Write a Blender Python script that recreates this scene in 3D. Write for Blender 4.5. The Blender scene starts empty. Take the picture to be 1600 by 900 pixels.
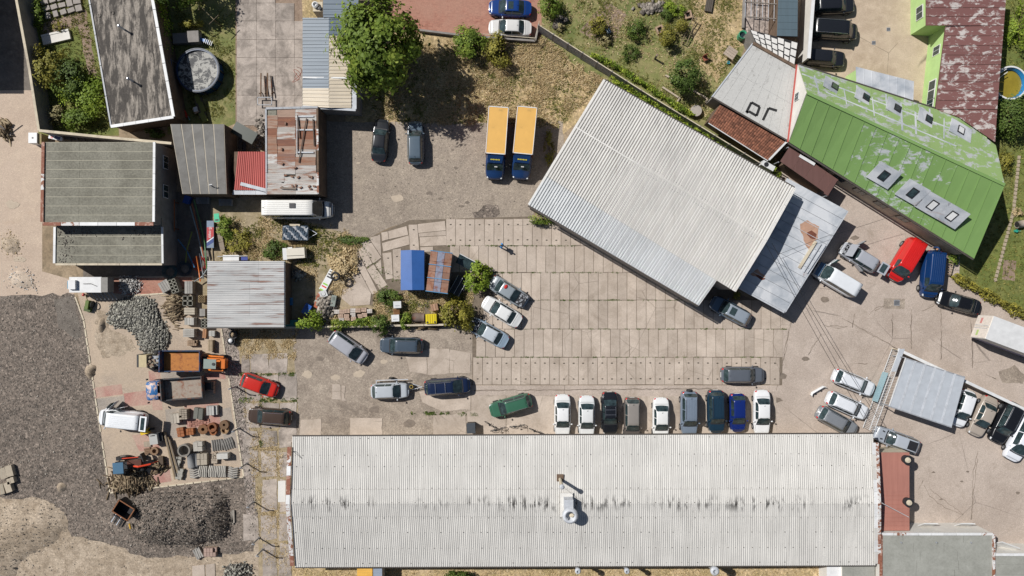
import bpy, math, random
import numpy as np
from mathutils import Vector, Matrix
from mathutils.geometry import tessellate_polygon
R = math.radians
# ------------------------------------------------------------------ camera, sky, sun, exposure
sc = bpy.context.scene
COL = sc.collection
H, S = 73.0, 14.5                     # flying height in metres, photo pixels per metre on the ground
cam = bpy.data.cameras.new('Camera'); camo = bpy.data.objects.new('Camera', cam); COL.objects.link(camo)
camo.location = (0, 0, H); camo.rotation_euler = (0, 0, 0)
cam.sensor_width = 36; cam.lens = 36 * H * S / 1600; cam.clip_end = 3000; cam.clip_start = .5
sc.camera = camo
sc.render.resolution_x, sc.render.resolution_y = 1024, 576
SUN_EL, SUN_AZ = 47.0, 149.0          # elevation; direction towards the sun, degrees CCW from +X
wd = bpy.data.worlds.new('World'); sc.world = wd; wd.use_nodes = True
wn = wd.node_tree; sky = wn.nodes.new('ShaderNodeTexSky'); sky.sky_type = 'NISHITA'; sky.sun_disc = False
sky.sun_elevation = R(SUN_EL); sky.sun_rotation = R(90 - SUN_AZ)
bg = wn.nodes['Background']; wn.links.new(sky.outputs[0], bg.inputs[0]); bg.inputs[1].default_value = .05
sl = bpy.data.lights.new('sun', 'SUN'); sl.energy = 5.0; sl.angle = R(.5); sl.color = (1, .975, .94)
so = bpy.data.objects.new('sun', sl); COL.objects.link(so)
sd = Vector((math.cos(R(SUN_EL)) * math.cos(R(SUN_AZ)), math.cos(R(SUN_EL)) * math.sin(R(SUN_AZ)), math.sin(R(SUN_EL))))
so.rotation_euler = sd.to_track_quat('Z', 'Y').to_euler(); so.location = (0, 0, 90)
sc.view_settings.view_transform = 'Standard'; sc.view_settings.look = 'None'
sc.view_settings.gamma = 1; sc.view_settings.exposure = -0.06; sc.view_settings.use_curve_mapping = False
rng = random.Random(7); nr = np.random.default_rng(11)

# ------------------------------------------------------------------ positions
def W(px, py, z=0.0):
    """point at height z that the photo shows at pixel px,py"""
    k = (H - z) / H / S
    return Vector(((px - 800) * k, (450 - py) * k, z))
def PL(pts, z=0.0): return [W(x, y, z) for x, y in pts]

# ------------------------------------------------------------------ mesh builder
class MB:
    def __init__(s): s.v = []; s.f = []
    def add(s, vs, fs):
        o = len(s.v); s.v += [tuple(v) for v in vs]; s.f += [tuple(i + o for i in f) for f in fs]; return s
    def box(s, c, d, rz=0, rx=0, ry=0):
        m = Matrix.Rotation(rz, 3, 'Z') @ Matrix.Rotation(ry, 3, 'Y') @ Matrix.Rotation(rx, 3, 'X'); c = Vector(c)
        vs = [c + m @ Vector((x * d[0] / 2, y * d[1] / 2, z * d[2] / 2)) for z in (-1, 1) for x, y in ((-1, -1), (1, -1), (1, 1), (-1, 1))]
        return s.add(vs, [(3, 2, 1, 0), (4, 5, 6, 7), (0, 1, 5, 4), (1, 2, 6, 5), (2, 3, 7, 6), (3, 0, 4, 7)])
    def prism(s, pts, z0, z1):
        """closed solid over a plan polygon; z0/z1 numbers or lists"""
        n = len(pts); a = sum(pts[i][0] * pts[(i + 1) % n][1] - pts[(i + 1) % n][0] * pts[i][1] for i in range(n))
        idx = list(range(n)) if a > 0 else list(range(n))[::-1]
        zz0 = z0 if isinstance(z0, (list, tuple)) else [z0] * n; zz1 = z1 if isinstance(z1, (list, tuple)) else [z1] * n
        p = [(pts[i][0], pts[i][1], zz0[i]) for i in idx] + [(pts[i][0], pts[i][1], zz1[i]) for i in idx]
        fs = [tuple(range(n))[::-1], tuple(range(n, 2 * n))] + [(i, (i + 1) % n, n + (i + 1) % n, n + i) for i in range(n)]
        return s.add(p, fs)
    def tube(s, pts, r, n=6, cap=True):
        pts = [Vector(p) for p in pts]; rr = r if isinstance(r, (list, tuple)) else [r] * len(pts); vs = []; fs = []
        for i, p in enumerate(pts):
            t = (pts[min(i + 1, len(pts) - 1)] - pts[max(i - 1, 0)]).normalized()
            u = t.cross(Vector((0, 0, 1)) if abs(t.z) < .95 else Vector((1, 0, 0))).normalized(); w = t.cross(u)
            vs += [p + (u * math.cos(2 * math.pi * k / n) + w * math.sin(2 * math.pi * k / n)) * rr[i] for k in range(n)]
        for i in range(len(pts) - 1):
            for k in range(n): fs.append((i * n + k, (i + 1) * n + k, (i + 1) * n + (k + 1) % n, i * n + (k + 1) % n)[::-1])
        if cap: fs += [tuple(range(n)), tuple(range((len(pts) - 1) * n, len(pts) * n))[::-1]]
        return s.add(vs, fs)
    def lathe(s, c, prof, n=16, axis='Z'):
        """prof: list of (radius, height)"""
        c = Vector(c); vs = []; fs = []
        for r, z in prof:
            for k in range(n):
                a = 2 * math.pi * k / n; x, y = r * math.cos(a), r * math.sin(a)
                vs.append(c + (Vector((x, y, z)) if axis == 'Z' else Vector((x, z, y)) if axis == 'Y' else Vector((z, x, y))))
        for i in range(len(prof) - 1):
            for k in range(n): fs.append((i * n + k, i * n + (k + 1) % n, (i + 1) * n + (k + 1) % n, (i + 1) * n + k))
        if axis == 'Y': fs = [f[::-1] for f in fs]
        return s.add(vs, fs)
    def ell(s, c, d, n=10, m=6, rz=0):
        mt = Matrix.Rotation(rz, 3, 'Z'); c = Vector(c); vs = []; fs = []
        for i in range(m + 1):
            t = math.pi * i / m
            for k in range(n):
                a = 2 * math.pi * k / n
                vs.append(c + mt @ Vector((math.sin(t) * math.cos(a) * d[0] / 2, math.sin(t) * math.sin(a) * d[1] / 2, -math.cos(t) * d[2] / 2)))
        for i in range(m):
            for k in range(n): fs.append((i * n + k, i * n + (k + 1) % n, (i + 1) * n + (k + 1) % n, (i + 1) * n + k))
        return s.add(vs, fs)
    def grid(s, rows):
        """rows of points -> quads"""
        nv = len(rows[0]); vs = [p for r in rows for p in r]
        fs = [(i * nv + j, i * nv + j + 1, (i + 1) * nv + j + 1, (i + 1) * nv + j) for i in range(len(rows) - 1) for j in range(nv - 1)]
        return s.add(vs, fs)
    def build(s, name, mat, parent=None, smooth=False, off=None, color=None):
        me = bpy.data.meshes.new(name)
        v = s.v
        if off is not None: v = [(a[0] - off[0], a[1] - off[1], a[2] - off[2]) for a in v]
        me.from_pydata(v, [], s.f); me.update()
        if smooth: me.shade_smooth()
        return link(name, me, mat, parent, color)

def link(name, me, mat, parent=None, color=None):
    if mat is not None and not me.materials: me.materials.append(M[mat] if isinstance(mat, str) else mat)
    o = bpy.data.objects.new(name, me); COL.objects.link(o)
    if parent is not None: o.parent = parent
    if color is not None: o.color = (*color, 1)
    return o
def npmesh(name, v, f, mat, parent=None, smooth=False, cols=None):
    """big meshes from numpy: f is (n,4) or (n,3)"""
    me = bpy.data.meshes.new(name); v = np.asarray(v, np.float32); f = np.asarray(f, np.int32); k = f.shape[1]
    me.vertices.add(len(v)); me.vertices.foreach_set('co', v.ravel())
    me.loops.add(f.size); me.loops.foreach_set('vertex_index', f.ravel())
    me.polygons.add(len(f)); me.polygons.foreach_set('loop_start', np.arange(0, f.size, k, dtype=np.int32))
    me.update(calc_edges=True)
    if smooth: me.shade_smooth()
    if cols is not None:
        at = me.attributes.new('tint', 'FLOAT', 'POINT'); at.data.foreach_set('value', np.asarray(cols, np.float32))
    return link(name, me, mat, parent)
def tag(o, label=None, cat=None, group=None, kind=None):
    if label: o['label'] = label
    if cat: o['category'] = cat
    if group: o['group'] = group
    if kind: o['kind'] = kind
    return o
def thing(name, label, cat, loc=(0, 0, 0), rz=0, group=None):
    o = bpy.data.objects.new(name, None); COL.objects.link(o); o.location = loc; o.rotation_euler = (0, 0, rz); o.empty_display_size = .2
    return tag(o, label, cat, group)
def B(*boxes):
    m = MB()
    for b in boxes: m.box(*b)
    return m

# ------------------------------------------------------------------ materials
M = {}
class NT:
    def __init__(s, name):
        s.m = bpy.data.materials.new(name); s.m.use_nodes = True; s.t = s.m.node_tree; s.n = s.t.nodes
        s.b = s.n['Principled BSDF']; s.co = None
    def new(s, t, **k):
        x = s.n.new(t)
        for a, b in k.items(): setattr(x, a, b)
        return x
    def lk(s, a, b): s.t.links.new(a, b)
    def coord(s):
        if s.co is None: s.co = s.new('ShaderNodeTexCoord').outputs['Object']
        return s.co
    def geo(s):
        return s.new('ShaderNodeNewGeometry').outputs['Position']
    def noise(s, scale, detail=4, rough=.6, vec=None, dist=0):
        x = s.new('ShaderNodeTexNoise'); x.inputs['Scale'].default_value = scale; x.inputs['Detail'].default_value = detail
        x.inputs['Roughness'].default_value = rough; x.inputs['Distortion'].default_value = dist
        s.lk(vec or s.coord(), x.inputs['Vector']); return x.outputs[0]
    def vor(s, scale, feature='F1', vec=None, out=0, rnd=1):
        x = s.new('ShaderNodeTexVoronoi'); x.feature = feature; x.inputs['Scale'].default_value = scale; x.inputs['Randomness'].default_value = rnd
        s.lk(vec or s.coord(), x.inputs['Vector']); return x.outputs[out]
    def ramp(s, fac, *stops):
        x = s.new('ShaderNodeValToRGB'); e = x.color_ramp.elements
        while len(e) < len(stops): e.new(.5)
        for i, (p, c) in enumerate(stops):
            e[i].position = p; e[i].color = (c, c, c, 1) if not isinstance(c, tuple) else (*c, 1)
        s.lk(fac, x.inputs[0]); return x.outputs[0]
    def mix(s, fac, a, b, mode='MIX'):
        x = s.new('ShaderNodeMix', data_type='RGBA', blend_type=mode)
        for v, i in ((fac, 0), (a, 6), (b, 7)):
            if isinstance(v, (int, float)): x.inputs[i].default_value = v if i == 0 else (v, v, v, 1)
            elif isinstance(v, tuple): x.inputs[i].default_value = (*v, 1)
            else: s.lk(v, x.inputs[i])
        return x.outputs[2]
    def math(s, op, a, b=None):
        x = s.new('ShaderNodeMath', operation=op)
        for i, v in enumerate((a, b)):
            if v is None: continue
            if isinstance(v, (int, float)): x.inputs[i].default_value = v
            else: s.lk(v, x.inputs[i])
        return x.outputs[0]
    def mapping(s, scale=(1, 1, 1), rot=0, vec=None):
        x = s.new('ShaderNodeMapping'); x.inputs['Scale'].default_value = scale; x.inputs['Rotation'].default_value = (0, 0, rot)
        s.lk(vec or s.coord(), x.inputs['Vector']); return x.outputs[0]
    def rnd(s): return s.new('ShaderNodeObjectInfo').outputs['Random']
    def ocol(s): return s.new('ShaderNodeObjectInfo').outputs['Color']
    def out(s, col, rough=.85, bump=None, bs=.3, bd=.02, metal=0, spec=None, name=None):
        if isinstance(col, tuple): s.b.inputs['Base Color'].default_value = (*col, 1)
        else: s.lk(col, s.b.inputs['Base Color'])
        if isinstance(rough, (int, float)): s.b.inputs['Roughness'].default_value = rough
        else: s.lk(rough, s.b.inputs['Roughness'])
        s.b.inputs['Metallic'].default_value = metal
        if spec is not None: s.b.inputs['Specular IOR Level'].default_value = spec
        if bump is not None:
            x = s.new('ShaderNodeBump'); x.inputs['Strength'].default_value = bs; x.inputs['Distance'].default_value = bd
            s.lk(bump, x.inputs['Height']); s.lk(x.outputs[0], s.b.inputs['Normal'])
        M[s.m.name] = s.m; return s.m
def sc3(c, k): return tuple(min(1, x * k) for x in c)
def H3(h):
    """sRGB hex -> linear"""
    c = [int(h[i:i + 2], 16) / 255 for i in (0, 2, 4)]
    return tuple(x / 12.92 if x <= .04045 else ((x + .055) / 1.055) ** 2.4 for x in c)

def simple(name, col, rough=.6, var=.18, scale=3., metal=0, bump=0, ovar=.0, spec=None, dirt=None):
    t = NT(name); n = t.noise(scale, 5, .65)
    c = t.mix(t.ramp(n, (.3, 0.), (.7, 1.)), sc3(col, 1 - var), sc3(col, 1 + var * .6))
    if dirt: c = t.mix(t.ramp(t.noise(scale * .6, 6, .7, dist=.6), (.5, 0.), (.68, .8)), c, dirt)
    if ovar: c = t.mix(1, c, t.ramp(t.rnd(), (0, 1 - ovar), (1, 1 + ovar * .3)), 'MULTIPLY')
    return t.out(c, rough, n if bump else None, bump, .02, metal, spec)
def objcol(name, rough=.6, var=.15, scale=3., metal=0, bump=0, ovar=0, dirt=None, dscale=1.2, dth=.55):
    """colour comes from the object's own colour"""
    t = NT(name); n = t.noise(scale, 5, .65)
    c = t.mix(1, t.ocol(), t.ramp(n, (.25, 1 - var), (.75, 1.)), 'MULTIPLY')
    if ovar: c = t.mix(1, c, t.ramp(t.rnd(), (0, 1 - ovar), (1, 1.)), 'MULTIPLY')
    if dirt: c = t.mix(t.ramp(t.noise(dscale, 7, .7, dist=.5), (dth, 0.), (dth + .15, .85)), c, dirt)
    return t.out(c, rough, n if bump else None, bump, .02, metal)

def ground_mat(name, a, b, c=None, big=.12, mid=1.1, fine=9., speck=0, crack=0, dark=None, bs=.35, rough=.92, sa=.12, stains=0):
    t = NT(name); p = t.geo()
    n1 = t.noise(big, 5, .6, p, .4); n2 = t.noise(mid, 6, .68, p, .3); n3 = t.noise(fine, 4, .75, p)
    col = t.mix(t.ramp(n1, (.36, 0.), (.64, 1.)), a, b)
    col = t.mix(t.ramp(n2, (.42, 0.), (.66, .8)), col, c or sc3(b, .82))
    col = t.mix(1, col, t.ramp(n3, (.25, .8), (.5, 1.), (.75, 1.16)), 'MULTIPLY')
    if speck:
        v = t.new('ShaderNodeTexVoronoi'); v.inputs['Scale'].default_value = speck; t.lk(p, v.inputs['Vector'])
        sep = t.new('ShaderNodeSeparateColor'); t.lk(v.outputs['Color'], sep.inputs[0])
        col = t.mix(1, col, t.ramp(sep.outputs[0], (0, 1 - sa), (.5, 1.), (.9, 1 + sa * .3), (1., 1 + sa * 1.6)), 'MULTIPLY')
    if crack:
        e = t.vor(crack, 'DISTANCE_TO_EDGE', t.mix(.12, p, t.new_noise_color(p, .8)), 0)
        cm = t.math('MULTIPLY', t.ramp(e, (0, 1.), (.012 * crack * 3, 0.)), t.ramp(t.noise(.25, 3, .5, p), (.44, 0.), (.56, .85)))
        col = t.mix(cm, col, sc3(a, .3))
    if stains: col = t.mix(t.ramp(t.noise(.33, 5, .62, p, 1.2), (.58, 0.), (.74, stains)), col, dark or sc3(a, .35))
    return t.out(col, rough, n3, bs, .03)
def _nnc(self, p, s):
    x = self.new('ShaderNodeTexNoise'); x.inputs['Scale'].default_value = s; x.inputs['Detail'].default_value = 4; self.lk(p, x.inputs['Vector']); return x.outputs['Color']
NT.new_noise_color = _nnc

ground_mat('earth', H3('a8957c'), H3('8f7c64'), H3('746651'), speck=6)
ground_mat('asphalt', H3('b1a397'), H3('a4968a'), H3('b9ab9f'), big=.07, mid=.35, fine=14, crack=.11, speck=16, sa=.16, stains=.45, dark=H3('8a7d6e'))
ground_mat('asphalt_old', H3('9c8f81'), H3('82766a'), H3('a99c8d'), big=.16, mid=.8, fine=10, speck=10, sa=.24, stains=.5, dark=H3('5e554b'))
ground_mat('gravel_lot', H3('9d9082'), H3('8b7f72'), H3('a39686'), big=.1, mid=.9, fine=10, speck=10, sa=.24, stains=.3, dark=H3('5b5046'))
ground_mat('millings', H3('756a60'), H3('5d544c'), H3('84786d'), big=.14, mid=1.3, fine=6, speck=6.5, sa=.6, bs=.9)
ground_mat('sand', H3('b5a591'), H3('9f8f7b'), H3('867663'), big=.25, mid=1.3, fine=9, speck=9, sa=.25, bs=.7)
ground_mat('road_dust', H3('bca997'), H3('b19e8c'), H3('c3b09c'), big=.1, mid=.45, fine=12, speck=14, stains=.2, dark=H3('9c7f60'))
ground_mat('concrete', H3('bfae9b'), H3('b2a18f'), H3('c6b6a4'), big=.2, mid=.9, fine=8, stains=.18, dark=H3('8a7a6a'))
ground_mat('court', H3('b7a590'), H3('a99681'), H3('c3b19b'), big=.12, mid=.8, fine=8, crack=.2, stains=.25, dark=H3('857563'))
ground_mat('lawn', H3('777a46'), H3('5e6836'), H3('968a60'), big=.16, mid=.7, fine=7, speck=5, bs=.8)
ground_mat('lawn_green', H3('66722f'), H3('7a7845'), H3('53602b'), big=.25, mid=.7, fine=7, speck=5, bs=.8)
ground_mat('meadow', H3('c0a985'), H3('ab9570'), H3('8f8054'), big=.14, mid=.8, fine=6, speck=6, sa=.3, bs=.6)
ground_mat('soil', H3('8d7968'), H3('7b6858'), H3('9a8674'), big=.3, mid=1.5, fine=6, speck=6, bs=.8)
ground_mat('weedy', H3('9a8a70'), H3('827657'), H3('ab9b82'), big=.3, mid=.9, fine=6, speck=4, bs=.8)
ground_mat('pebbles', H3('9a8d84'), H3('857970'), H3('b0a39a'), big=.3, mid=2, fine=9, speck=6, sa=.4, bs=1)
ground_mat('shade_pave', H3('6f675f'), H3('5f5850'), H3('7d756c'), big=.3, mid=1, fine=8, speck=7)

def paver_mat(name, a, b, mortar, bw=.22, bh=.11, rot=0, big=.2, over=None):
    t = NT(name); p = t.geo(); mp = t.mapping((1, 1, 1), rot, p)
    x = t.new('ShaderNodeTexBrick'); x.inputs['Scale'].default_value = 1; x.inputs['Brick Width'].default_value = bw; x.inputs['Row Height'].default_value = bh
    x.inputs['Mortar Size'].default_value = .008; x.inputs['Color1'].default_value = (*a, 1); x.inputs['Color2'].default_value = (*b, 1); x.inputs['Mortar'].default_value = (*mortar, 1)
    t.lk(mp, x.inputs['Vector']); c = x.outputs[0]
    n = t.noise(big, 6, .65, p, .6)
    if over: c = t.mix(t.ramp(n, (.4, 0.), (.6, .85)), c, over)
    c = t.mix(1, c, t.ramp(t.noise(6, 5, .7, p), (.3, .8), (.7, 1.12)), 'MULTIPLY')
    return t.out(c, .9, x.outputs[1], .4, .01)
paver_mat('paver_beige', H3('b0a08f'), H3('a59584'), H3('8a7c6e'), over=H3('bba892'))
paver_mat('paver_grey', H3('9f968c'), H3('938a80'), H3('7d746b'), over=H3('a89c8e'))
paver_mat('paver_red', H3('b2857a'), H3('a97b70'), H3('8d6a60'), over=H3('b39a8a'), big=.35)
paver_mat('paver_brick', H3('ad7765'), H3('935f4f'), H3('a08878'), bw=.36, bh=.18, over=H3('a9806e'))

# cars and general
objcol('paint', .26, .12, 1.3)
M['paint'].node_tree.nodes['Principled BSDF'].inputs['Coat Weight'].default_value = .4
objcol('matte', .75, .25, 4., bump=.15)
objcol('gloss', .35, .12, 3.)
objcol('fabric', .9, .2, 8.)
objcol('stone', .9, .3, 6., bump=.35, ovar=.12)
objcol('wood', .8, .35, 5., bump=.3, ovar=.15)
objcol('rusty', .8, .3, 4., bump=.25, dirt=H3('7b4426'), dscale=1.6, dth=.5)
objcol('tarp', .5, .2, 1.2, bump=.6)
objcol('cover', .55, .14, .7, dirt=H3('a98648'), dscale=1.1, dth=.6)
simple('glass', (.035, .056, .06), .06, .7, 2.2, spec=.6)
simple('glass_teal', (.03, .09, .085), .08, .4, 2.5, spec=.6)
simple('rubber', (.018, .018, .019), .8, .3, 6)
simple('plastic_black', (.022, .022, .025), .5, .2, 4)
simple('rim', (.42, .43, .45), .35, .2, 6, metal=.7)
simple('chrome', (.7, .7, .72), .2, .1, 4, metal=.9)
simple('lamp_clear', (.75, .78, .8), .12, .2, 8)
simple('lamp_red', (.5, .02, .02), .2, .2, 8)
simple('plate', (.75, .75, .72), .5, .1, 6)
simple('steel_grey', (.3, .31, .33), .5, .25, 3, bump=.1)
simple('galv', (.5, .52, .55), .45, .2, 2, bump=.1, ovar=.1)
simple('wall_brown', H3('6d5a4a'), .9, .3, 1.5, bump=.3, dirt=H3('4f4237'))
simple('wall_grey', H3('8a8580'), .9, .25, 1.2, bump=.3)
simple('wall_cream', H3('c9bda6'), .9, .2, 1., bump=.2, dirt=H3('9c9080'))
simple('wall_white', H3('d8d4cc'), .9, .12, 1., bump=.2)
simple('wall_green', H3('aac884'), .85, .1, 1., bump=.1)
simple('fence_grey', H3('a8a9ad'), .85, .2, 2, bump=.2, ovar=.15)
simple('flash_white', H3('d9d9d8'), .5, .12, 1.5, ovar=.12)
simple('gutter_dark', H3('4a443f'), .6, .2, 3)
simple('cable', (.02, .02, .02), .7, .1, 4)
simple('bark', H3('5c4a38'), .95, .35, 6, bump=.6)
simple('water_blue', H3('2f7fb0'), .25, .2, 2)
t = NT('flash_rust'); n = t.noise(1.6, 8, .7, dist=.8)
t.out(t.mix(t.ramp(n, (.5, 0.), (.54, 1.)), H3('cfcdca'), t.mix(t.noise(7, 3), H3('774838'), H3('98694f'))), .75, n, .2)
t = NT('flash_rust_full'); n = t.noise(1.3, 8, .7, dist=.8)
t.out(t.mix(t.ramp(n, (.52, 0.), (.62, 1.)), H3('875643'), H3('b59686')), .8, n, .2)

# roofs
def roof_sheet(name, a, b, streak=0, scol=None, rough=.6, metal=0, axis=1, tint=.06, th=.6, msk=.46, ridge=None):
    t = NT(name); p = t.geo(); v = t.mapping((3.5, .22, 1) if axis else (.22, 3.5, 1), 0, t.coord())
    n = t.noise(.9, 6, .65, v); g = t.noise(.35, 5, .6, p)
    c = t.mix(t.ramp(n, (.3, 0.), (.7, 1.)), a, b); c = t.mix(1, c, t.ramp(g, (.3, .9), (.7, 1.04)), 'MULTIPLY')
    if streak: c = t.mix(t.math('MULTIPLY', t.ramp(n, (th, 0.), (th + .1, 1.)), t.ramp(t.noise(.22, 4, .6, p), (msk, 0.), (msk + .12, streak))), c, scol)
    if ridge is not None:
        sx = t.new('ShaderNodeSeparateXYZ'); t.lk(p, sx.inputs[0]); d = t.math('ABSOLUTE', t.math('SUBTRACT', sx.outputs[1], ridge))
        k = t.math('MULTIPLY', t.ramp(t.noise(1.1, 5, .7, t.mapping((2.2, .5, 1), 0, p)), (.5, 0.), (.58, 1.)), t.ramp(d, (.1, .95), (2.0, 0.))); c = t.mix(t.math('MULTIPLY', k, t.ramp(t.noise(.13, 3, .5, p), (.42, .1), (.56, 1.))), c, H3('3c3936'))
    c = t.mix(1, c, t.ramp(t.rnd(), (0, 1 - tint), (1, 1.)), 'MULTIPLY')
    return t.out(c, rough, t.noise(5, 3, .6, p), .08, .02, metal)
roof_sheet('roof_white', H3('d0cdc7'), H3('bfbcb6'), .5, H3('6f6964'), th=.62, msk=.55, ridge=-22.0)
roof_sheet('roof_white2', H3('e2dfd9'), H3('d6d3cd'), .25, H3('b7a48c'), tint=.04)
roof_sheet('roof_blueish', H3('dcdddc'), H3('d0d2d2'), tint=.03)
roof_sheet('roof_silver', H3('c2c0bd'), H3('9a9c9c'), 1., H3('7d5a4c'), .55, axis=0, tint=.14, th=.53, msk=.36)
t = NT('roof_metal'); p = t.geo(); n = t.noise(.45, 6, .62, p, .7); c = t.mix(t.ramp(n, (.36, 0.), (.62, 1.)), H3('9da3aa'), H3('c6c8cb')); c = t.mix(t.ramp(t.noise(.28, 7, .7, p, .9), (.63, 0.), (.72, .8)), c, H3('96705a'))
t.out(t.mix(1, c, t.ramp(t.rnd(), (0, .93), (1, 1.)), 'MULTIPLY'), .55, n, .1)
roof_sheet('roof_steelblue', H3('6b7986'), H3('5a6875'), .3, H3('8a949a'), .5, axis=0)
roof_sheet('roof_cream', H3('d3c6b2'), H3('c5b8a3'), .4, H3('9f8f7a'), .6, axis=0)
roof_sheet('roof_red', H3('b85a52'), H3('a84e46'), .2, H3('8f5a50'), .55)
roof_sheet('roof_salmon', H3('b07a6c'), H3('a36f62'), .2, H3('95655a'), .6)
roof_sheet('roof_brown', H3('6d4f4a'), H3('624640'), .2, H3('7d6a64'), .55)
roof_sheet('roof_slate', H3('3f5560'), H3('374b55'), 0, None, .5)
t = NT('roof_obj'); p = t.geo(); v = t.mapping((.35, 3.2, 1), 0, p); n = t.noise(.9, 7, .72, v, .3); c = t.mix(1, t.ocol(), t.ramp(t.noise(2.5, 5, .7, v), (.3, .7), (.7, 1.05)), 'MULTIPLY')
c = t.mix(t.ramp(n, (.5, 0.), (.6, .85)), c, t.mix(t.noise(3, 4, .7, p), H3('6e4432'), H3('a06a4a'))); t.out(c, .7, n, .15)
t = NT('roof_bitumen'); p = t.geo(); n = t.noise(.8, 8, .72, t.mapping((2.2, .5, 1), .16, p), .3); g = t.noise(6, 4, .7, p)
c = t.mix(t.ramp(n, (.46, 0.), (.58, 1.)), H3('4b4641'), H3('9c9388'))
t.out(t.mix(1, c, t.ramp(g, (.3, .7), (.7, 1.15)), 'MULTIPLY'), .9, g, .3)
t = NT('roof_felt'); p = t.geo(); g = t.noise(5, 5, .75, p)
c = t.mix(t.ramp(t.noise(.5, 5, .6, p), (.35, 0.), (.65, 1.)), H3('8a877a'), H3('767367'))
t.out(t.mix(1, c, t.ramp(g, (.32, .6), (.68, 1.2)), 'MULTIPLY'), .95, g, .4)
t = NT('roof_greyfelt'); p = t.geo(); g = t.noise(5, 5, .75, p); n = t.noise(.7, 6, .65, p)
c = t.mix(t.ramp(n, (.35, 0.), (.65, 1.)), H3('9a9a92'), H3('8c8c84'))
t.out(t.mix(1, c, t.ramp(g, (.3, .85), (.7, 1.1)), 'MULTIPLY'), .9, g, .2)
t = NT('roof_membrane'); p = t.geo(); g = t.noise(4, 5, .75, p); n = t.noise(1.5, 8, .75, p, .8)
c = t.mix(t.ramp(n, (.56, 0.), (.68, .8)), H3('b9b8b4'), H3('86847f'))
t.out(t.mix(1, c, t.ramp(g, (.3, .9), (.7, 1.06)), 'MULTIPLY'), .75, g, .2)
def peel(name, base, base2, bare, th, rot=.5, sc_=.75):
    t = NT(name); p = t.geo(); n = t.noise(sc_, 9, .72, t.mapping((1, 1.8, 1), rot, p), .4)
    k = t.math('ADD', n, t.math('MULTIPLY', t.noise(4, 4, .7, p), .12))
    c = t.mix(t.noise(.6, 4, .6, p), base, base2); c = t.mix(t.ramp(k, (th - .015, 0.), (th + .01, .45), (th + .06, .95)), c, bare)
    c = t.mix(1, c, t.ramp(t.rnd(), (0, .92), (1, 1.04)), 'MULTIPLY')
    return t.out(c, .6, t.noise(3, 3, .6, p), .1)
peel('roof_green', H3('7a9a5a'), H3('6e8d50'), H3('b0b2b4'), .75)
peel('roof_green_mid', H3('7b9b5b'), H3('708f52'), H3('b2b4b8'), .59, 1.0)
peel('roof_green_worn', H3('7a9a5a'), H3('6f8e51'), H3('b2b4b8'), .655, 1.0)
peel('roof_green_light', H3('92ac70'), H3('859e62'), H3('b3b4b8'), .60, 1.2)
peel('roof_maroon', H3('77514d'), H3('6c4844'), H3('b9b2ad'), .60, 0, 1.0)
# leaves: per-vertex tint
def leaf_mat(name, dark, mid, light):
    t = NT(name); a = t.new('ShaderNodeAttribute', attribute_name='tint').outputs['Fac']
    c = t.ramp(a, (0, dark), (.5, mid), (1, light)); t.out(c, .6, spec=.25)
    x = t.n['Principled BSDF']; tr = t.new('ShaderNodeBsdfTranslucent'); t.lk(c, tr.inputs[0])
    mx = t.new('ShaderNodeMixShader'); mx.inputs[0].default_value = .22; t.lk(x.outputs[0], mx.inputs[1]); t.lk(tr.outputs[0], mx.inputs[2])
    t.lk(mx.outputs[0], t.n['Material Output'].inputs[0])
leaf_mat('leaf_tree', H3('465722'), H3('6b802f'), H3('a2ab4a'))
leaf_mat('leaf_dark', H3('3b4a24'), H3('55692e'), H3('7d8c3f'))
leaf_mat('leaf_olive', H3('5b5a2a'), H3('848038'), H3('b8ac4a'))
leaf_mat('leaf_bright', H3('566f24'), H3('7f9433'), H3('b4bf46'))
leaf_mat('leaf_pale', H3('77734f'), H3('a69c70'), H3('c9bd8c'))
leaf_mat('straw', H3('96835c'), H3('c8b288'), H3('e4d3ae'))
leaf_mat('grass', H3('4c5426'), H3('75783a'), H3('a39a5a'))
leaf_mat('stones', H3('5d564f'), H3('8f867c'), H3('c6bdb0'))
leaf_mat('cobble', H3('55524a'), H3('95928a'), H3('d0cdbd'))
leaf_mat('darkstones', H3('56504a'), H3('7c746b'), H3('b8b0a5'))
leaf_mat('whitestones', H3('a8a4a0'), H3('d0cdc8'), H3('eae8e4'))
simple('joint', H3('75695b'), .95, .3, 2)
simple('rust_dark', H3('6e4030'), .85, .3, 3)
simple('rust_tan', H3('b08c76'), .8, .25, 1.5)
leaf_mat('twig', H3('4c4032'), H3('83715a'), H3('bcab8c'))
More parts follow.
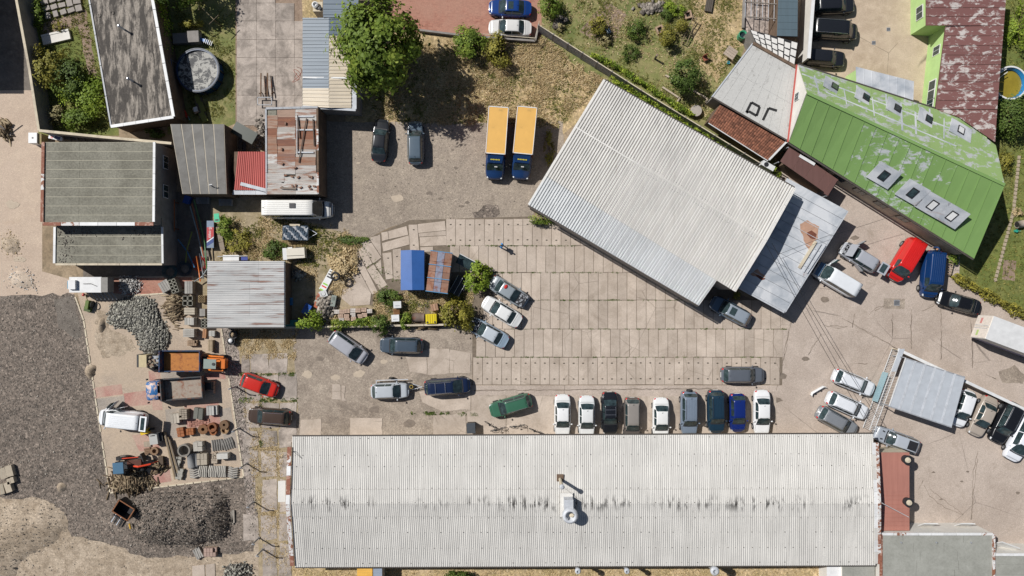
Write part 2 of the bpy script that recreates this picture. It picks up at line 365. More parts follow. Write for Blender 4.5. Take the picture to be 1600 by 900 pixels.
# ------------------------------------------------------------------ ground sheets
def inpoly(pts, poly):
    x, y = pts[:, 0], pts[:, 1]; r = np.zeros(len(pts), bool); n = len(poly)
    for i in range(n):
        x1, y1 = poly[i][0], poly[i][1]; x2, y2 = poly[(i + 1) % n][0], poly[(i + 1) % n][1]
        c = ((y1 > y) != (y2 > y)) & (x < (x2 - x1) * (y - y1) / (y2 - y1 + 1e-12) + x1); r ^= c
    return r
SHEETS = []
def sheet(name, pts, z, mat, kind='structure'):
    P_ = np.array(pts, float); lo, hi = np.maximum(P_.min(0), -300), np.minimum(P_.max(0), 1900); q = np.random.default_rng(1).uniform(lo, hi, (1500, 2)); q = np.vstack([q[inpoly(q, pts)], P_])
    while any(abs(zz - z) < .003 and inpoly(q, pp).any() for zz, pp in SHEETS): z += .004
    SHEETS.append((z, pts))
    vs = PL(pts); n = len(vs); a = sum(vs[i].x * vs[(i + 1) % n].y - vs[(i + 1) % n].x * vs[i].y for i in range(n))
    if a < 0: vs = vs[::-1]
    tr = tessellate_polygon([[Vector((v.x, v.y, 0)) for v in vs]])
    m = MB(); m.add([(v.x, v.y, z) for v in vs], [t if (vs[t[1]] - vs[t[0]]).cross(vs[t[2]] - vs[t[0]]).z > 0 else t[::-1] for t in tr])
    o = m.build(name, mat); o['kind'] = kind; return o
SY = {}
def wob(pts, amp=2.0, step=14, seed=1, keep=()):
    """roughen a polygon's edges"""
    r = random.Random(seed); out = []
    for i in range(len(pts)):
        a, b = pts[i], pts[(i + 1) % len(pts)]; L = math.hypot(b[0] - a[0], b[1] - a[1]); out.append(a)
        if i in keep: continue
        k = max(1, int(L / step))
        for j in range(1, k):
            out.append((a[0] + (b[0] - a[0]) * j / k + r.uniform(-amp, amp), a[1] + (b[1] - a[1]) * j / k + r.uniform(-amp, amp)))
    return out
m = MB(); m.add([(-600, -600, 0), (600, -600, 0), (600, 600, 0), (-600, 600, 0)], [(0, 1, 2, 3)]); o = m.build('ground', 'earth'); o['kind'] = 'structure'
sheet('road', [(-900, -500), (34, -500), (66, 205), (66, 424), (122, 440), (114, 464), (-900, 478)], .004, 'road_dust')
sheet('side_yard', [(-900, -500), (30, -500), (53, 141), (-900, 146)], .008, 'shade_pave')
sheet('left_garden', [(34, -500), (140, -500), (186, 212), (60, 212)], .004, 'lawn_green')
sheet('garden_path', wob([(62, 38), (104, 24), (134, 14), (152, 118), (138, 118), (122, 40), (68, 58)], 1.5, 8), .008, 'soil')
sheet('sand_ground', [(-900, 740), (404, 740), (410, 1400), (-900, 1400)], .004, 'sand')
MILL = wob([(-900, 462), (116, 460), (131, 500), (172, 768), (381, 745), (390, 800), (396, 862), (330, 868), (230, 872), (170, 850), (112, 838), (100, 800), (60, 778), (-900, 770)], 3, 12, 4, keep=(1, 2, 3))
sheet('millings_ground', MILL, .008, 'millings')
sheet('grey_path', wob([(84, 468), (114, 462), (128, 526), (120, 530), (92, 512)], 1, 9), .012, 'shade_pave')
YARD = [(116, 433), (302, 431), (322, 512), (346, 513), (381, 745), (172, 770), (131, 500)]
sheet('paved_yard', YARD, .012, 'paver_beige')
for nm, p, mt in (('paving_brick_patch', [(176, 435), (300, 433), (300, 450), (266, 458), (205, 461), (176, 458)], 'paver_brick'),
                  ('paving_red_patch', [(146, 606), (190, 600), (192, 616), (148, 622)], 'paver_red'), ('paving_red_patch', [(193, 615), (234, 609), (237, 632), (195, 636)], 'paver_red'),
                  ('paving_red_patch', [(232, 580), (250, 578), (254, 640), (239, 641)], 'paver_red'), ('paving_red_patch', [(320, 583), (351, 582), (353, 592), (322, 593)], 'paver_red'),
                  ('paving_red_patch', [(288, 634), (342, 628), (345, 668), (292, 668)], 'paver_red'), ('paving_grey_patch', [(252, 580), (320, 576), (322, 600), (253, 600)], 'paver_grey'),
                  ('paving_grey_patch', [(148, 624), (194, 618), (196, 640), (152, 648)], 'paver_grey'), ('paving_grey_patch', [(258, 640), (288, 636), (292, 684), (262, 684)], 'paver_grey'),
                  ('paving_red_patch', [(206, 680), (240, 676), (250, 700), (218, 706)], 'paver_red'), ('paving_red_patch', [(236, 722), (262, 716), (268, 752), (240, 756)], 'paver_red'),
                  ('paving_grey_patch', [(342, 640), (360, 636), (372, 700), (352, 700)], 'paver_grey')):
    sheet(nm, p, .016, mt)
sheet('sand_spill', wob([(150, 482), (170, 488), (174, 516), (200, 528), (214, 544), (184, 558), (160, 560), (148, 528)], 4, 7, 3), .020, 'sand')
PEB = [(346, 513), (364, 511), (382, 600), (396, 720), (404, 836), (390, 838), (381, 745)]
sheet('pebble_strip', wob(PEB, 1.5, 10, 8), .008, 'pebbles')
sheet('weedy_strip', [(362, 505), (466, 505), (466, 640), (457, 690), (462, 1400), (406, 1400), (404, 836), (382, 600)], .004, 'weedy')
sheet('shed_yard', [(268, 300), (560, 300), (560, 372), (620, 470), (740, 505), (450, 512), (322, 512), (300, 432), (268, 414)], .004, 'weedy')
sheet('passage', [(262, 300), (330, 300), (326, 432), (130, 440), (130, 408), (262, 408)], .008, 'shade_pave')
sheet('old_asphalt', [(455, 506), (742, 506), (740, 604), (872, 606), (872, 692), (452, 694), (466, 640)], .008, 'asphalt_old')
sheet('concrete_bed', [(540, 392), (575, 372), (640, 344), (830, 338), (1000, 400), (1238, 492), (1227, 556), (1222, 601.5), (738, 601.5), (738, 506), (640, 500), (560, 470)], .012, 'joint')
sheet('parking_strip', [(735, 602), (1226, 602), (1215, 692), (870, 692), (872, 618), (735, 618)], .016, 'asphalt')
sheet('gravel_lot', wob([(480, 188), (545, 190), (740, 192), (880, 190), (880, 240), (826, 345), (700, 345), (620, 352), (565, 376), (500, 350), (440, 350), (440, 188)], 2, 12, 6), .008, 'gravel_lot')
sheet('asphalt_yard', [(1224, 470), (1330, 300), (1420, 330), (1500, 400), (1498, 440), (1640, 520), (2400, 900), (2400, 1400), (1365, 1400), (1365, 692), (1213, 692), (1222, 606)], .020, 'asphalt')
sheet('passage_yard', [(1200, 270), (1300, 200), (1500, 400), (1330, 480), (1224, 480)], .012, 'asphalt')
sheet('meadow_ground', [(540, 40), (845, 40), (960, 140), (880, 210), (540, 200)], .004, 'meadow')
sheet('garden_ground', [(838, -500), (1168, -500), (1168, 60), (1130, 170), (1280, 320), (1230, 330), (838, 60)], .004, 'lawn')
sheet('bare_soil', wob([(1090, -500), (1168, -500), (1168, 60), (1120, 130), (1090, 100), (1080, 40)], 4, 10, 9), .008, 'meadow')
sheet('red_parking', [(600, -500), (850, -500), (846, 62), (655, 52), (600, 40)], .012, 'paver_brick')
sheet('back_lawn', [(220, -500), (374, -500), (374, 190), (330, 210), (262, 210)], .004, 'lawn')
sheet('concrete_apron_bed', [(368, -500), (480, -500), (480, 200), (368, 210)], .008, 'soil')
sheet('dry_corner', [(446, -500), (500, -500), (500, 46), (474, 46)], .012, 'meadow')
sheet('court', [(1246, -500), (1480, -500), (1480, 190), (1246, 130)], .012, 'court')
sheet('right_garden', [(1540, -500), (2400, -500), (2400, 880), (1600, 506), (1478, 436), (1478, 380), (1540, 300)], .004, 'lawn_green')
sheet('garden_bed', wob([(1568, 405), (1588, 408), (1585, 440), (1566, 436)], 1, 6), .008, 'soil')
sheet('bottom_lawn', [(456, 878), (1330, 878), (1330, 1400), (456, 1400)], .012, 'meadow')
sheet('garden_plot', [(946, 1), (979, 23), (963, 60), (946, 74), (905, 49)], .008, 'soil')
sheet('damp_stain', wob([(738, 332), (752, 326), (762, 319), (778, 321), (781, 334), (770, 342), (742, 342)], 2, 6, 2), .012, 'millings')
sheet('drain_patch', [(1381, 466), (1414, 467), (1413, 483), (1380, 482)], .024, 'asphalt_old')
sheet('asphalt_patch', wob([(1560, 580), (1585, 570), (1600, 585), (1598, 600), (1566, 598)], 1.5, 7, 5), .024, 'asphalt_old')

simple('oil', H3('7d7165'), .8, .3, 2); simple('crackline', H3('7d7164'), .95, .3, 3); simple('patch_light', H3('b6a794'), .95, .15, 2)
def crackline(pts, w, seed, mat='crackline', name='asphalt_crack'):
    P = wob([*pts, pts[-1]], 1.1, 5, seed)[:-1]; P = [W(x, y) for x, y in P]; m = MB(); rows = []
    for i, p in enumerate(P):
        d = (P[min(i + 1, len(P) - 1)] - P[max(i - 1, 0)]); d.z = 0; s = Vector((-d.y, d.x, 0)).normalized() * w * rng.uniform(.35, 1.); rows.append([(p.x - s.x, p.y - s.y, .029), (p.x + s.x, p.y + s.y, .029)])
    o = m.grid(rows).build(name, mat); o['kind'] = 'structure'
for i, q in enumerate(([(1315, 497), (1340, 510), (1370, 526), (1402, 545)], [(1424, 484), (1423, 515), (1424, 545)], [(1394, 490), (1394, 526)], [(1470, 480), (1471, 520), (1470, 562)], [(1518, 505), (1519, 575)], [(1283, 522), (1270, 540), (1263, 554)], [(1287, 508), (1310, 513), (1324, 510)],
                       [(1358, 492), (1370, 480), (1382, 478)], [(1440, 486), (1458, 478), (1465, 470)], [(1528, 705), (1520, 740), (1519, 800), (1517, 812)], [(1443, 757), (1452, 775), (1475, 793), (1505, 804)], [(1435, 765), (1442, 750)], [(1335, 690 - 200), (1332, 512)], [(1213, 610), (1225, 560), (1236, 500)], [(1120, 607), (900, 609), (740, 610)], [(1330, 569), (1355, 568)], [(1540, 585), (1556, 592)])):
    crackline(q, .032, i)
for i, (x, y, r_, mt) in enumerate(((1288, 468, 6, 'oil'), (1222, 588, 7, 'oil'), (1216, 625, 5, 'oil'), (1258, 560, 5, 'oil'), (712, 262, 3, 'oil'), (670, 302, 4, 'oil'), (688, 310, 3, 'oil'), (722, 322, 3, 'oil'), (730, 316, 3, 'oil'), (707, 234, 2, 'oil'), (780, 246, 3, 'oil'), (648, 265, 2, 'oil'), (560, 255, 3, 'patch_light'), (622, 310, 8, 'patch_light'), (1458, 738, 2, 'oil'), (1502, 752, 2, 'oil'), (1512, 737, 2, 'oil'), (1470, 780, 2, 'oil'), (1590, 770, 3, 'oil'), (560, 585, 8, 'patch_light'), (525, 590, 6, 'patch_light'), (600, 565, 5, 'patch_light'), (480, 585, 7, 'patch_light'), (500, 560, 6, 'oil'), (585, 640, 7, 'oil'), (640, 662, 8, 'oil'), (1335, 372, 5, 'oil'), (30, 405, 7, 'patch_light'), (80, 300, 9, 'patch_light'), (20, 320, 10, 'patch_light'))):
    a0_ = rng.random() * 3; sheet('ground_stain', wob([(x + r_ * 1.4 * math.cos(a0_ + k) * rng.uniform(.6, 1.2), y + r_ * .8 * math.sin(a0_ + k) * rng.uniform(.6, 1.2)) for k in (0, .8, 1.6, 2.4, 3.2, 4., 4.8, 5.6)], r_ * .15, 3, i), .028, mt)
# ---------------------------------------------------------------- concrete panels
t = NT('panel'); p = t.geo(); oc = t.coord(); n1 = t.noise(.5, 6, .65, p, .4); n3 = t.noise(9, 5, .75, p)
sx = t.new('ShaderNodeSeparateXYZ'); t.lk(oc, sx.inputs[0])
ay = t.math('SUBTRACT', t.math('ABSOLUTE', sx.outputs[1]), .83)
dd = t.math('SQRT', t.math('ADD', t.math('POWER', t.math('MULTIPLY', sx.outputs[0], .55), 2.), t.math('POWER', ay, 2.)))
hole = t.math('MULTIPLY', t.ramp(dd, (.05, 1.), (.075, 0.)), t.math('GREATER_THAN', t.ocol(), .5))
c = t.mix(t.ramp(n1, (.36, 0.), (.64, 1.)), H3('bcaea0'), H3('aa9c8e')); c = t.mix(t.ramp(t.noise(.3, 7, .68, p, 1.0), (.52, 0.), (.72, .55)), c, H3('857768'))
c = t.mix(1, c, t.ramp(n3, (.25, .78), (.5, 1.), (.75, 1.15)), 'MULTIPLY'); c = t.mix(1, c, t.ramp(t.rnd(), (0, .9), (1, 1.08)), 'MULTIPLY')
e = t.vor(.3, 'DISTANCE_TO_EDGE', t.mix(.15, p, t.new_noise_color(p, .9)), 0); c = t.mix(t.math('MULTIPLY', t.ramp(e, (0, .45), (.012, 0.)), t.ramp(t.noise(.2, 3, .5, p), (.5, 0.), (.58, 1.))), c, H3('5c5146'))
t.out(t.mix(hole, c, H3('3f3a30')), .92, n3, .3)
t = NT('panel_rough'); p = t.geo(); n1 = t.noise(.7, 8, .72, p, .6); c = t.mix(t.ramp(n1, (.38, 0.), (.6, 1.)), H3('8f857c'), H3('b7aba0')); c = t.mix(t.ramp(t.noise(.35, 6, .7, p, .8), (.53, 0.), (.68, .7)), c, H3('6b635b')); n3 = t.noise(9, 5, .75, p)
t.out(t.mix(1, t.mix(1, c, t.ramp(n3, (.25, .75), (.75, 1.15)), 'MULTIPLY'), t.ramp(t.rnd(), (0, .86), (1, 1.06)), 'MULTIPLY'), .95, n3, .5)
floor_pan = MB().add(PL([(556, 340), (557, 340), (557, 341)], .013), [(0, 1, 2)]).build('concrete_paving', 'panel'); floor_pan['kind'] = 'structure'
pan_me = {}
def panel(pts, hole=0, name='concrete_panel', parent=None, th=.035, z=.012, mat='panel'):
    vs = PL(pts); c = sum(vs, Vector()) / len(vs)
    o = MB().prism([(v.x - c.x, v.y - c.y) for v in vs], 0, th).build(name, mat, parent or floor_pan, color=(hole, hole, hole))
    o.location = (c.x, c.y, z + rng.uniform(0, .012)); o.rotation_euler = (rng.uniform(-.004, .004), rng.uniform(-.004, .004), rng.uniform(-.006, .006)); return o
pm = MB().prism([(-.497, -1.42), (.497, -1.42), (.497, 1.42), (-.497, 1.42)], 0, .035)
pmesh = bpy.data.meshes.new('concrete_panel'); pmesh.from_pydata(pm.v, [], pm.f); pmesh.materials.append(M['panel'])
def hall_line(y): return 826 + (y - 319) * (1092 - 826) / (476 - 319)      # the warehouse's front eave
for y0, y1, xa, xb, ph, hl in ((342, 384, 697, 0, 3, 1), (384, 426, 703, 0, 4, 0), (426, 469, 770, 0, 2, 0), (469, 514, 755, 1236, 0, 0), (514, 558, 735, 1230, 9, 0), (558, 601, 737, 1230, 2, 1)):
    x = xa + (ph if xb else 0); k = (y1 - y0 - .8) / S / 2.84
    while x + 15 <= (xb or hall_line(y1) + 22):
        o = link('concrete_panel', pmesh, None, floor_pan, (hl, hl, hl)); c = W(x + 7.5, (y0 + y1) / 2 + rng.uniform(-.4, .4))
        o.location = (c.x, c.y, .012 + rng.uniform(0, .014)); o.scale = (.99, k, 1); o.rotation_euler = (rng.uniform(-.004, .004), rng.uniform(-.005, .005), rng.uniform(-.007, .007)); x += 14.97
for q in ([(215, 200), (275, 190), (285, 262), (225, 280)], [(280, 188), (452, 140), (468, 222), (288, 262)], [(222, 300), (472, 228), (480, 312), (235, 378)], [(470, 128), (552, 125), (572, 365), (486, 368)],
          [(556, 122), (810, 92), (820, 178), (562, 205)], [(575, 245), (825, 230), (828, 318), (580, 330)], [(565, 209), (820, 182), (822, 226), (570, 240)],
          [(20, 285), (90, 245), (215, 435), (140, 490)], [(-10, 360), (50, 330), (130, 490), (75, 525)], [(80, 545), (145, 500), (270, 690), (200, 735)], [(100, 250), (205, 220), (215, 425)],
          [(-60, 420), (-10, 375), (185, 760), (130, 780)], [(225, 395), (310, 385), (325, 630), (260, 640)], [(322, 360), (400, 350), (398, 640), (330, 640)], [(-80, 560), (-30, 490), (120, 770), (60, 800)],
          [(160, 500), (212, 452), (222, 600)], [(-90, 600), (60, 810), (-30, 890), (-110, 760)], [(580, 338), (700, 333), (700, 380), (585, 380)]):
    panel([(560 + x / 6, 330 + y / 6) for x, y in q], 1)
panel([(536, 452), (560, 440), (580, 458), (578, 476), (548, 478), (534, 466)], 0, 'concrete_slab')
# big slabs beside the long hall and on the old asphalt
slab_floor = MB().add(PL([(556, 560), (557, 560), (557, 561)], .013), [(0, 1, 2)]).build('slab_paving', 'panel'); slab_floor['kind'] = 'structure'
SL = [[(392, 553), (420, 553), (420, 583), (392, 583)], [(421, 552), (449, 552), (449, 583), (421, 583)], [(378, 556), (390, 554), (390, 582), (378, 582)], [(436, 584), (464, 584), (464, 624), (438, 626)],
      [(409, 586), (435, 585), (435, 620), (409, 620)], [(384, 587), (407, 586), (407, 626), (386, 628)], [(384, 630), (407, 630), (407, 668), (386, 668)], [(409, 628), (436, 630), (436, 668), (409, 668)], [(438, 630), (464, 628), (463, 690), (438, 690)],
      [(547, 653), (597, 653), (597, 690), (547, 690)], [(677, 649), (728, 646), (728, 690), (677, 690)], [(470, 656), (502, 654), (502, 690), (466, 690)], [(634, 557), (667, 546), (667, 585), (640, 580)], [(668, 545), (702, 545), (702, 583), (668, 586)],
      [(703, 546), (735, 552), (735, 583), (703, 583)], [(655, 612), (735, 606), (735, 640), (690, 642), (660, 628)], [(737, 619), (790, 619), (790, 690), (730, 690), (730, 643), (737, 642)], [(792, 619), (868, 619), (868, 690), (792, 690)],
      [(519, 600), (532, 600), (533, 624), (519, 624)], [(534, 602), (540, 603), (538, 622), (543, 626), (534, 626)]]
for x0, x1 in ((379, 405), (407, 433), (435, 456)):
    for y0, y1 in ((670, 700), (703, 745), (748, 800), (803, 845), (848, 900)):
        if rng.random() < .8: SL.append([(x0 + rng.uniform(0, 4), y0 + rng.uniform(0, 3)), (x1 - rng.uniform(0, 3), y0 + rng.uniform(0, 4)), (x1, y1 - rng.uniform(0, 5)), (x0 + rng.uniform(0, 4), y1)])
for q in SL: panel(wob(q, .8, 7, int(q[0][0])), 0, 'concrete_slab', slab_floor, .03, .008, 'panel_rough' if q[0][0] < 470 else 'panel')
xs = [870, 905, 945, 985, 1030, 1075, 1120, 1165, 1213]
for i in range(8): panel([(xs[i] + .4, 619), (xs[i + 1] - .4, 619), (xs[i + 1] - .4, 690), (xs[i] + .4, 690)], 0, 'concrete_slab', slab_floor, .022, .016)
apron = MB().add(PL([(376, 20), (377, 20), (377, 21)], .013), [(0, 1, 2)]).build('apron_paving', 'panel'); apron['kind'] = 'structure'
gx, gy = [370, 401, 430.5, 460, 476], [-60, -27, 5, 33, 62, 90, 119, 149, 196]
for i in range(4):
    for j in range(8):
        cx, cy = (gx[i] + gx[i + 1]) / 2, (gy[j] + gy[j + 1]) / 2
        if cx > 448 + max(cy, -100) * .55 and cy < 45: continue
        panel([(gx[i] + .2, gy[j] + .2), (gx[i + 1] - .2, gy[j] + .2), (gx[i + 1] - .2, gy[j + 1] - .2), (gx[i] + .2, gy[j + 1] - .2)], 0, 'concrete_slab', apron, .04, .008, 'panel_rough')

# ---------------------------------------------------------------- scatter
def pts_in(poly, n, clump=0, seed=0):
    r = np.random.default_rng(seed); P = np.array(poly, float); lo, hi = P.min(0), P.max(0); out = np.zeros((0, 2)); cc = None
    lo = np.maximum(lo, [-120, -80]); hi = np.minimum(hi, [1720, 980])
    if clump: cc = r.uniform(lo, hi, (clump, 2)); sg = math.sqrt((hi - lo).prod() / clump) * .33
    while len(out) < n:
        q = r.uniform(lo, hi, (n * 2, 2)) if cc is None else cc[r.integers(0, clump, n * 2)] + r.normal(0, sg, (n * 2, 2))
        out = np.vstack([out, q[inpoly(q, poly)]])
    q = out[:n]; return np.stack([(q[:, 0] - 800) / S, (450 - q[:, 1]) / S], 1)
def tufts(name, polys, n, hgt, mat, label, blades=4, width=.05, clump=0, seed=1, z=.01, cat='grass', base=None):
    r = np.random.default_rng(seed); A = []
    for i, p in enumerate(polys): A.append(pts_in(p, n if isinstance(n, int) else n[i], clump, seed + i))
    c = np.vstack(A); k = len(c) * blades; b = np.repeat(c, blades, 0) + r.normal(0, hgt * .35, (k, 2))
    a = r.uniform(0, 2 * math.pi, k); ln = hgt * r.uniform(.4, 1.3, k); tilt = r.uniform(.5, 1.25, k)
    d = np.stack([np.cos(a), np.sin(a)], 1); w = np.stack([-np.sin(a), np.cos(a)], 1) * (width * r.uniform(.5, 1.2, k))[:, None]
    v = np.zeros((k, 3, 3)); v[:, 0, :2] = b - w; v[:, 1, :2] = b + w; v[:, :2, 2] = z; v[:, 2, :2] = b + d * (ln * np.sin(tilt))[:, None]; v[:, 2, 2] = z + ln * np.cos(tilt)
    tint = np.repeat(np.clip(np.repeat(r.beta(2, 2, len(c)), blades) + r.normal(0, .15, k), 0, 1), 3)
    o = npmesh(name, v.reshape(-1, 3), np.arange(k * 3).reshape(-1, 3), mat, cols=tint); return tag(o, label, cat, kind='stuff')
OCT = np.array([(1, 0, 0), (0, 1, 0), (-1, 0, 0), (0, -1, 0), (0, 0, 1), (0, 0, -.6)], float); OCF = np.array([(0, 1, 4), (1, 2, 4), (2, 3, 4), (3, 0, 4), (1, 0, 5), (2, 1, 5), (3, 2, 5), (0, 3, 5)])
BOXV = np.array([(x, y, z) for z in (-1, 1) for x, y in ((-1, -1), (1, -1), (1, 1), (-1, 1))], float); BOXF = np.array([(3, 2, 1, 0), (4, 5, 6, 7), (0, 1, 5, 4), (1, 2, 6, 5), (2, 3, 7, 6), (3, 0, 4, 7)])
def rocks(c, size, r, form=None, flat=.7, tilt=.5):
    """c (n,3) -> verts, faces, tint"""
    V, F = (OCT, OCF) if form is None else form; n = len(c); s = size * r.lognormal(0, .35, n); flat = flat * (.5 if form is None else 1)
    sc_ = np.stack([s * r.uniform(.7, 1.4, n), s * r.uniform(.7, 1.2, n), s * flat * r.uniform(.7, 1.2, n)], 1)
    v = V[None] * sc_[:, None]; a = r.uniform(0, 2 * math.pi, n); b = r.normal(0, tilt, n)
    cb, sb = np.cos(b)[:, None], np.sin(b)[:, None]; y, z = v[..., 1] * cb - v[..., 2] * sb, v[..., 1] * sb + v[..., 2] * cb; x = v[..., 0]
    ca, sa = np.cos(a)[:, None], np.sin(a)[:, None]; v = np.stack([x * ca - y * sa, x * sa + y * ca, z], -1) + c[:, None]
    f = F[None] + (np.arange(n) * len(V))[:, None, None]; ti = np.repeat(np.clip(r.beta(2, 2, n), 0, 1), len(V))
    return v.reshape(-1, 3), f.reshape(-1, F.shape[1]), ti
def gravel(name, polys, n, size, mat, label, seed=1, z=.01, cat='gravel', clump=0):
    r = np.random.default_rng(seed); c = np.vstack([pts_in(p, n, clump, seed + i) for i, p in enumerate(polys)]); c = np.c_[c, np.full(len(c), z)]
    v, f, t_ = rocks(c, size, r); return tag(npmesh(name, v, f, mat, cols=t_), label, cat, kind='stuff')
gravel('loose_gravel', [MILL], 16000, .05, 'stones', 'dark loose stones over the asphalt millings ground', 3)
gravel('pebbles', [PEB], 2600, .07, 'stones', 'grey and pinkish pebbles in the strip beside the paved yard', 5)
gravel('loose_chippings', [[(500, 190), (860, 195), (826, 340), (600, 350), (500, 330)]], 1600, .035, 'stones', 'pale chippings strewn over the gravel parking lot', 6)
gravel('sand_stones', [[(-40, 790), (400, 875), (400, 930), (-40, 930)]], 600, .05, 'stones', 'stones lying in the sandy ground', 8)
MEAD = [(600, 78), (740, 60), (850, 60), (945, 128), (870, 200), (800, 195), (590, 192), (575, 150)]
tufts('dry_grass', [MEAD], 7500, .34, 'straw', 'tall dry straw coloured grass on the unmown meadow', 5, .05, 260, 21)
tufts('meadow_grass', [MEAD], 1600, .3, 'grass', 'green tufts growing among the dry meadow grass', 5, .05, 60, 22)
GARD = [(842, -60), (1160, -60), (1165, 55), (1112, 155), (1200, 240), (845, 52)]
tufts('garden_grass', [GARD], 5200, .17, 'grass', 'patchy lawn grass of the back garden', 5, .045, 150, 23)
tufts('garden_dry_grass', [GARD], 2200, .16, 'straw', 'dried lawn patches of the back garden', 5, .045, 60, 24)
tufts('back_lawn_grass', [[(262, -40), (368, -40), (368, 180), (300, 195)]], 1800, .15, 'grass', 'worn lawn grass beside the concrete apron', 5, .04, 60, 25)
tufts('left_garden_grass', [[(56, -40), (136, -40), (172, 205), (70, 205)]], 1500, .22, 'grass', 'rough grass of the walled garden', 5, .05, 0, 26)
tufts('right_garden_grass', [[(1550, -40), (1640, -40), (1640, 500), (1500, 430), (1560, 280)]], 2600, .18, 'grass', 'garden grass beyond the green roofed house', 5, .05, 0, 27)
tufts('bottom_grass', [[(458, 880), (1315, 880), (1315, 930), (458, 930)]], 2600, .2, 'straw', 'dry grass strip behind the long hall', 5, .05, 0, 28)
tufts('strip_weeds', [[(362, 512), (466, 512), (462, 560), (380, 560)], [(376, 600), (404, 830), (412, 900), (456, 900), (440, 700), (420, 640)]], 1000, .2, 'straw', 'dry weeds between the old slabs beside the hall', 5, .045, 40, 29)
tufts('scrub_grass', [[(345, 335), (520, 350), (565, 375), (550, 450), (520, 470), (450, 410), (345, 405)], [(585, 455), (740, 455), (730, 505), (585, 500)]], 1700, .28, 'straw', 'dry scrub grass around the junk yard', 5, .05, 60, 30)
tufts('scrub_weeds', [[(345, 335), (470, 345), (560, 375), (540, 420), (345, 405)], [(585, 455), (740, 455), (730, 505), (585, 500)]], 900, .26, 'grass', 'green weeds around the junk yard', 5, .06, 40, 31)
jl = []
for y in (384, 426, 469, 514, 558):
    xa, xb = {384: (700, 900), 426: (735, 980), 469: (800, 1080), 514: (800, 1236), 558: (735, 1226)}[y]; jl.append([(xa, y - .9), (xb, y - .9), (xb, y + .9), (xa, y + .9)])
tufts('joint_weeds', jl, 420, .075, 'leaf_dark', 'weeds sprouting along the joints of the concrete panels', 5, .04, 45, 32, .03, 'weeds')
tufts('slab_weeds', [[(370, 620), (466, 622), (464, 630), (372, 630)], [(375, 582), (466, 582), (466, 587), (375, 587)], [(405, 600), (410, 600), (410, 700), (405, 700)], [(640, 643), (790, 646), (790, 650), (640, 648)], [(563, 378), (600, 420), (650, 440), (596, 455), (555, 392)]], 170, .11, 'leaf_dark', 'green weeds growing in the joints of the worn slabs', 5, .05, 14, 33, .02, 'weeds')
# ------------------------------------------------------------------ trees and shrubs
def crown_mesh(rad, n, leaf, seed, clumps=30, tight=.30, shell=.55, core=.0):
    r = np.random.default_rng(seed); d = r.normal(size=(clumps, 3)); d /= np.linalg.norm(d, axis=1)[:, None]
    cc = d * (r.uniform(shell, 1.02, clumps))[:, None]; k = r.integers(0, clumps, n)
    p = cc[k] + r.normal(0, tight * .6, (n, 3)) * r.uniform(.55, 1.5, clumps)[k][:, None]; ln = np.linalg.norm(p, axis=1); p /= np.maximum(1, ln / r.uniform(.95, 1.28, n))[:, None]
    p *= np.array(rad); nrm = p / np.array(rad) ** 2 + r.normal(0, .35, (n, 3)) / np.mean(rad); nrm[:, 2] += .35 / np.mean(rad); nrm /= np.linalg.norm(nrm, axis=1)[:, None]
    u = np.cross(nrm, r.normal(size=(n, 3))); u /= np.linalg.norm(u, axis=1)[:, None]; w = np.cross(nrm, u)
    s = leaf * r.uniform(.6, 1.35, n); a = u * s[:, None]; b = w * (s * .62)[:, None]
    v = np.stack([p - a, p + b - nrm * (s * .12)[:, None], p + a, p - b - nrm * (s * .12)[:, None]], 1)
    ti = np.clip(r.beta(2.2, 2.2, clumps)[k] * .55 + r.beta(2, 2, n) * .45, 0, 1)
    return v.reshape(-1, 3), np.arange(n * 4).reshape(-1, 4), np.repeat(ti, 4)
def plant(name, label, cat, px, py, r_px, hgt, mat, n=900, leaf=.11, seed=1, trunk=None, base=0., rz=1., ry=None, group=None, clumps=17, tight=.3):
    """r_px: crown radius in photo pixels; hgt: top height; base: height where the crown starts; px,py = crown centre in the photo"""
    zc = (hgt + base) / 2; c = W(px, py, zc); k = (H - zc) / H / S; rx = r_px * k; ry_ = (ry or r_px) * k
    root = thing(name, label, cat, (c.x, c.y, 0), group=group)
    v, f, ti = crown_mesh((rx, ry_, (hgt - base) / 2), n, leaf, seed, clumps, tight); v = v + np.array([0, 0, zc])
    v[:, 2] = np.maximum(v[:, 2], .02)
    npmesh('crown', v, f, mat, root, cols=ti)
    tr = trunk or max(.03, .045 * hgt); m = MB(); r = random.Random(seed)
    m.tube([(0, 0, 0), (r.uniform(-.1, .1) * rx, r.uniform(-.1, .1) * rx, zc * .6), (r.uniform(-.2, .2) * rx, r.uniform(-.2, .2) * rx, hgt * .86)], [tr, tr * .7, tr * .2], 7)
    for i in range(6):
        a = i * 1.05 + r.random(); z0 = base * .7 + (hgt - base) * r.uniform(.1, .45)
        m.tube([(0, 0, z0 * .8), (math.cos(a) * rx * .35, math.sin(a) * ry_ * .35, z0 + .2 * zc), (math.cos(a) * rx * .75, math.sin(a) * ry_ * .75, min(hgt * .9, z0 + .5 * zc))], [tr * .45, tr * .3, tr * .08], 5)
    m.build('trunk' if hgt > 2.5 else 'stem', 'bark', root); return root
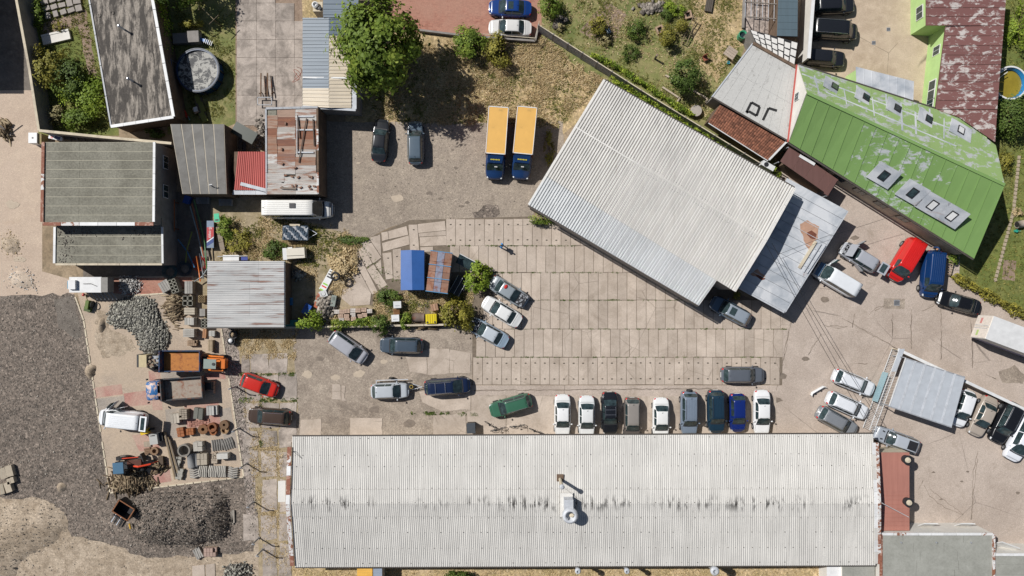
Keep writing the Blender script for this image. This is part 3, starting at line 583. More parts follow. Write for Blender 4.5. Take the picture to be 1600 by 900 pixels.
def hedge(name, label, cat, line, wid_px, hgt, mat, n, leaf=.1, seed=1):
    """clipped or climbing row of foliage along a polyline in the photo"""
    P = [W(x, y, hgt * .6) for x, y in line]; r = np.random.default_rng(seed); seg = [(P[i + 1] - P[i]).length for i in range(len(P) - 1)]; tot = sum(seg)
    u = r.uniform(0, tot, n); c = np.zeros((n, 3)); o = P[0].copy(); o.z = 0
    for i in range(n):
        d = u[i]; j = 0
        while d > seg[j] and j < len(seg) - 1: d -= seg[j]; j += 1
        q = P[j].lerp(P[j + 1], d / seg[j]); c[i] = (q.x, q.y, 0)
    k = wid_px / S / 2; a = r.uniform(0, math.pi * 2, n); bl = .7 + .3 * np.sin(u * 2.1 + seed) + .2 * np.sin(u * 5.3); rad = np.sqrt(r.uniform(.1, 1, n)) * k * bl
    zz = np.abs(np.cos(a * 1.7)) * hgt * (1 - (rad / (k * 1.4)) ** 2 * .55) * r.uniform(.55, 1.05, n) * (.75 + .25 * bl); c[:, 0] += np.cos(a) * rad; c[:, 1] += np.sin(a) * rad; c[:, 2] = np.maximum(.05, zz)
    nrm = np.stack([np.cos(a) * .5, np.sin(a) * .5, np.full(n, .8)], 1) + r.normal(0, .4, (n, 3)); nrm /= np.linalg.norm(nrm, axis=1)[:, None]
    t1 = np.cross(nrm, r.normal(size=(n, 3))); t1 /= np.linalg.norm(t1, axis=1)[:, None]; t2 = np.cross(nrm, t1); s = leaf * r.uniform(.6, 1.3, n)
    v = np.stack([c - t1 * s[:, None], c + t2 * (s * .6)[:, None], c + t1 * s[:, None], c - t2 * (s * .6)[:, None]], 1).reshape(-1, 3) - np.array([o.x, o.y, 0])
    root = thing(name, label, cat, o); npmesh('foliage', v, np.arange(n * 4).reshape(-1, 4), mat, root, cols=np.repeat(np.clip(.5 + .25 * np.sin(u * 3.7) + r.normal(0, .2, n), 0, 1), 4))
    m = MB()
    for i in range(int(tot / .7) + 2):
        d = min(tot * .999, i * .7); j = 0
        while d > seg[j] and j < len(seg) - 1: d -= seg[j]; j += 1
        q = P[j].lerp(P[j + 1], d / seg[j]) - o; m.tube([(q.x, q.y, 0), (q.x + .05, q.y, hgt * .7)], [.025, .01], 4)
    m.build('stem', 'bark', root); return root

plant('broadleaf_tree', 'large spreading green tree overhanging the blue and cream garage roof', 'tree', 588, 68, 70, 10.2, 'leaf_tree', 12500, .21, 5, .26, 2.6, ry=76, clumps=58, tight=.2)
plant('shrub', 'round green shrub at the edge of the red paved parking', 'shrub', 733, 66, 25, 2.6, 'leaf_tree', 2600, .12, 6, base=.3)
plant('shrub', 'spreading olive shrub beside the white car on the red parking', 'shrub', 783, 78, 25, 2.4, 'leaf_olive', 2400, .12, 7, base=.3)
plant('garden_tree', 'bushy fruit tree in the lower part of the back garden', 'tree', 1072, 118, 26, 3.4, 'leaf_dark', 2600, .12, 8, base=.6)
plant('shrub', 'dark shrub beside the round topiary ball', 'shrub', 1043, 56, 17, 2.0, 'leaf_olive', 1400, .09, 9, base=.2)
plant('shrub', 'loose green shrub in the middle of the garden lawn', 'shrub', 994, 44, 17, 1.4, 'leaf_dark', 1000, .1, 10)
plant('rose_bush', 'bush with orange and green leaves on the bare garden plot', 'shrub', 936, 42, 15, 1.8, 'leaf_olive', 1500, .09, 11, base=.1)
plant('shrub', 'green shrub below the bare garden plot, near the fence', 'shrub', 985, 82, 13, .8, 'leaf_dark', 700, .09, 12)
plant('shrub', 'bushy green shrub in the garden corner beside the red parking', 'shrub', 858, 10, 20, 2.2, 'leaf_tree', 1500, .11, 13)
plant('perennial', 'clump of yellow green flowers among the garden stones', 'plant', 1046, 10, 11, .9, 'leaf_bright', 600, .08, 14)
plant('perennial', 'leafy green clump next to the garden stones', 'plant', 1060, 18, 11, .8, 'leaf_bright', 600, .08, 15)
plant('perennial', 'spiky green clump below the garden stones', 'plant', 1040, 24, 10, .8, 'leaf_dark', 700, .07, 16)
plant('small_shrub', 'small dark shrub by the stone pieces near the parking fence', 'shrub', 876, 42, 7, .7, 'leaf_pale', 300, .08, 17)
plant('small_shrub', 'grey leaved shrub at the lower corner of the bare plot', 'shrub', 946, 62, 9, .8, 'leaf_pale', 420, .08, 18)
tb = plant('topiary', 'clipped round olive green topiary ball in the garden', 'shrub', 1066, 40, 11, 1.6, 'leaf_olive', 2600, .05, 19, base=.1, clumps=400, tight=.05)
hedge('climbing_hedge', 'yellow green hedge between the garden fence and the pale warehouse', 'hedge', [(955, 125), (1000, 150), (1060, 190), (1110, 222), (1160, 258)], 21, 1.6, 'leaf_bright', 5200, .1, 3)
hedge('creeper', 'bright green creeper climbing the garden side of the grey fence', 'creeper', [(925, 84), (960, 100), (1010, 132), (1060, 165), (1085, 180)], 11, 1.3, 'leaf_bright', 1900, .1, 4)
plant('small_shrub', 'leafy green shrub between the tiled roof and the brown canopy', 'shrub', 1210, 271, 13, 1.6, 'leaf_bright', 800, .1, 20)
hedge('flower_hedge', 'low hedge with yellow flowers beside the asphalt yard', 'hedge', [(1494, 432), (1530, 452), (1570, 474), (1620, 502)], 20, 1.2, 'leaf_olive', 3800, .09, 5)
plant('conifer', 'dense dark evergreen shrub beside the maroon roof', 'shrub', 1584, 184, 27, 3.0, 'leaf_dark', 3200, .11, 22, base=.1, ry=36)
plant('shrub', 'yellowish shrub along the gable end of the green roof', 'shrub', 1572, 252, 12, 1.3, 'leaf_olive', 1100, .09, 23, ry=22)
plant('shrub', 'light green shrub in the garden above the round pool', 'shrub', 1592, 40, 20, 1.8, 'leaf_bright', 1500, .1, 24, ry=38)
plant('perennial', 'orange flowering clump by the garden stepping stones', 'plant', 1590, 332, 8, .5, 'straw', 300, .07, 25)
plant('shrub', 'large olive green shrub growing against the garden wall', 'shrub', 76, 103, 27, 2.8, 'leaf_olive', 3200, .12, 26, base=.1, ry=34)
plant('shrub', 'tangled bright green shrub beside the blackened flat roof', 'shrub', 132, 150, 34, 2.0, 'leaf_bright', 3600, .12, 27, ry=34)
plant('shrub', 'mixed dark shrub in the middle of the walled garden', 'shrub', 110, 122, 28, 2.2, 'leaf_dark', 2400, .12, 28, ry=30)
plant('dry_shrub', 'pale faded shrub along the garden wall', 'shrub', 88, 180, 14, 1.5, 'leaf_pale', 700, .1, 29, ry=16)
plant('shrub', 'green shrub in the lower corner of the walled garden', 'shrub', 120, 186, 26, 1.8, 'leaf_tree', 1700, .12, 30, ry=16)
plant('shrub', 'leafy shrub next to the concrete foundation in the walled garden', 'shrub', 60, 22, 10, 1.3, 'leaf_tree', 600, .1, 31, ry=24)
hedge('ivy', 'green ivy climbing the side of the blackened flat roof', 'ivy', [(246, -20), (254, 40), (258, 80)], 16, 2.8, 'leaf_bright', 1500, .12, 6)
plant('small_shrub', 'small shrub beside the poolside plinth', 'shrub', 300, 38, 17, 1.1, 'leaf_olive', 800, .1, 32, ry=8)
plant('small_shrub', 'green shrub beneath the blackened flat roof', 'shrub', 240, 208, 16, .9, 'leaf_dark', 600, .1, 33, ry=8)
plant('small_shrub', 'shrub growing beside the leaning advertising sign', 'shrub', 352, 358, 15, 1.5, 'leaf_tree', 1000, .1, 34, ry=20)
plant('small_shrub', 'low shrub in the scrub below the white van', 'shrub', 374, 376, 20, 1.0, 'leaf_olive', 900, .1, 35, ry=22)
plant('small_shrub', 'dark weeds bush beside the white box trailer', 'shrub', 430, 392, 20, .9, 'leaf_dark', 900, .1, 36, ry=16)
plant('sapling', 'bright yellow green sapling at the corner of the silver shed', 'shrub', 484, 501, 21, 2.6, 'leaf_bright', 1300, .12, 37, ry=17)
hedge('hedge', 'bright green low hedge in front of the brick pallets', 'hedge', [(520, 509), (548, 506), (578, 504)], 17, 1.4, 'leaf_tree', 2300, .1, 7)
plant('shrub', 'dark green shrub at the end of the low hedge', 'shrub', 594, 506, 15, 2.0, 'leaf_dark', 1300, .1, 38, ry=18)
plant('small_shrub', 'green shrub between the white appliances and the brown barrel', 'shrub', 634, 502, 10, 1.3, 'leaf_tree', 700, .1, 39, ry=13)
plant('shrub', 'large yellow green shrub beside the white car with tree shadow on its nose', 'shrub', 716, 492, 25, 2.8, 'leaf_olive', 2600, .12, 40, ry=27, base=.2)
plant('shrub', 'yellow green shrub behind the rusty roofed trailer', 'shrub', 748, 436, 21, 2.4, 'leaf_bright', 1900, .12, 41, ry=27, base=.2)
plant('small_shrub', 'tangled shrub at the edge of the concrete beside the tarp container', 'shrub', 606, 465, 20, .9, 'leaf_dark', 1000, .1, 42, ry=13)
plant('dry_shrub', 'heap of dry yellow brushwood beside the curved concrete panels', 'shrub', 536, 408, 24, .9, 'straw', 1700, .14, 43, ry=26)
plant('small_shrub', 'low green weeds at the corner of the gravel lot', 'shrub', 552, 376, 24, .35, 'leaf_dark', 800, .08, 44, ry=8)
plant('creeper', 'green creeper hanging at the warehouse corner', 'creeper', 850, 342, 23, 1.5, 'leaf_tree', 1000, .1, 45, ry=11)
plant('small_shrub', 'low weeds growing beside the warehouse gable', 'shrub', 858, 232, 9, .8, 'leaf_olive', 500, .1, 46, ry=26)
plant('small_shrub', 'green weeds beside the parked car at the metal roofed annex', 'shrub', 1152, 462, 7, .5, 'leaf_olive', 200, .08, 47)
plant('shrub', 'dark blue green shrub behind the long hall', 'shrub', 712, 902, 24, 2.0, 'leaf_dark', 1500, .1, 48, ry=10)
plant('small_shrub', 'small shrub beside the wooden rack', 'shrub', 1490, 404, 9, 1.0, 'leaf_tree', 500, .09, 49, ry=14)
plant('small_shrub', 'small pale shrub at the concrete foundation', 'shrub', 92, 42, 8, .9, 'leaf_olive', 300, .09, 50)
plant('broadleaf_tree', 'dark leafy tree over the top of the back lawn', 'tree', 276, -30, 38, 5.5, 'leaf_dark', 3000, .16, 51, .15, 1.5)
# ------------------------------------------------------------------ buildings
CAMP = Vector((0, 0, H))
def plane(a, b, c): n = (b - a).cross(c - a).normalized(); n = n if n.z > 0 else -n; return (a, n)
def onp(px, py, pl, lift=0.0):
    d = W(px, py, 0) - CAMP; t_ = (pl[0] - CAMP).dot(pl[1]) / d.dot(pl[1]); return CAMP + d * t_ + pl[1] * lift
class Bd:
    def __init__(s, name, label, cat, px, py, group=None):
        c = W(px, py); s.r = thing(name, label, cat, (c.x, c.y, 0), group=group); s.o = s.r.location.copy()
    def add(s, m, name, mat, color=None, parent=None, smooth=False): return m.build(name, mat, parent or s.r, smooth, s.o, color)
    def wall(s, pts, z0, z1, mat, name='wall', inset=0.0):
        if inset:
            c = sum(pts, Vector()) / len(pts); q = []
            for p in pts:
                d = Vector((p.x - c.x, p.y - c.y)); q.append((p.x - d.x / max(.1, abs(d.x)) * inset * min(1, abs(d.x) / inset), p.y - d.y / max(.1, abs(d.y)) * inset * min(1, abs(d.y) / inset)))
        else: q = [(p.x, p.y) for p in pts]
        return s.add(MB().prism(q, z0, z1), name, mat)
def slab4(P, th):
    n = (P[1] - P[0]).cross(P[-1] - P[0]).normalized(); n = n if n.z > 0 else -n; k = len(P)
    a = (P[1] - P[0]).cross(P[2] - P[0]).z; P = P if a > 0 else P[::-1]
    v = list(P) + [p - n * th for p in P]
    return MB().add(v, [tuple(range(k)), tuple(range(k, 2 * k))[::-1]] + [(i, k + i, k + (i + 1) % k, (i + 1) % k) for i in range(k)])
def strips(b, A, Bp, C, D, n, name, mat, gap=.015, th=.03, seam=0, cuts=None, jit=.0, parent=None, mats=None, v=1, color=None):
    """cut quad A B C D along AB into n strips (and v along the slope), each an object"""
    us = cuts or [i / n for i in range(n + 1)]; L = (Bp - A).length; g = gap / L / 2; out = []; nn = plane(A, Bp, D)[1]; Lv = (D - A).length
    for i in range(len(us) - 1):
        u0, u1 = us[i] + g, us[i + 1] - g
        for j in range(v):
            v0, v1 = j / v + (gap / Lv / 2 if j else 0), (j + 1) / v - (gap / Lv / 2 if j < v - 1 else 0)
            f = lambda u, w: A.lerp(Bp, u).lerp(D.lerp(C, u), w)
            P = [f(u0, v0), f(u1, v0), f(u1, v1), f(u0, v1)]; l = nn * rng.uniform(0, jit); P = [p + l for p in P]
            m = slab4(P, th)
            if seam:
                e0, e1 = P[1], P[2]; w = (P[0] - P[1]).normalized() * .045; m2 = slab4([e0 + nn * seam, e1 + nn * seam, e1 + w + nn * seam, e0 + w + nn * seam], seam); m.add(m2.v, m2.f)
            out.append(b.add(m, name, (mats[i % len(mats)] if mats else mat), color, parent))
    return out
def corr(b, A, Bp, C, D, pitch, amp, sheets, name, mat, trap=False, parent=None, mats=None, colors=None, jit=.006):
    """corrugated sheets: waves run from AB to DC"""
    nn = plane(A, Bp, D)[1]; L = (Bp - A).length; out = []
    for i in range(sheets):
        u0, u1 = i / sheets, (i + 1) / sheets + .03 / L; w = max(1, round((u1 - u0) * L / pitch)); rows = [[], []]; lift = rng.uniform(0, jit)
        prof = [(0, 0), (.5, 1), (.85, 1), (.92, 0)] if trap else [(0, 0), (.17, .25), (.33, .8), (.5, 1), (.67, .8), (.83, .25)]
        if trap: prof = [(0, 1), (.48, 1), (.54, 0), (.92, 0)]
        for k in range(w):
            for t_, h in prof:
                u = u0 + (u1 - u0) * (k + t_) / w; q = nn * (h * amp + lift); rows[0].append(A.lerp(Bp, u) + q); rows[1].append(D.lerp(C, u) + q)
        q = nn * (prof[0][1] * amp + lift); rows[0].append(A.lerp(Bp, u1) + q); rows[1].append(D.lerp(C, u1) + q)
        if (Bp - A).cross(D - A).z < 0: rows = rows[::-1]
        o = b.add(MB().grid(rows), name, (mats[i % len(mats)] if mats else mat), colors[i] if colors else None, parent); out.append(o)
    return out
def bar(b, pts, w, h, name, mat, color=None, parent=None):
    """flat bar following 3D points"""
    m = MB()
    for i in range(len(pts) - 1):
        a, c = Vector(pts[i]), Vector(pts[i + 1]); d = (c - a); s = Vector((-d.y, d.x, 0)).normalized() * w / 2; up = Vector((0, 0, h))
        m.add([a - s, c - s, c + s, a + s, a - s + up, c - s + up, c + s + up, a + s + up], [(3, 2, 1, 0), (4, 5, 6, 7), (0, 1, 5, 4), (1, 2, 6, 5), (2, 3, 7, 6), (3, 0, 4, 7)])
    return b.add(m, name, mat, color, parent)
def caps(b, pts, w, h, n, mats, name='flashing'):
    """a row of cap pieces along a line"""
    for i in range(len(pts) - 1):
        for k in range(n): bar(b, [pts[i].lerp(pts[i + 1], k / n + .002), pts[i].lerp(pts[i + 1], (k + 1) / n - .002)], w, h + rng.uniform(0, .004), name, mats[rng.randrange(len(mats))])
def wallwin(b, p, d, w, h, z, frame='flash_white', name='window', parent=None):
    """window set on a wall: p point on the wall (plan), d outward normal"""
    d = Vector((d[0], d[1], 0)).normalized(); a = math.atan2(d.y, d.x) + math.pi / 2; p = Vector((p[0], p[1], z)) + d * .03
    f = b.add(B((p, (w, .06, h), a)), name, frame, None, parent); pane = B((p + d * .025, (w * .42, .04, h * .84), a)); off = Vector((math.cos(a), math.sin(a), 0)) * w * .235
    for s in (-1, 1): b.add(B((p + d * .025 + off * s, (w * .42, .04, h * .84), a)), 'pane', 'glass', None, f)
    return f

# ---- long white hall
hb = Bd('long_hall', 'long low hall with white corrugated roof, dark streaks and rusty gable flashing', 'building', 910, 780)
zE, zR = 3.0, 3.95
NW_, NE_, SW_, SE_, RW, RE = W(457, 682, zE), W(1364, 678, zE), W(461, 886, zE), W(1368, 883, zE), W(454, 787, zR), W(1368, 787, zR)
ins = .62
def yof(p, d): return Vector((p.x, p.y + d, 0))
wp = [yof(NW_, -ins), yof(NE_, -ins), yof(SE_, .35), yof(SW_, .35)]
wx0, wx1 = max(NW_.x, SW_.x) + .05, min(NE_.x, SE_.x) - .05
hb.add(MB().prism([(wx0, wp[0].y), (wx1, wp[1].y), (wx1, wp[2].y), (wx0, wp[3].y)], 0, zE - .05), 'wall', 'wall_cream')
g = MB()
for x in (wx0, wx1): g.add([(x - .1, wp[0].y, zE - .06), (x + .1, wp[0].y, zE - .06), (x - .1, RW.y, zR - .12), (x + .1, RW.y, zR - .12), (x - .1, wp[3].y, zE - .06), (x + .1, wp[3].y, zE - .06)], [(0, 2, 4), (5, 3, 1), (0, 1, 3, 2), (2, 3, 5, 4), (4, 5, 1, 0)])
hb.add(g, 'gable', 'wall_cream')
f1 = .79; a0, a1 = NW_.lerp(RW, f1), NE_.lerp(RE, f1); b0, b1 = SW_.lerp(RW, .80), SE_.lerp(RE, .80); up = Vector((0, 0, .03))
NS = 60
corr(hb, NW_, NE_, a1, a0, .205, .05, NS, 'roof_sheet', 'roof_white')
corr(hb, a0 + up, a1 + up, RE + up, RW + up, .205, .05, NS, 'roof_sheet', 'roof_white')
corr(hb, b0 + up, b1 + up, RE + up, RW + up, .205, .05, NS, 'roof_sheet', 'roof_white')
corr(hb, SW_, SE_, b1, b0, .205, .05, NS, 'roof_sheet', 'roof_white')
caps(hb, [NW_.lerp(RW, .15) + Vector((-.22, 0, .1)), RW + Vector((-.22, 0, .1)), SW_ + Vector((-.22, .2, .1))], .4, .16, 6, ['flash_rust', 'flash_rust', 'flash_rust', 'flash_rust_full', 'flash_white'])
caps(hb, [NE_.lerp(RE, .12) + Vector((.3, 0, .1)), RE + Vector((.3, 0, .1)), SE_ + Vector((.3, .2, .1))], .28, .14, 6, ['flash_rust', 'flash_rust', 'flash_rust', 'flash_rust_full'])
caps(hb, [NE_.lerp(RE, .12) + Vector((-.02, 0, .08)), RE + Vector((-.02, 0, .08)), SE_ + Vector((-.02, .2, .08))], .34, .1, 5, ['flash_white', 'flash_white', 'roof_white'])
bar(hb, [NW_ + Vector((0, .06, -.1)), NE_ + Vector((0, .06, -.1))], .14, .1, 'gutter', 'gutter_dark')
bar(hb, [SW_ + Vector((0, -.06, -.1)), SE_ + Vector((0, -.06, -.1))], .14, .1, 'gutter', 'gutter_dark')
fd = MB()                                                   # fixing bolts of the sheets, rows across the roof
for fr, e0, e1, r0, r1 in ((.03, NW_, NE_, RW, RE), (.28, NW_, NE_, RW, RE), (.45, NW_, NE_, RW, RE), (.77, NW_, NE_, RW, RE), (.98, NW_, NE_, RW, RE), (.06, SW_, SE_, RW, RE), (.3, SW_, SE_, RW, RE), (.55, SW_, SE_, RW, RE), (.78, SW_, SE_, RW, RE)):
    p0, p1 = e0.lerp(r0, fr), e1.lerp(r1, fr)
    for k in range(73):
        q = p0.lerp(p1, (k + .5) / 73 + rng.uniform(-.002, .002)); s = rng.choice((.02, .025, .045)); fd.box(q + Vector((0, 0, .085)), (s * 1.4, s * 1.6, .03))
o = hb.add(fd, 'roof_bolts', 'gutter_dark'); o['kind'] = 'stuff'
cover = lambda px, py, pl: onp(px, py, pl)
PN = plane(NW_, NE_, RW); PS = plane(SW_, SE_, RW)
canopy = W(440, 768, 2.3)
hb.add(MB().box((canopy.x, canopy.y, 2.25), (.75, 2.2, .06), 0, 0, .1), 'door_canopy', 'roof_white2')
for px in (905, 975, 1115): pass
wire = MB(); q = W(458, 705, 3.6)
wire.tube([q, W(475, 719, 3.3)], .02, 4).tube([q, W(440, 715, 0.1)], .02, 4).tube([W(457, 705, 2.9), q], .03, 5); hb.add(wire, 'cable_bracket', 'cable')
# ridge vent unit and stack
d0 = onp(888, 790, PN); vb = thing('roof_vent', 'grey ventilation duct with round open cowl on the white hall roof', 'vent', d0)
mvb = MB(); mvb.box((-.05, .45, .55), (.9, 1.0, 1.3)); mvb.build('duct', 'galv', vb)
mvb = MB(); mvb.lathe((.1, -.65, 0), [(.35, -.4), (.42, .3), (.62, .6), (.78, .75), (.78, 1.25), (.6, 1.38), (.45, 1.38), (.45, .8), (0, .8)], 24); mvb.build('cowl', 'galv', vb, True)
mvb = MB(); mvb.ell((.25, -.68, .95), (.5, .42, .25)); mvb.build('fan_cap', 'wall_cream', vb)
mvb = MB(); mvb.box((-.2, .1, .05), (1.3, 2.4, .14)); mvb.build('base_curb', 'roof_white2', vb)
d0 = onp(875, 748, PN); st = thing('flue_stack', 'slender weathered flue pipe rising from the white hall roof', 'chimney', d0)
MB().tube([(0, 0, -.2), (0, 0, 2.9)], .16, 12).build('pipe', 'wall_cream', st); MB().box((0, .12, .08), (.7, .7, .16)).build('base_plate', 'wall_brown', st); MB().lathe((0, 0, 2.7), [(.24, 0), (.24, .22), (.12, .34), (0, .34)], 12).build('cap', 'galv', st)
MB().tube([(0, 0, 2.4), (1.8, -1.9, .55)], .012, 4).build('guy_wire', 'cable', st)
for px, dx, r_ in ((902, 0, .2), (978, 0, .19), (1114, 0, .3)):
    q = W(px, 886, 0); g_ = thing('wall_flue', 'galvanised flue on the back wall of the long hall, %s' % {902: 'thin one behind the roof vent', 978: 'between two others', 1114: 'thickest one'}[px], 'chimney', (W(px, 888, 3).x, SE_.y - .35, 0))
    MB().tube([(-.02, .75, 2.3), (0, 0, 2.35), (0, 0, 2.5)], r_ * .8, 10).build('elbow', 'galv', g_)
    MB().tube([(0, 0, 1.2), (0, 0, 3.6)], r_, 12).build('pipe', 'galv', g_, True); MB().lathe((0, 0, 3.6), [(r_ * 1.5, -.1), (r_ * 1.5, .12), (r_ * 1.0, .25), (r_ * .7, .25), (r_ * .6, .05), (0, .05)], 14).build('cowl', 'galv', g_)
    MB().tube([(0, 0, 0), (0, 0, 1.2)], .05, 6).build('support', 'steel_grey', g_)

# ---- pale warehouse, rotated
wb = Bd('warehouse', 'pale ribbed metal warehouse set at an angle between garden and concrete yard', 'building', 1010, 300)
zE, zR = 4.8, 5.4
A_, Bc = W(944, 125, zE), W(1241, 294, zE); R0, R1 = W(899, 199, zR), W(1196, 375, zR); S0, S1 = W(853, 275, zE), W(1147, 455, zE)
corr(wb, A_, Bc, R1, R0, .28, .135, 20, 'roof_sheet', 'roof_white2', True)
corr(wb, S0, S1, R1, R0, .28, .135, 20, 'roof_sheet', 'roof_white2', True)
F0, F1 = W(826, 320, 4.3), W(1091, 477, 4.3); G1 = S0.lerp(S1, .905)
dn = Vector((0, 0, -.05))
corr(wb, F0, F1, G1 + dn, S0 + dn, .28, .13, 18, 'roof_sheet', 'roof_blueish', True)
ctr = (A_ + Bc + S0 + S1) / 4
def insv(p, k=.985, z=0): return Vector((ctr.x + (p.x - ctr.x) * k, ctr.y + (p.y - ctr.y) * k, z))
wb.add(MB().prism([insv(p)[:2] for p in (A_, R0, S0, F0, F1, G1, S1, R1, Bc)], 0, [zE - .06, zR - .1, zE - .06, 4.15, 4.15, zE - .1, zE - .06, zR - .1, zE - .06]), 'wall', 'wall_grey')
caps(wb, [A_ + Vector((0, 0, .03)), R0 + Vector((0, 0, .05)), S0 + Vector((0, 0, .03)), F0 + Vector((0, 0, .03))], .22, .06, 3, ['roof_white2'])
caps(wb, [Bc + Vector((0, 0, .03)), R1 + Vector((0, 0, .05)), S1 + Vector((0, 0, .03))], .3, .08, 3, ['roof_white2'])
bar(wb, [F0 + Vector((-.06, -.1, -.13)), F1 + Vector((-.06, -.1, -.13))], .16, .1, 'gutter', 'gutter_dark')
bar(wb, [A_ + Vector((.05, .08, -.1)), Bc + Vector((.05, .08, -.1))], .14, .1, 'gutter', 'gutter_dark')
bar(wb, [R0 + Vector((0, 0, .135)), R1 + Vector((0, 0, .135))], .12, .02, 'ridge_cap', 'roof_white2')
mm = MB()
for k in range(72):
    for s in (-1, 1):
        q = R0.lerp(R1, (k + .5) / 72) + (A_ - R0).normalized() * s * .42; mm.box(q + Vector((0, 0, .02)), (.05, .05, .05))
o = wb.add(mm, 'roof_bolts', 'gutter_dark'); o['kind'] = 'stuff'
ac = onp(1194, 262, (W(0, 0, 1.2), Vector((0, 0, 1)))); a_ = thing('air_conditioner', 'white air conditioning box on the garden side of the warehouse', 'air conditioner', (ac.x, ac.y, 0), R(-30))
B(((0, 0, 2.0), (1.4, .55, .8))).build('housing', 'flash_white', a_); MB().lathe((-.25, 0, 2.41), [(.25, 0), (.25, .02), (0, .02)], 14).build('fan_grille', 'plastic_black', a_); B(((.3, 0, .8), (.08, .4, 1.6)), ((-.4, 0, .8), (.08, .4, 1.6))).build('stand', 'steel_grey', a_)

# ---- metal roofed annex
ab = Bd('metal_annex', 'low annex with rust stained grey metal roof beside the warehouse', 'building', 1235, 390)
z0 = 2.8; q0, q1, q2, q3 = W(1230, 278, z0), W(1324, 329, z0), W(1226, 487, z0 - .2), W(1132, 436, z0 - .2)
strips(ab, q0, q3, q2, q1, 12, 'roof_sheet', 'roof_metal', .02, .04, .05, jit=.004)
ctr = (q0 + q1 + q2 + q3) / 4; ab.add(MB().prism([insv(p, .97)[:2] for p in (q0, q1, q2, q3)], 0, [2.7, 2.7, 2.5, 2.5]), 'wall', 'wall_grey')
bar(ab, [q1 + Vector((.06, -.04, -.12)), q2 + Vector((.06, -.04, -.12))], .16, .1, 'gutter', 'galv'); bar(ab, [q2 + Vector((-.02, -.08, -.12)), q3 + Vector((-.02, -.08, -.12))], .16, .1, 'gutter', 'galv')
pl = plane(q0, q1, q3)
for i, (ax, ay, bx, by) in enumerate(((1248, 419, 1274, 377), (1255, 425, 1282, 381), (1260, 427, 1289, 383))):
    bar(ab, [onp(ax, ay, pl, .06), onp(bx, by, pl, .06)], .3 if i == 0 else .1, .1, 'roof_ladder_rail' if i else 'trough', 'galv' if i else 'wall_cream')
for q_, l_, mt in (([(1250, 350), (1262, 344), (1280, 354), (1278, 372), (1264, 392), (1258, 380), (1252, 364)], .012, 'rust_tan'), ([(1260, 364), (1268, 360), (1276, 366), (1274, 374), (1266, 372)], .016, 'rust_dark'), ([(1172, 428), (1184, 420), (1196, 432), (1190, 436)], .012, 'rust_tan'), ([(1180, 429), (1188, 430), (1196, 436), (1190, 438)], .016, 'rust_dark')):
    ab.add(slab4([onp(x, y, pl, l_) for x, y in wob(q_, 1.5, 4, int(l_ * 1000))], .006), 'rust_stain', mt)
for x0_, y0_, z_, x1_, y1_ in ((1196, 380, 5.4, 1349, 652), (1206, 380, 5.4, 1372, 655)):
    a, c = W(x0_, y0_, z_), W(x1_, y1_, 4.2); tag(MB().tube([a.lerp(c, k / 12) + Vector((0, 0, -1.2 * (k / 12) * (1 - k / 12))) for k in range(13)], .022, 5).build('overhead_cable', 'cable'), 'thin overhead cable spanning from the warehouse to the long hall', 'cable', 'overhead cables over the yard')
for x0_, y0_, x1_, y1_ in ((1298, 369, 1400, 336), (1215, 398, 1300, 366)):
    a, c = W(x0_, y0_, 3.5), W(x1_, y1_, 3.5); tag(MB().tube([a.lerp(c, k / 8) + Vector((0, 0, -.5 * (k / 8) * (1 - k / 8))) for k in range(9)], .016, 4).build('overhead_cable', 'cable'), 'thin cable strung between the metal annex and the green house', 'cable', 'cables to the green house')

# ---- green house
gb = Bd('green_house', 'gabled house with peeling green metal roof and row of skylights', 'building', 1400, 240)
e = 3.3; P1, P2, r1, r2 = W(1233, 222, e), W(1522, 404, e), W(1261, 145, 6.5), W(1570, 289, 6.5); Q1, Q2 = W(1247, 101, e), W(1498, 182, e)
strips(gb, P1, P2, r2, r1, 17, 'roof_sheet', None, .012, .04, .05, mats=['roof_green'] * 5 + ['roof_green_worn'] + ['roof_green_mid'] * 5 + ['roof_green_worn'] * 2 + ['roof_green'] * 4)
pn = plane(Q1, Q2, r1); Q3 = W(1556, 227, 3.8); rm = r1.lerp(r2, .76)
strips(gb, Q1, Q2, rm, r1, 11, 'roof_sheet', 'roof_green_light', .03, .04, .0, v=3)
gb.add(slab4([Q2, Q3, rm], .04), 'roof_sheet', 'roof_green_light'); gb.add(slab4([Q3, r2, rm], .04), 'roof_sheet', 'roof_green_light')
for i in range(1, 11):
    a, c_ = Q1.lerp(Q2, i / 11), r1.lerp(rm, i / 11); w0 = rng.uniform(0, .3); bar(gb, [a.lerp(c_, w0) + Vector((0, 0, .012)), a.lerp(c_, w0 + rng.uniform(.4, .7)) + Vector((0, 0, .012))], rng.uniform(.1, .22), .012, 'sealing_strip', 'roof_metal')
for v_ in (1 / 3, 2 / 3, .97): a, c_ = Q1.lerp(r1, v_), Q2.lerp(rm, v_); bar(gb, [a.lerp(c_, rng.uniform(.0, .2)) + Vector((0, 0, .016)), a.lerp(c_, rng.uniform(.8, 1)) + Vector((0, 0, .016))], .14, .012, 'sealing_strip', 'roof_metal')
bar(gb, [r1 + Vector((0, 0, -.01)), r2 + Vector((0, 0, -.01))], .3, .05, 'ridge_cap', 'roof_green')
ctr = (P1 + P2 + Q1 + Q2 + r1 + r2) / 6; kk = .955
gpt = [insv(p, kk) for p in (P1, P2, r2, Q3, Q2, Q1, r1)]
gb.add(MB().prism([p[:2] for p in gpt], 0, e - .2), 'wall', 'wall_cream')
gpl = [insv(P2, .975, e - .2), insv(r2, .975, r2.z - .15), insv(Q3, .975, Q3.z - .15), insv(Q3, .975, e - .2)]; gb.add(MB().add(gpl, [(0, 1, 2, 3)]), 'gable_wall', 'wall_cream')
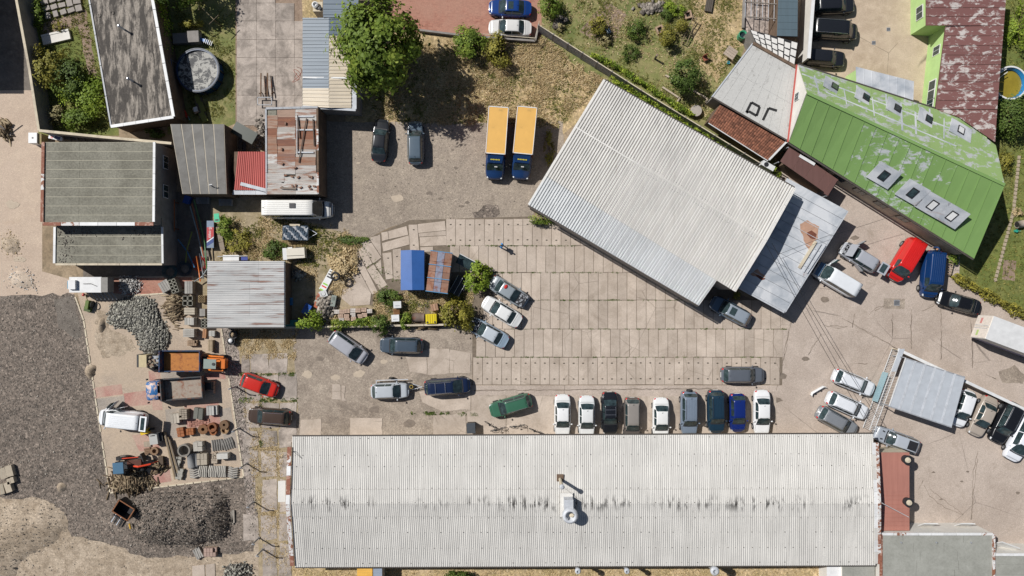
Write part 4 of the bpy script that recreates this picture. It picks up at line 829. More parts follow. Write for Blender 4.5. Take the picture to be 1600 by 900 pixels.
gm = MB(); a, c_, d = P1.copy(), r1.copy(), Q1.copy(); kx = Vector((-.06, .0, 0))
gm.add([Vector((a.x, a.y, 2.2)) + kx, a + kx, c_ + kx, d + kx, Vector((d.x, d.y, 2.2)) + kx], [(0, 4, 3, 2, 1)]); gm.add([Vector((a.x, a.y, 2.2)) + kx * .2, a + kx * .2, c_ + kx * .2, d + kx * .2, Vector((d.x, d.y, 2.2)) + kx * .2], [(1, 2, 3, 4, 0)])
gb.add(gm, 'gable_wall', 'wall_white')
gq = P1.lerp(Q1, .55); dd_ = Vector((-1, .12, 0)).normalized(); wallwin(gb, (gq + dd_ * .1)[:2], dd_, .8, 1.0, 4.3)
bar(gb, [P1 + Vector((-.1, -.1, -.12)), P2 + Vector((-.05, -.1, -.12))], .16, .1, 'gutter', 'gutter_dark'); bar(gb, [Q1 + Vector((0, .1, -.12)), Q2 + Vector((0, .1, -.12))], .14, .1, 'gutter', 'gutter_dark')
bar(gb, [P1 + Vector((-.14, 0, -.05)), Q1 + Vector((-.14, 0, -.05))], .14, .1, 'verge_trim', 'roof_red')
ps = plane(P1, P2, r1)
def skylight(px, py, pl, ang, patch=1, lit=0):
    c = onp(px, py, pl); nn = pl[1]; u = (P2 - P1).normalized(); v = nn.cross(u)
    if patch: gb.add(slab4([c - u * 1.2 - v * 1.05 + nn * .055, c + u * 1.3 - v * .95 + nn * .055, c + u * 1.15 + v * 1.1 + nn * .055, c - u * 1.25 + v * 1.0 + nn * .055], .07), 'lead_apron', 'roof_metal')
    f = gb.add(slab4([c - u * .38 - v * .52 + nn * .12, c + u * .38 - v * .52 + nn * .12, c + u * .38 + v * .52 + nn * .12, c - u * .38 + v * .52 + nn * .12], .13), 'skylight', 'plastic_black')
    gb.add(slab4([c - u * .28 - v * .41 + nn * .14, c + u * .28 - v * .41 + nn * .14, c + u * .28 + v * .41 + nn * .14, c - u * .28 + v * .41 + nn * .14], .015), 'pane', 'flash_white' if lit else 'glass', None, f)
for px, py, lit in ((1381, 274, 0), (1426, 301, 0), (1457, 320, 1), (1487, 337, 1)): skylight(px, py, ps, 0, 1, lit)
for k, (px, py, lit) in enumerate(((1304, 136, 0), (1353, 153, 0), (1402, 170, 0), (1451, 187, 0), (1501, 204, 1))):
    u = .2 + k * .19; qa, ra = Q1.lerp(Q2, u), r1.lerp(rm, u); skylight(px, py, plane(qa, ra, qa + (Q2 - Q1).lerp(rm - r1, .5)), 0, 1, lit)
sw = (P2 - P1).normalized(); sn = Vector((sw.y, -sw.x, 0)); sn = sn if sn.y < 0 else -sn
w0, w1 = insv(P1, kk), insv(P2, kk)
for k in (.16, .30, .42, .54, .67): wallwin(gb, (w0.lerp(w1, k) + sn * .02)[:2], sn, 1.3, 1.1, 1.8, 'wall_brown')
lt = [W(1337, 104, 2.7), W(1428, 127, 2.7), W(1427, 158, 2.85), W(1338, 129, 2.85)]; strips(gb, lt[0], lt[1], lt[2], lt[3], 7, 'porch_sheet', 'roof_metal', .02, .03, .03)
gb.add(MB().prism([(p.x, p.y) for p in [lt[0].lerp(lt[2], .05), lt[1].lerp(lt[3], .05), lt[2], lt[3]]], 0, 2.6), 'porch_wall', 'wall_green')

# ---- maroon wing
mb_ = Bd('maroon_house', 'light green walled house with flaking maroon metal roof', 'building', 1512, 90)
zl, zr = 3.3, 4.0
L = [W(1447, -40, zl), W(1447, 40, zl), W(1478, 42, zl), W(1462, 171, zl), W(1497, 183, zl + .1), W(1553, 224, zr), W(1556, 190, zr), W(1575, -40, zr)]
hs = [-40, -20, -4, 12, 26, 40, 56, 71, 86, 101, 114, 128, 142, 157, 171]
def lx(y): return 1447 if y < 40 else 1478 - (y - 40) * 16 / 131
def rx(y): return 1575 - (y + 40) * 20 / 250
for i in range(len(hs) - 1):
    y0, y1 = hs[i] + .3, hs[i + 1] - .3; xl = 1447 if y1 <= 40 else None
    P = [W(lx(hs[i] + .4), y0, zl), W(rx(y0), y0, zr), W(rx(y1), y1, zr), W(lx(hs[i + 1] - .4), y1, zl)]; mb_.add(slab4(P, .04), 'roof_sheet', 'roof_maroon')
mb_.add(slab4([W(1462, 171.6, zl), W(rx(171), 171.6, zr), W(1555, 222, zr), W(1498, 183, zl + .25)], .04), 'roof_sheet', 'roof_maroon')
mb_.add(MB().prism([p[:2] for p in (W(1449, -40, zl) + Vector((.2, 0, 0)), W(1449, 36, zl) + Vector((.2, .0, 0)), W(1482, 38, zl), W(1468, 171, zl), W(1498, 181, zl), W(1545, 215, zr), W(1549, 190, zr), W(1570, -40, zr))], 0, [3.1, 3.1, 3.1, 3.1, 3.1, 3.7, 3.7, 3.7]), 'wall', 'wall_green')
wl0, wl1 = W(1482, 46, zl), W(1467, 168, zl); wdn = Vector((-(wl0.y - wl1.y), (wl0.x - wl1.x), 0)).normalized(); wdn = wdn if wdn.x < 0 else -wdn
for k, w_ in ((.2, 1.0), (.72, 2.2), (.9, 1.0)): wallwin(mb_, wl0.lerp(wl1, k)[:2], wdn, w_, 1.2, 1.7)
wallwin(mb_, (W(1449, 10, zl).x + .19, W(1449, 10, zl).y), (-1, 0, 0), 1.4, 1.2, 1.7)
bar(mb_, [W(1447, -40, zl - .12), W(1447, 40, zl - .12)], .12, .1, 'gutter', 'roof_brown'); bar(mb_, [W(1477, 43, zl - .12), W(1461, 172, zl - .12)], .12, .1, 'gutter', 'roof_brown')

# ---- grey membrane flat roof, tiled lean-to, white cracked roof, slate roof
fb = Bd('flat_roof_building', 'building with patched pale grey flat roof beside the garden', 'building', 1180, 140)
z0 = 3.0; q = PL([(1176, 68), (1246, 107), (1230, 220), (1112, 152)], z0)
strips(fb, q[0], q[1], q[2], q[3], 8, 'membrane_strip', 'roof_membrane', .01, .03, v=2, jit=.01)
ctr = sum(q, Vector()) / 4; fb.add(MB().prism([insv(p, .965)[:2] for p in q], 0, 2.95), 'wall', 'wall_grey')
bar(fb, [q[0] + Vector((0, 0, .0)), q[1]], .3, .16, 'parapet', 'wall_brown'); bar(fb, [q[3] + Vector((0, 0, 0)), q[2]], .16, .07, 'edge_trim', 'gutter_dark'); bar(fb, [q[0], q[3]], .14, .06, 'edge_trim', 'galv')
fp = (Vector((0, 0, z0)), Vector((0, 0, 1)))
for pts in ([(1174, 160), (1187, 167), (1182, 181), (1170, 174), (1166, 176), (1174, 160)], [(1192, 188), (1201, 169), (1214, 173)]):
    bar(fb, [onp(x, y, fp, .006) for x, y in pts], .26, .012, 'bitumen_repair', 'rubber')
tb_ = Bd('tiled_lean_to', 'lean-to with weathered red clay tile roof', 'building', 1165, 205)
c4 = [W(1125, 164, 2.7), W(1227, 222, 2.7), W(1200, 250, 2.1), W(1107, 191, 2.1)]
simple('tile', H3('8a5a45'), .85, .3, 4, bump=.2, ovar=.45)
tv, tf = [], []; nu, nv_ = 30, 8
tb_.add(slab4([p - Vector((0, 0, .05)) for p in c4], .06), 'roof_deck', 'wall_brown')
tm = {}
for i in range(nu):
    for j in range(nv_):
        u0, u1, v0, v1 = i / nu, (i + 1) / nu - .003, j / nv_, (j + 1) / nv_ + .02
        f = lambda u, v: c4[0].lerp(c4[1], u).lerp(c4[3].lerp(c4[2], u), v)
        l0, l1 = Vector((0, 0, .0)), Vector((0, 0, .05 + rng.uniform(0, .015)))
        tb_.add(MB().add([f(u0, v0) + l0, f((u0 + u1) / 2, v0) + l0 + Vector((0, 0, .025)), f(u1, v0) + l0, f(u0, v1) + l1, f((u0 + u1) / 2, v1) + l1 + Vector((0, 0, .025)), f(u1, v1) + l1, f(u0, v1), f(u1, v1)], [(0, 3, 4, 1), (1, 4, 5, 2), (3, 6, 7, 5, 4)]), 'tile', 'tile')
tb_.add(MB().prism([p[:2] for p in (c4[0], c4[1], c4[2] + Vector((-.2, .2, 0)), c4[3] + Vector((.1, .2, 0)))], 0, [2.5, 2.5, 1.95, 1.95]), 'wall', 'wall_brown')
bar(tb_, [c4[3] + Vector((0, -.08, -.06)), c4[2] + Vector((0, -.08, -.06))], .12, .08, 'gutter', 'flash_white'); bar(tb_, [c4[1] + Vector((.08, 0, .02)), c4[2] + Vector((.08, 0, .02))], .2, .06, 'verge_trim', 'flash_white')
cb = Bd('patched_roof_shed', 'shed with white painted roof of sheets outlined in black tar', 'shed', 1212, 72)
q = PL([(1172, 46), (1247, 66), (1241, 106), (1182, 68)], 2.8)
cb.add(slab4([p - Vector((0, 0, .03)) for p in q], .06), 'roof_deck', 'rubber'); cb.add(MB().prism([insv(p, 1)[:2] for p in q], 0, 2.7), 'wall', 'wall_grey')
f = lambda u, v: q[0].lerp(q[1], u).lerp(q[3].lerp(q[2], u), v)
for i in range(7):
    for j in range(3):
        u0, u1, v0, v1 = i / 7, (i + 1) / 7, (j + (.3 if i % 2 else 0)) / 3.3, (j + 1 + (.3 if i % 2 else 0)) / 3.3
        a = rng.uniform(.008, .02); cb.add(slab4([f(u0 + a, v0 + .03), f(u1 - a, v0 + .035), f(u1 - a, v1 - .03), f(u0 + a, v1 - .025)], .02), 'roof_sheet', 'roof_white2')
sb_ = Bd('slate_shed', 'narrow shed with dark blue green slate roof along the party wall', 'shed', 1230, 20)
q = [W(1217, -40, 2.5), W(1247, -40, 3.0), W(1246, 57, 3.0), W(1214, 56, 2.5)]
strips(sb_, q[0], q[3], q[2], q[1], 9, 'slate_course', 'roof_slate', .01, .03, .015); sb_.add(MB().prism([p[:2] for p in q], 0, [2.4, 2.9, 2.9, 2.4]), 'wall', 'wall_brown')
pw = Bd('party_wall', 'tall whitewashed boundary wall along the court with parked black cars', 'wall', 1252, 40)
bar(pw, [W(1258, -40, 0).xy.to_3d(), W(1247, 104, 0).xy.to_3d()], .22, 2.6, 'wall', 'wall_white'); bar(pw, [Vector((*W(1258, -40, 0).xy, 2.6)), Vector((*W(1247, 104, 0).xy, 2.6))], .34, .07, 'coping', 'flash_white')
pg = Bd('pergola', 'weathered open timber frame with wires over a bare soil bed', 'pergola', 1195, 25)
for k in range(6): bar(pg, [W(1166 + k * 9, -40, 2.0), W(1164 + k * 9, 28 + k, 2.0)], .05, .05, 'wire_rail', 'galv')
for k in range(3): bar(pg, [W(1164, -20 + k * 23, 2.05), W(1216, -16 + k * 23, 2.05)], .09, .09, 'beam', 'wood', (.3, .26, .22))
for x, y in ((1165, -38), (1164, 26), (1212, 32), (1214, -36)): pg.add(MB().tube([W(x, y, 0).xy.to_3d(), Vector((*W(x, y, 2).xy, 2.0))], .05, 6), 'post', 'wood', (.3, .26, .22))
sheet('pergola_bed', [(1162, -200), (1218, -200), (1216, 60), (1160, 62)], .012, 'pebbles')
bar(pg, [W(1163, -40, 0).xy.to_3d(), W(1160, 45, 0).xy.to_3d()], .2, .35, 'kerb', 'wall_grey')

# ---- brown canopy
bc = Bd('brown_canopy', 'low brown felt roofed canopy between the metal annex and the green house', 'canopy', 1262, 265)
z0 = 2.7; q = PL([(1234, 229), (1310, 281), (1295, 305), (1219, 252)], z0); strips(bc, q[0], q[1], q[2], q[3], 4, 'felt_strip', 'roof_brown', .01, .08)
bar(bc, [q[1] + Vector((-.35, .05, .02)), q[2] + Vector((-.35, .05, .02))], .5, .06, 'end_cap', 'roof_brown'); bar(bc, [W(1249, 243, 2.8), W(1273, 257, 2.8)], .3, .03, 'light_strip', 'flash_white')
for p in q: bc.add(MB().tube([(p.x * .995, p.y * .995, 0), (p.x * .995, p.y * .995, z0 - .08)], .07, 6), 'post', 'steel_grey')
ctr = sum(q, Vector()) / 4; bc.add(MB().prism([insv(p, .8)[:2] for p in q], 0, 2.4), 'wall', 'wall_brown')

# ---- left side
lb = Bd('felt_roof_building', 'two level building with grey mineral felt roof and rusty edge flashing', 'building', 165, 310)
z1, z2 = 4.6, 3.1; q = PL([(70, 222), (241, 222), (240, 350), (68, 350)], z1); e_ = PL([(88, 340), (253, 340), (254, 413), (87, 413)], z2)
lb.add(MB().prism([p[:2] for p in q], 0, z1 - .05), 'wall', 'wall_grey'); lb.add(MB().prism([p[:2] for p in e_], 0, z2 - .05), 'annex_wall', 'wall_grey')
strips(lb, q[0], q[3], q[2].lerp(q[3], .68), q[1].lerp(q[0], .68), 9, 'felt_strip', 'roof_felt', .06, .03, jit=.01); strips(lb, q[0].lerp(q[1], .324), q[3].lerp(q[2], .324), q[2], q[1], 9, 'felt_strip', 'roof_felt', .06, .03, jit=.01)
strips(lb, e_[0], e_[3], e_[2], e_[1], 5, 'felt_strip', 'roof_felt', .06, .03, jit=.01)
simple('lap', H3('b3ae9c'), .9, .15, 2); lb.add(slab4([p - Vector((0, 0, .018)) for p in q], .03), 'roof_deck', 'lap'); lb.add(slab4([p - Vector((0, 0, .018)) for p in e_], .03), 'roof_deck', 'lap')
caps(lb, [q[3] + Vector((-.05, 0, -.02)), q[2] + Vector((.05, 0, -.02))], .34, .14, 6, ['flash_white', 'flash_rust_full', 'flash_rust', 'flash_white']); caps(lb, [q[0] + Vector((-.1, 0, -.02)), q[3] + Vector((-.1, 0.2, -.02))], .3, .14, 5, ['flash_rust_full', 'flash_rust_full', 'flash_rust'])
caps(lb, [q[1] + Vector((.05, 0, -.02)), q[2] + Vector((.05, .2, -.02))], .24, .14, 5, ['flash_white', 'flash_rust', 'flash_white']); caps(lb, [e_[3], e_[2]], .2, .08, 5, ['wall_cream', 'wall_cream'], 'edge_trim')
caps(lb, [e_[0].lerp(e_[3], .2) + Vector((-.1, 0, 0)), e_[3] + Vector((-.1, .1, 0))], .24, .1, 2, ['flash_white', 'flash_rust_full']); caps(lb, [e_[1].lerp(e_[2], .2) + Vector((.05, 0, 0)), e_[2] + Vector((.05, .1, 0))], .2, .1, 2, ['flash_white'])
r_ = np.random.default_rng(4); cc = np.c_[np.r_[r_.normal(e_[0].x + 1.0, .5, 160), r_.uniform(e_[0].x, e_[1].x, 160)], np.r_[r_.uniform(e_[3].y, e_[0].y - 1.2, 160), r_.normal(e_[0].y - 1.5, .25, 160)], np.full(320, z2 + .02)]
cc = cc[(cc[:, 0] > e_[0].x + .2) & (cc[:, 0] < e_[1].x - .2) & (cc[:, 1] < q[3].y - .2) & (cc[:, 1] > e_[3].y + .2)]
v, f_, ti = rocks(cc - np.array([*lb.o]), .06, r_); o = npmesh('roof_debris', v, f_, 'darkstones', lb.r, cols=ti); o['kind'] = 'stuff'
for y_ in (255, 300): wallwin(lb, (q[1].x, W(0, y_, 2).y), (1, 0, 0), 1.4, 1.0, 2.4)

bb = Bd('blackened_roof_building', 'building with long blackened bitumen flat roof and white edge flashing', 'building', 205, 90)
z0 = 3.2; q = PL([(133, -40), (232, -40), (272, 183), (174, 198)], z0); strips(bb, q[0], q[1], q[2], q[3], 7, 'bitumen_strip', 'roof_bitumen', .01, .04, jit=.012)
ctr = sum(q, Vector()) / 4; bb.add(MB().prism([insv(p, .985)[:2] for p in q], 0, z0 - .05), 'wall', 'wall_brown')
caps(bb, [q[1] + Vector((0, 0, .02)), q[2] + Vector((0, 0, .02))], .3, .12, 8, ['flash_white']); caps(bb, [q[3] + Vector((0, 0, .02)), q[2] + Vector((0, 0, .02))], .3, .12, 5, ['flash_white']); caps(bb, [q[0] + Vector((0, 0, .02)), q[3] + Vector((0, 0, .02))], .16, .05, 5, ['steel_grey'], 'edge_trim')
for px, py in ((193, 45), (207, 126)):
    c = W(px + 1, py + 1, z0); m = MB().tube([(c.x, c.y, z0), (c.x, c.y, z0 + .95)], .09, 10); v_ = bb.add(m, 'vent_pipe', 'galv', smooth=False); bb.add(MB().lathe((c.x, c.y, z0 + .95), [(.15, 0), (.15, .08), (.05, .16), (0, .16)], 10), 'cap', 'chrome', None, v_)
for px, py in ((155, 24), (176, 20)): bb.add(MB().lathe(W(px, py, z0) + Vector((0, 0, .0)), [(.22, 0), (.22, .06), (.12, .06), (.12, .02), (0, .02)], 12), 'roof_drain', 'roof_bitumen')

simple('roof_felt2', H3('7b7975'), .9, .25, .8, bump=.3, ovar=.08, dirt=H3('67645f'))
m1 = Bd('grey_felt_shed', 'shed with grey bitumen felt roof and pale lap joints', 'shed', 315, 250)
z0 = 3.2; q = PL([(266, 194), (350, 194), (354, 303), (285, 303)], z0); strips(m1, q[0], q[1], q[2], q[3], 5, 'felt_strip', 'roof_felt2', .13, .03, jit=.01)
simple('shed_grey', H3('b1a898'), .9, .1, 3); m1.add(slab4([p - Vector((0, 0, .02)) for p in q], .1), 'roof_deck', 'shed_grey'); m1.add(MB().prism([p[:2] for p in q], 0, z0 - .12), 'wall', 'wall_brown')
c_ = W(330, 290, z0); hn = m1.add(MB().tube([c_ + Vector((0, 0, 0)), c_ + Vector((0, 0, .4)), c_ + Vector((.1, 0, .55)), c_ + Vector((.35, .02, .55))], .06, 8), 'vent_pipe', 'flash_white')

m2 = Bd('red_roof_shed', 'small lean-to with bright red corrugated roof and silver edge sheets', 'shed', 390, 268)
q = [W(372, 237, 2.9), W(417, 237, 2.9), W(417, 297, 2.6), W(366, 297, 2.6)]; corr(m2, q[0], q[1], q[2], q[3], .2, .05, 4, 'roof_sheet', 'roof_red')
m2.add(MB().prism([p[:2] for p in (W(366, 237, 2.6), W(417, 237, 2.6), W(417, 302, 2.6), W(363, 302, 2.6))], 0, [2.6, 2.6, 2.3, 2.3]), 'wall', 'wall_brown')
strips(m2, W(364, 297, 2.55), W(417, 297, 2.55), W(417, 304, 2.52), W(363, 304, 2.52), 3, 'edge_sheet', 'roof_metal', .02, .03); bar(m2, [W(376, 287, 2.78), W(418, 298, 2.72)], .35, .04, 'loose_sheet', 'galv')

m3 = Bd('rusty_roof_building', 'building with patchwork roof of rusty and silver metal sheets weighted with bricks', 'building', 455, 235)
z0 = 3.25; q = PL([(416, 170), (497, 168), (498, 303), (417, 303)], z0); m3.add(MB().prism([p[:2] for p in q], 0, z0 - .06), 'wall', 'wall_brown')
RU = [H3(h) for h in ('8a5a42', '9b7a66', 'b3aca4', 'c3c0ba', 'a58a78', '7c5240', 'b9b4ae', '8c6a5c', 'cfcdc8', '94786a')]
for x0, x1, ys in ((416.5, 433, [182, 200, 212, 226, 240, 256, 271]), (433, 461, [171, 183, 196, 208, 217, 229, 241, 252, 263, 272]), (461, 494, [172, 188, 203, 218, 233, 247, 258, 270])):
    for i in range(len(ys) - 1):
        a, b_ = ys[i] - rng.uniform(0, 2), ys[i + 1]; z_ = z0 + .02 + rng.uniform(0, .04)
        corr(m3, W(x0, a, z_), W(x0, b_, z_), W(x1 + rng.uniform(-1, 1), b_, z_ + .02), W(x1 + rng.uniform(-1, 1), a, z_ + .02), .12, .02, 1, 'roof_sheet', 'roof_obj', colors=[RU[rng.randrange(10)]])
for x0, x1, y0, y1 in ((416, 444, 271, 284), (444, 466, 276, 288), (462, 497, 271, 286), (416, 440, 284, 295), (440, 497, 286, 296), (416, 462, 294, 303), (462, 497, 294, 303)):
    z_ = z0 + .06 + rng.uniform(0, .04); corr(m3, W(x0, y0, z_), W(x0, y1, z_), W(x1, y1, z_), W(x1, y0, z_), .15, .02, 1, 'roof_sheet', 'roof_obj', colors=[RU[rng.choice((2, 3, 6, 8))]])
m3.add(slab4(PL([(418, 172), (432, 172), (432, 181), (418, 181)], z0 + .03), .03), 'felt_patch', 'roof_felt')
caps(m3, [q[0], q[1]], .22, .16, 3, ['steel_grey', 'wall_brown']); caps(m3, [q[1] + Vector((-.05, 0, 0)), q[2] + Vector((-.05, 0, 0))], .2, .16, 4, ['wall_brown', 'flash_rust']); caps(m3, [q[0], q[3]], .18, .12, 4, ['steel_grey'])
for a, b_ in (((465, 180), (468, 216)), ((479, 185), (467, 254)), ((489, 186), (491, 228)), ((464, 184), (464, 240))): bar(m3, [W(*a, z0 + .16), W(*b_, z0 + .16)], .09, .07, 'batten', 'wood', (.12, .09, .07) if a[0] != 464 else (.5, .5, .5))
for y_ in (182, 203, 238): bar(m3, [W(463, y_, z0 + .14), W(490, y_, z0 + .14)], .12, .05, 'batten', 'galv')
for px, py in ((446, 193), (440, 233), (441, 256), (446, 274), (466, 277), (484, 276), (487, 277), (440, 293), (457, 291), (462, 290), (470, 293), (483, 291), (491, 291), (485, 295), (456, 276), (461, 262)): m3.add(B((W(px, py, z0 + .17), (.28, .16, .14), rng.uniform(0, 3))), 'brick', 'rusty', H3('8a6a58'))
bar(m3, [W(440, 294, z0 + .15), W(463, 295, z0 + .15)], .2, .12, 'timber', 'wood', (.25, .2, .16))

m4 = Bd('garage_row', 'garage with ribbed roof half steel blue and half cream', 'garage', 512, 100)
z0 = 3.0; XB = 514
ys = [28, 45, 62, 79, 96, 113, 120]; 
for i in range(5):
    y0, y1 = 28 + i * 22, 50 + i * 22
    corr(m4, W(473, y0, z0), W(473, y1, z0), W(XB, y1, z0 + .35), W(XB, y0, z0 + .35), .42, .05, 1, 'roof_sheet', 'roof_steelblue', True)
corr(m4, W(473, 138, z0), W(473, 166, z0), W(XB, 168, z0 + .35), W(XB, 138, z0 + .35), .4, .05, 1, 'roof_sheet', 'roof_cream', True)
for i in range(5):
    y0, y1 = 28 + i * 28, 56 + i * 28; mt = 'roof_steelblue' if i == 0 else 'roof_cream'
    corr(m4, W(XB, y0, z0 + .35), W(XB, y1, z0 + .35), W(549, y1, z0 + .1), W(549, y0, z0 + .1), .4, .05, 1, 'roof_sheet', mt, True)
m4.add(MB().prism([p[:2] for p in (W(473, 28, z0), W(556, 28, z0), W(556, 170, z0), W(472, 166, z0))], 0, 2.95), 'wall', 'wall_grey')
strips(m4, W(548, 28, z0 + .05), W(548, 170, z0 + .05), W(557, 171, z0 + .05), W(557, 28, z0 + .05), 5, 'edge_sheet', 'galv', .02, .05); bar(m4, [W(473, 167, z0 + .05), W(556, 172, z0 + .05)], .25, .08, 'edge_trim', 'galv'); bar(m4, [W(473, 121, z0 + .1), W(547, 122, z0 + .38)], .14, .06, 'ridge_trim', 'flash_white')
corr(m4, W(505, -40, z0 + .4), W(505, 27, z0 + .4), W(560, 27, z0 + .4), W(560, -40, z0 + .4), .6, .05, 4, 'roof_sheet', 'roof_steelblue', True); m4.add(MB().prism([p[:2] for p in (W(506, -40, z0), W(559, -40, z0), W(559, 26, z0), W(506, 26, z0))], 2.9, 3.35), 'wall', 'wall_grey')

m5 = Bd('silver_shed', 'open shed with weathered silver corrugated roof streaked with rust', 'shed', 384, 460)
z0 = 2.8
for i, (y0, y1) in enumerate(((408, 425), (425, 442), (442, 459), (459, 476), (476, 493), (493, 511))):
    for x0, x1 in ((324, 404 if i in (0, 1) else 390), (404 if i in (0, 1) else 390, 444)):
        za, zb = z0 + .15 * (x0 - 324) / 120, z0 + .15 * (x1 - 324) / 120 + .008; corr(m5, W(x0, y0, za), W(x0, y1, za), W(x1, y1, zb), W(x1, y0, zb), .2, .04, 1, 'roof_sheet', 'roof_silver')
m5.add(MB().prism([p[:2] for p in PL([(326, 410), (442, 410), (442, 508), (326, 508)], z0)], 0, z0 - .08), 'wall', 'wall_brown'); bar(m5, [W(445, 408, z0), W(445, 511, z0)], .1, .1, 'edge_trim', 'flash_white'); bar(m5, [W(324, 512, z0 - .1), W(446, 512, z0 - .1)], .12, .1, 'gutter', 'gutter_dark')

# ---- bottom right
rb = Bd('red_canopy', 'salmon red flat canopy with two round vents between hall and yard', 'canopy', 1398, 768)
z0 = 2.6; q = PL([(1366, 708), (1421, 707), (1422, 829), (1368, 829)], z0); rb.add(MB().prism([p[:2] for p in q], 0, z0 - .08), 'wall', 'wall_cream')
for i, (a, b_) in enumerate(((707, 768), (768, 829))): strips(rb, W(1366, a, z0), W(1421, a, z0), W(1421, b_, z0), W(1366, b_, z0), 3, 'roof_sheet', 'roof_salmon', .01, .06) if i == 0 else strips(rb, W(1366, a, z0), W(1366, b_, z0), W(1421, b_, z0), W(1421, a, z0), 9, 'roof_sheet', 'roof_salmon', .01, .06, .03)
for px, py in ((1414, 717), (1416, 783)):
    c = W(px, py, z0); v_ = rb.add(MB().lathe((c.x, c.y, z0), [(.42, 0), (.42, .35), (.48, .4), (.48, .5), (.3, .52)], 18), 'roof_vent', 'plastic_black'); rb.add(MB().lathe((c.x, c.y, z0 + .5), [(.3, 0), (.26, .12), (0, .16)], 14), 'vent_cap', 'wall_cream', None, v_)
rb.add(MB().tube([W(1378, 786, 4), W(1420, 808, 2.7)], .04, 5), 'rail', 'flash_white')
kb = Bd('grey_felt_building', 'flat roofed building with grey green felt and flaking white edge', 'building', 1464, 868)
z0 = 3.3; q = PL([(1376, 834), (1552, 834), (1552, 960), (1376, 960)], z0)
for i in range(9): strips(kb, W(1376, 834 + i * 14, z0), W(1552, 834 + i * 14, z0), W(1552, 848 + i * 14, z0), W(1376, 848 + i * 14, z0), 0, 'felt_strip', 'roof_greyfelt', .025, .02, cuts=[0, .18 + .2 * rng.random(), .55 + .2 * rng.random(), 1], jit=.012)
kb.add(slab4([p - Vector((0, 0, .03)) for p in q], .02), 'roof_deck', 'gutter_dark'); kb.add(MB().prism([p[:2] for p in q], 0, z0 - .06), 'wall', 'wall_white'); caps(kb, [q[0], q[1]], .26, .12, 9, ['flash_white', 'flash_rust', 'flash_white']); caps(kb, [q[1], q[2]], .26, .12, 6, ['flash_rust']); caps(kb, [q[0], q[3]], .26, .12, 6, ['flash_rust', 'flash_rust_full'])
for px, py in ((1407, 847), (1462, 847), (1516, 847)):
    c = W(px, py, z0); kb.add(B((c + Vector((0, 0, .01)), (.5, .5, .03), .78)), 'outlet_patch', 'roof_greyfelt'); kb.add(MB().lathe((c.x, c.y, z0 + .02), [(.08, 0), (.08, .16), (0, .18)], 8), 'vent_pipe', 'steel_grey')
wy = q[0].y + .02
for px in (1462, 1520):
    pb = W(px, 829, 2.2); bw = B(((pb.x - .5, wy + .35, 1.7), (1.5, .08, 1.2), 0, -.5)); f = kb.add(bw, 'awning_window', 'flash_white'); kb.add(B(((pb.x - .5, wy + .4, 1.73), (1.2, .06, .9), 0, -.5)), 'pane', 'water_blue', None, f)
kb2 = Bd('felt_roof_extension', 'lower extension with grey felt roof and white edge in the corner', 'building', 1580, 885)
q = PL([(1553, 866), (1700, 866), (1700, 960), (1553, 960)], 3.0); strips(kb2, q[0], q[3], q[2], q[1], 6, 'felt_strip', 'roof_greyfelt', .012, .04); kb2.add(MB().prism([p[:2] for p in q], 0, 2.95), 'wall', 'wall_white'); caps(kb2, [q[0], q[1]], .26, .12, 5, ['flash_white'])
bwn = B((W(1572, 853, 1.6), (2.0, .1, 1.3), -.35, -.5)); f = kb2.add(bwn, 'display_window', 'flash_white'); kb2.add(B((W(1572, 852, 1.7), (1.7, .08, 1.0), -.35, -.5)), 'pane', 'water_blue', None, f)
kb3 = Bd('small_felt_building', 'small grey felt roofed annex tucked behind the long hall', 'building', 1344, 900)
q = PL([(1316, 884), (1367, 884), (1367, 960), (1316, 960)], 2.6); strips(kb3, q[0], q[1], q[2], q[3], 3, 'felt_strip', 'roof_greyfelt', .012, .04); kb3.add(MB().prism([p[:2] for p in q], 0, 2.55), 'wall', 'wall_white'); kb3.add(slab4(PL([(1292, 885), (1316, 885), (1316, 960), (1292, 960)], 2.3), .06), 'porch_roof', 'flash_white'); kb3.add(MB().prism([p[:2] for p in PL([(1294, 887), (1315, 887), (1315, 960), (1294, 960)], 2.2)], 0, 2.2), 'porch_wall', 'wall_white')
yb = Bd('yellow_shed', 'small yellow ribbed roof shed behind the long hall', 'shed', 570, 895)
simple('yellow_roof', H3('d9a94e'), .6, .1, 2); simple('blue_roof', H3('8d97a5'), .6, .1, 2)
corr(yb, W(558, 884, 2.2), W(558, 960, 2.2), W(582, 960, 2.2), W(582, 884, 2.2), .3, .03, 1, 'roof_sheet', 'yellow_roof', True); corr(yb, W(583, 884, 2.15), W(583, 960, 2.15), W(597, 960, 2.15), W(597, 884, 2.15), .3, .03, 1, 'roof_sheet', 'blue_roof', True); yb.add(MB().prism([p[:2] for p in PL([(558, 885), (596, 885), (596, 960), (558, 960)], 2.1)], 0, 2.1), 'wall', 'wall_cream')

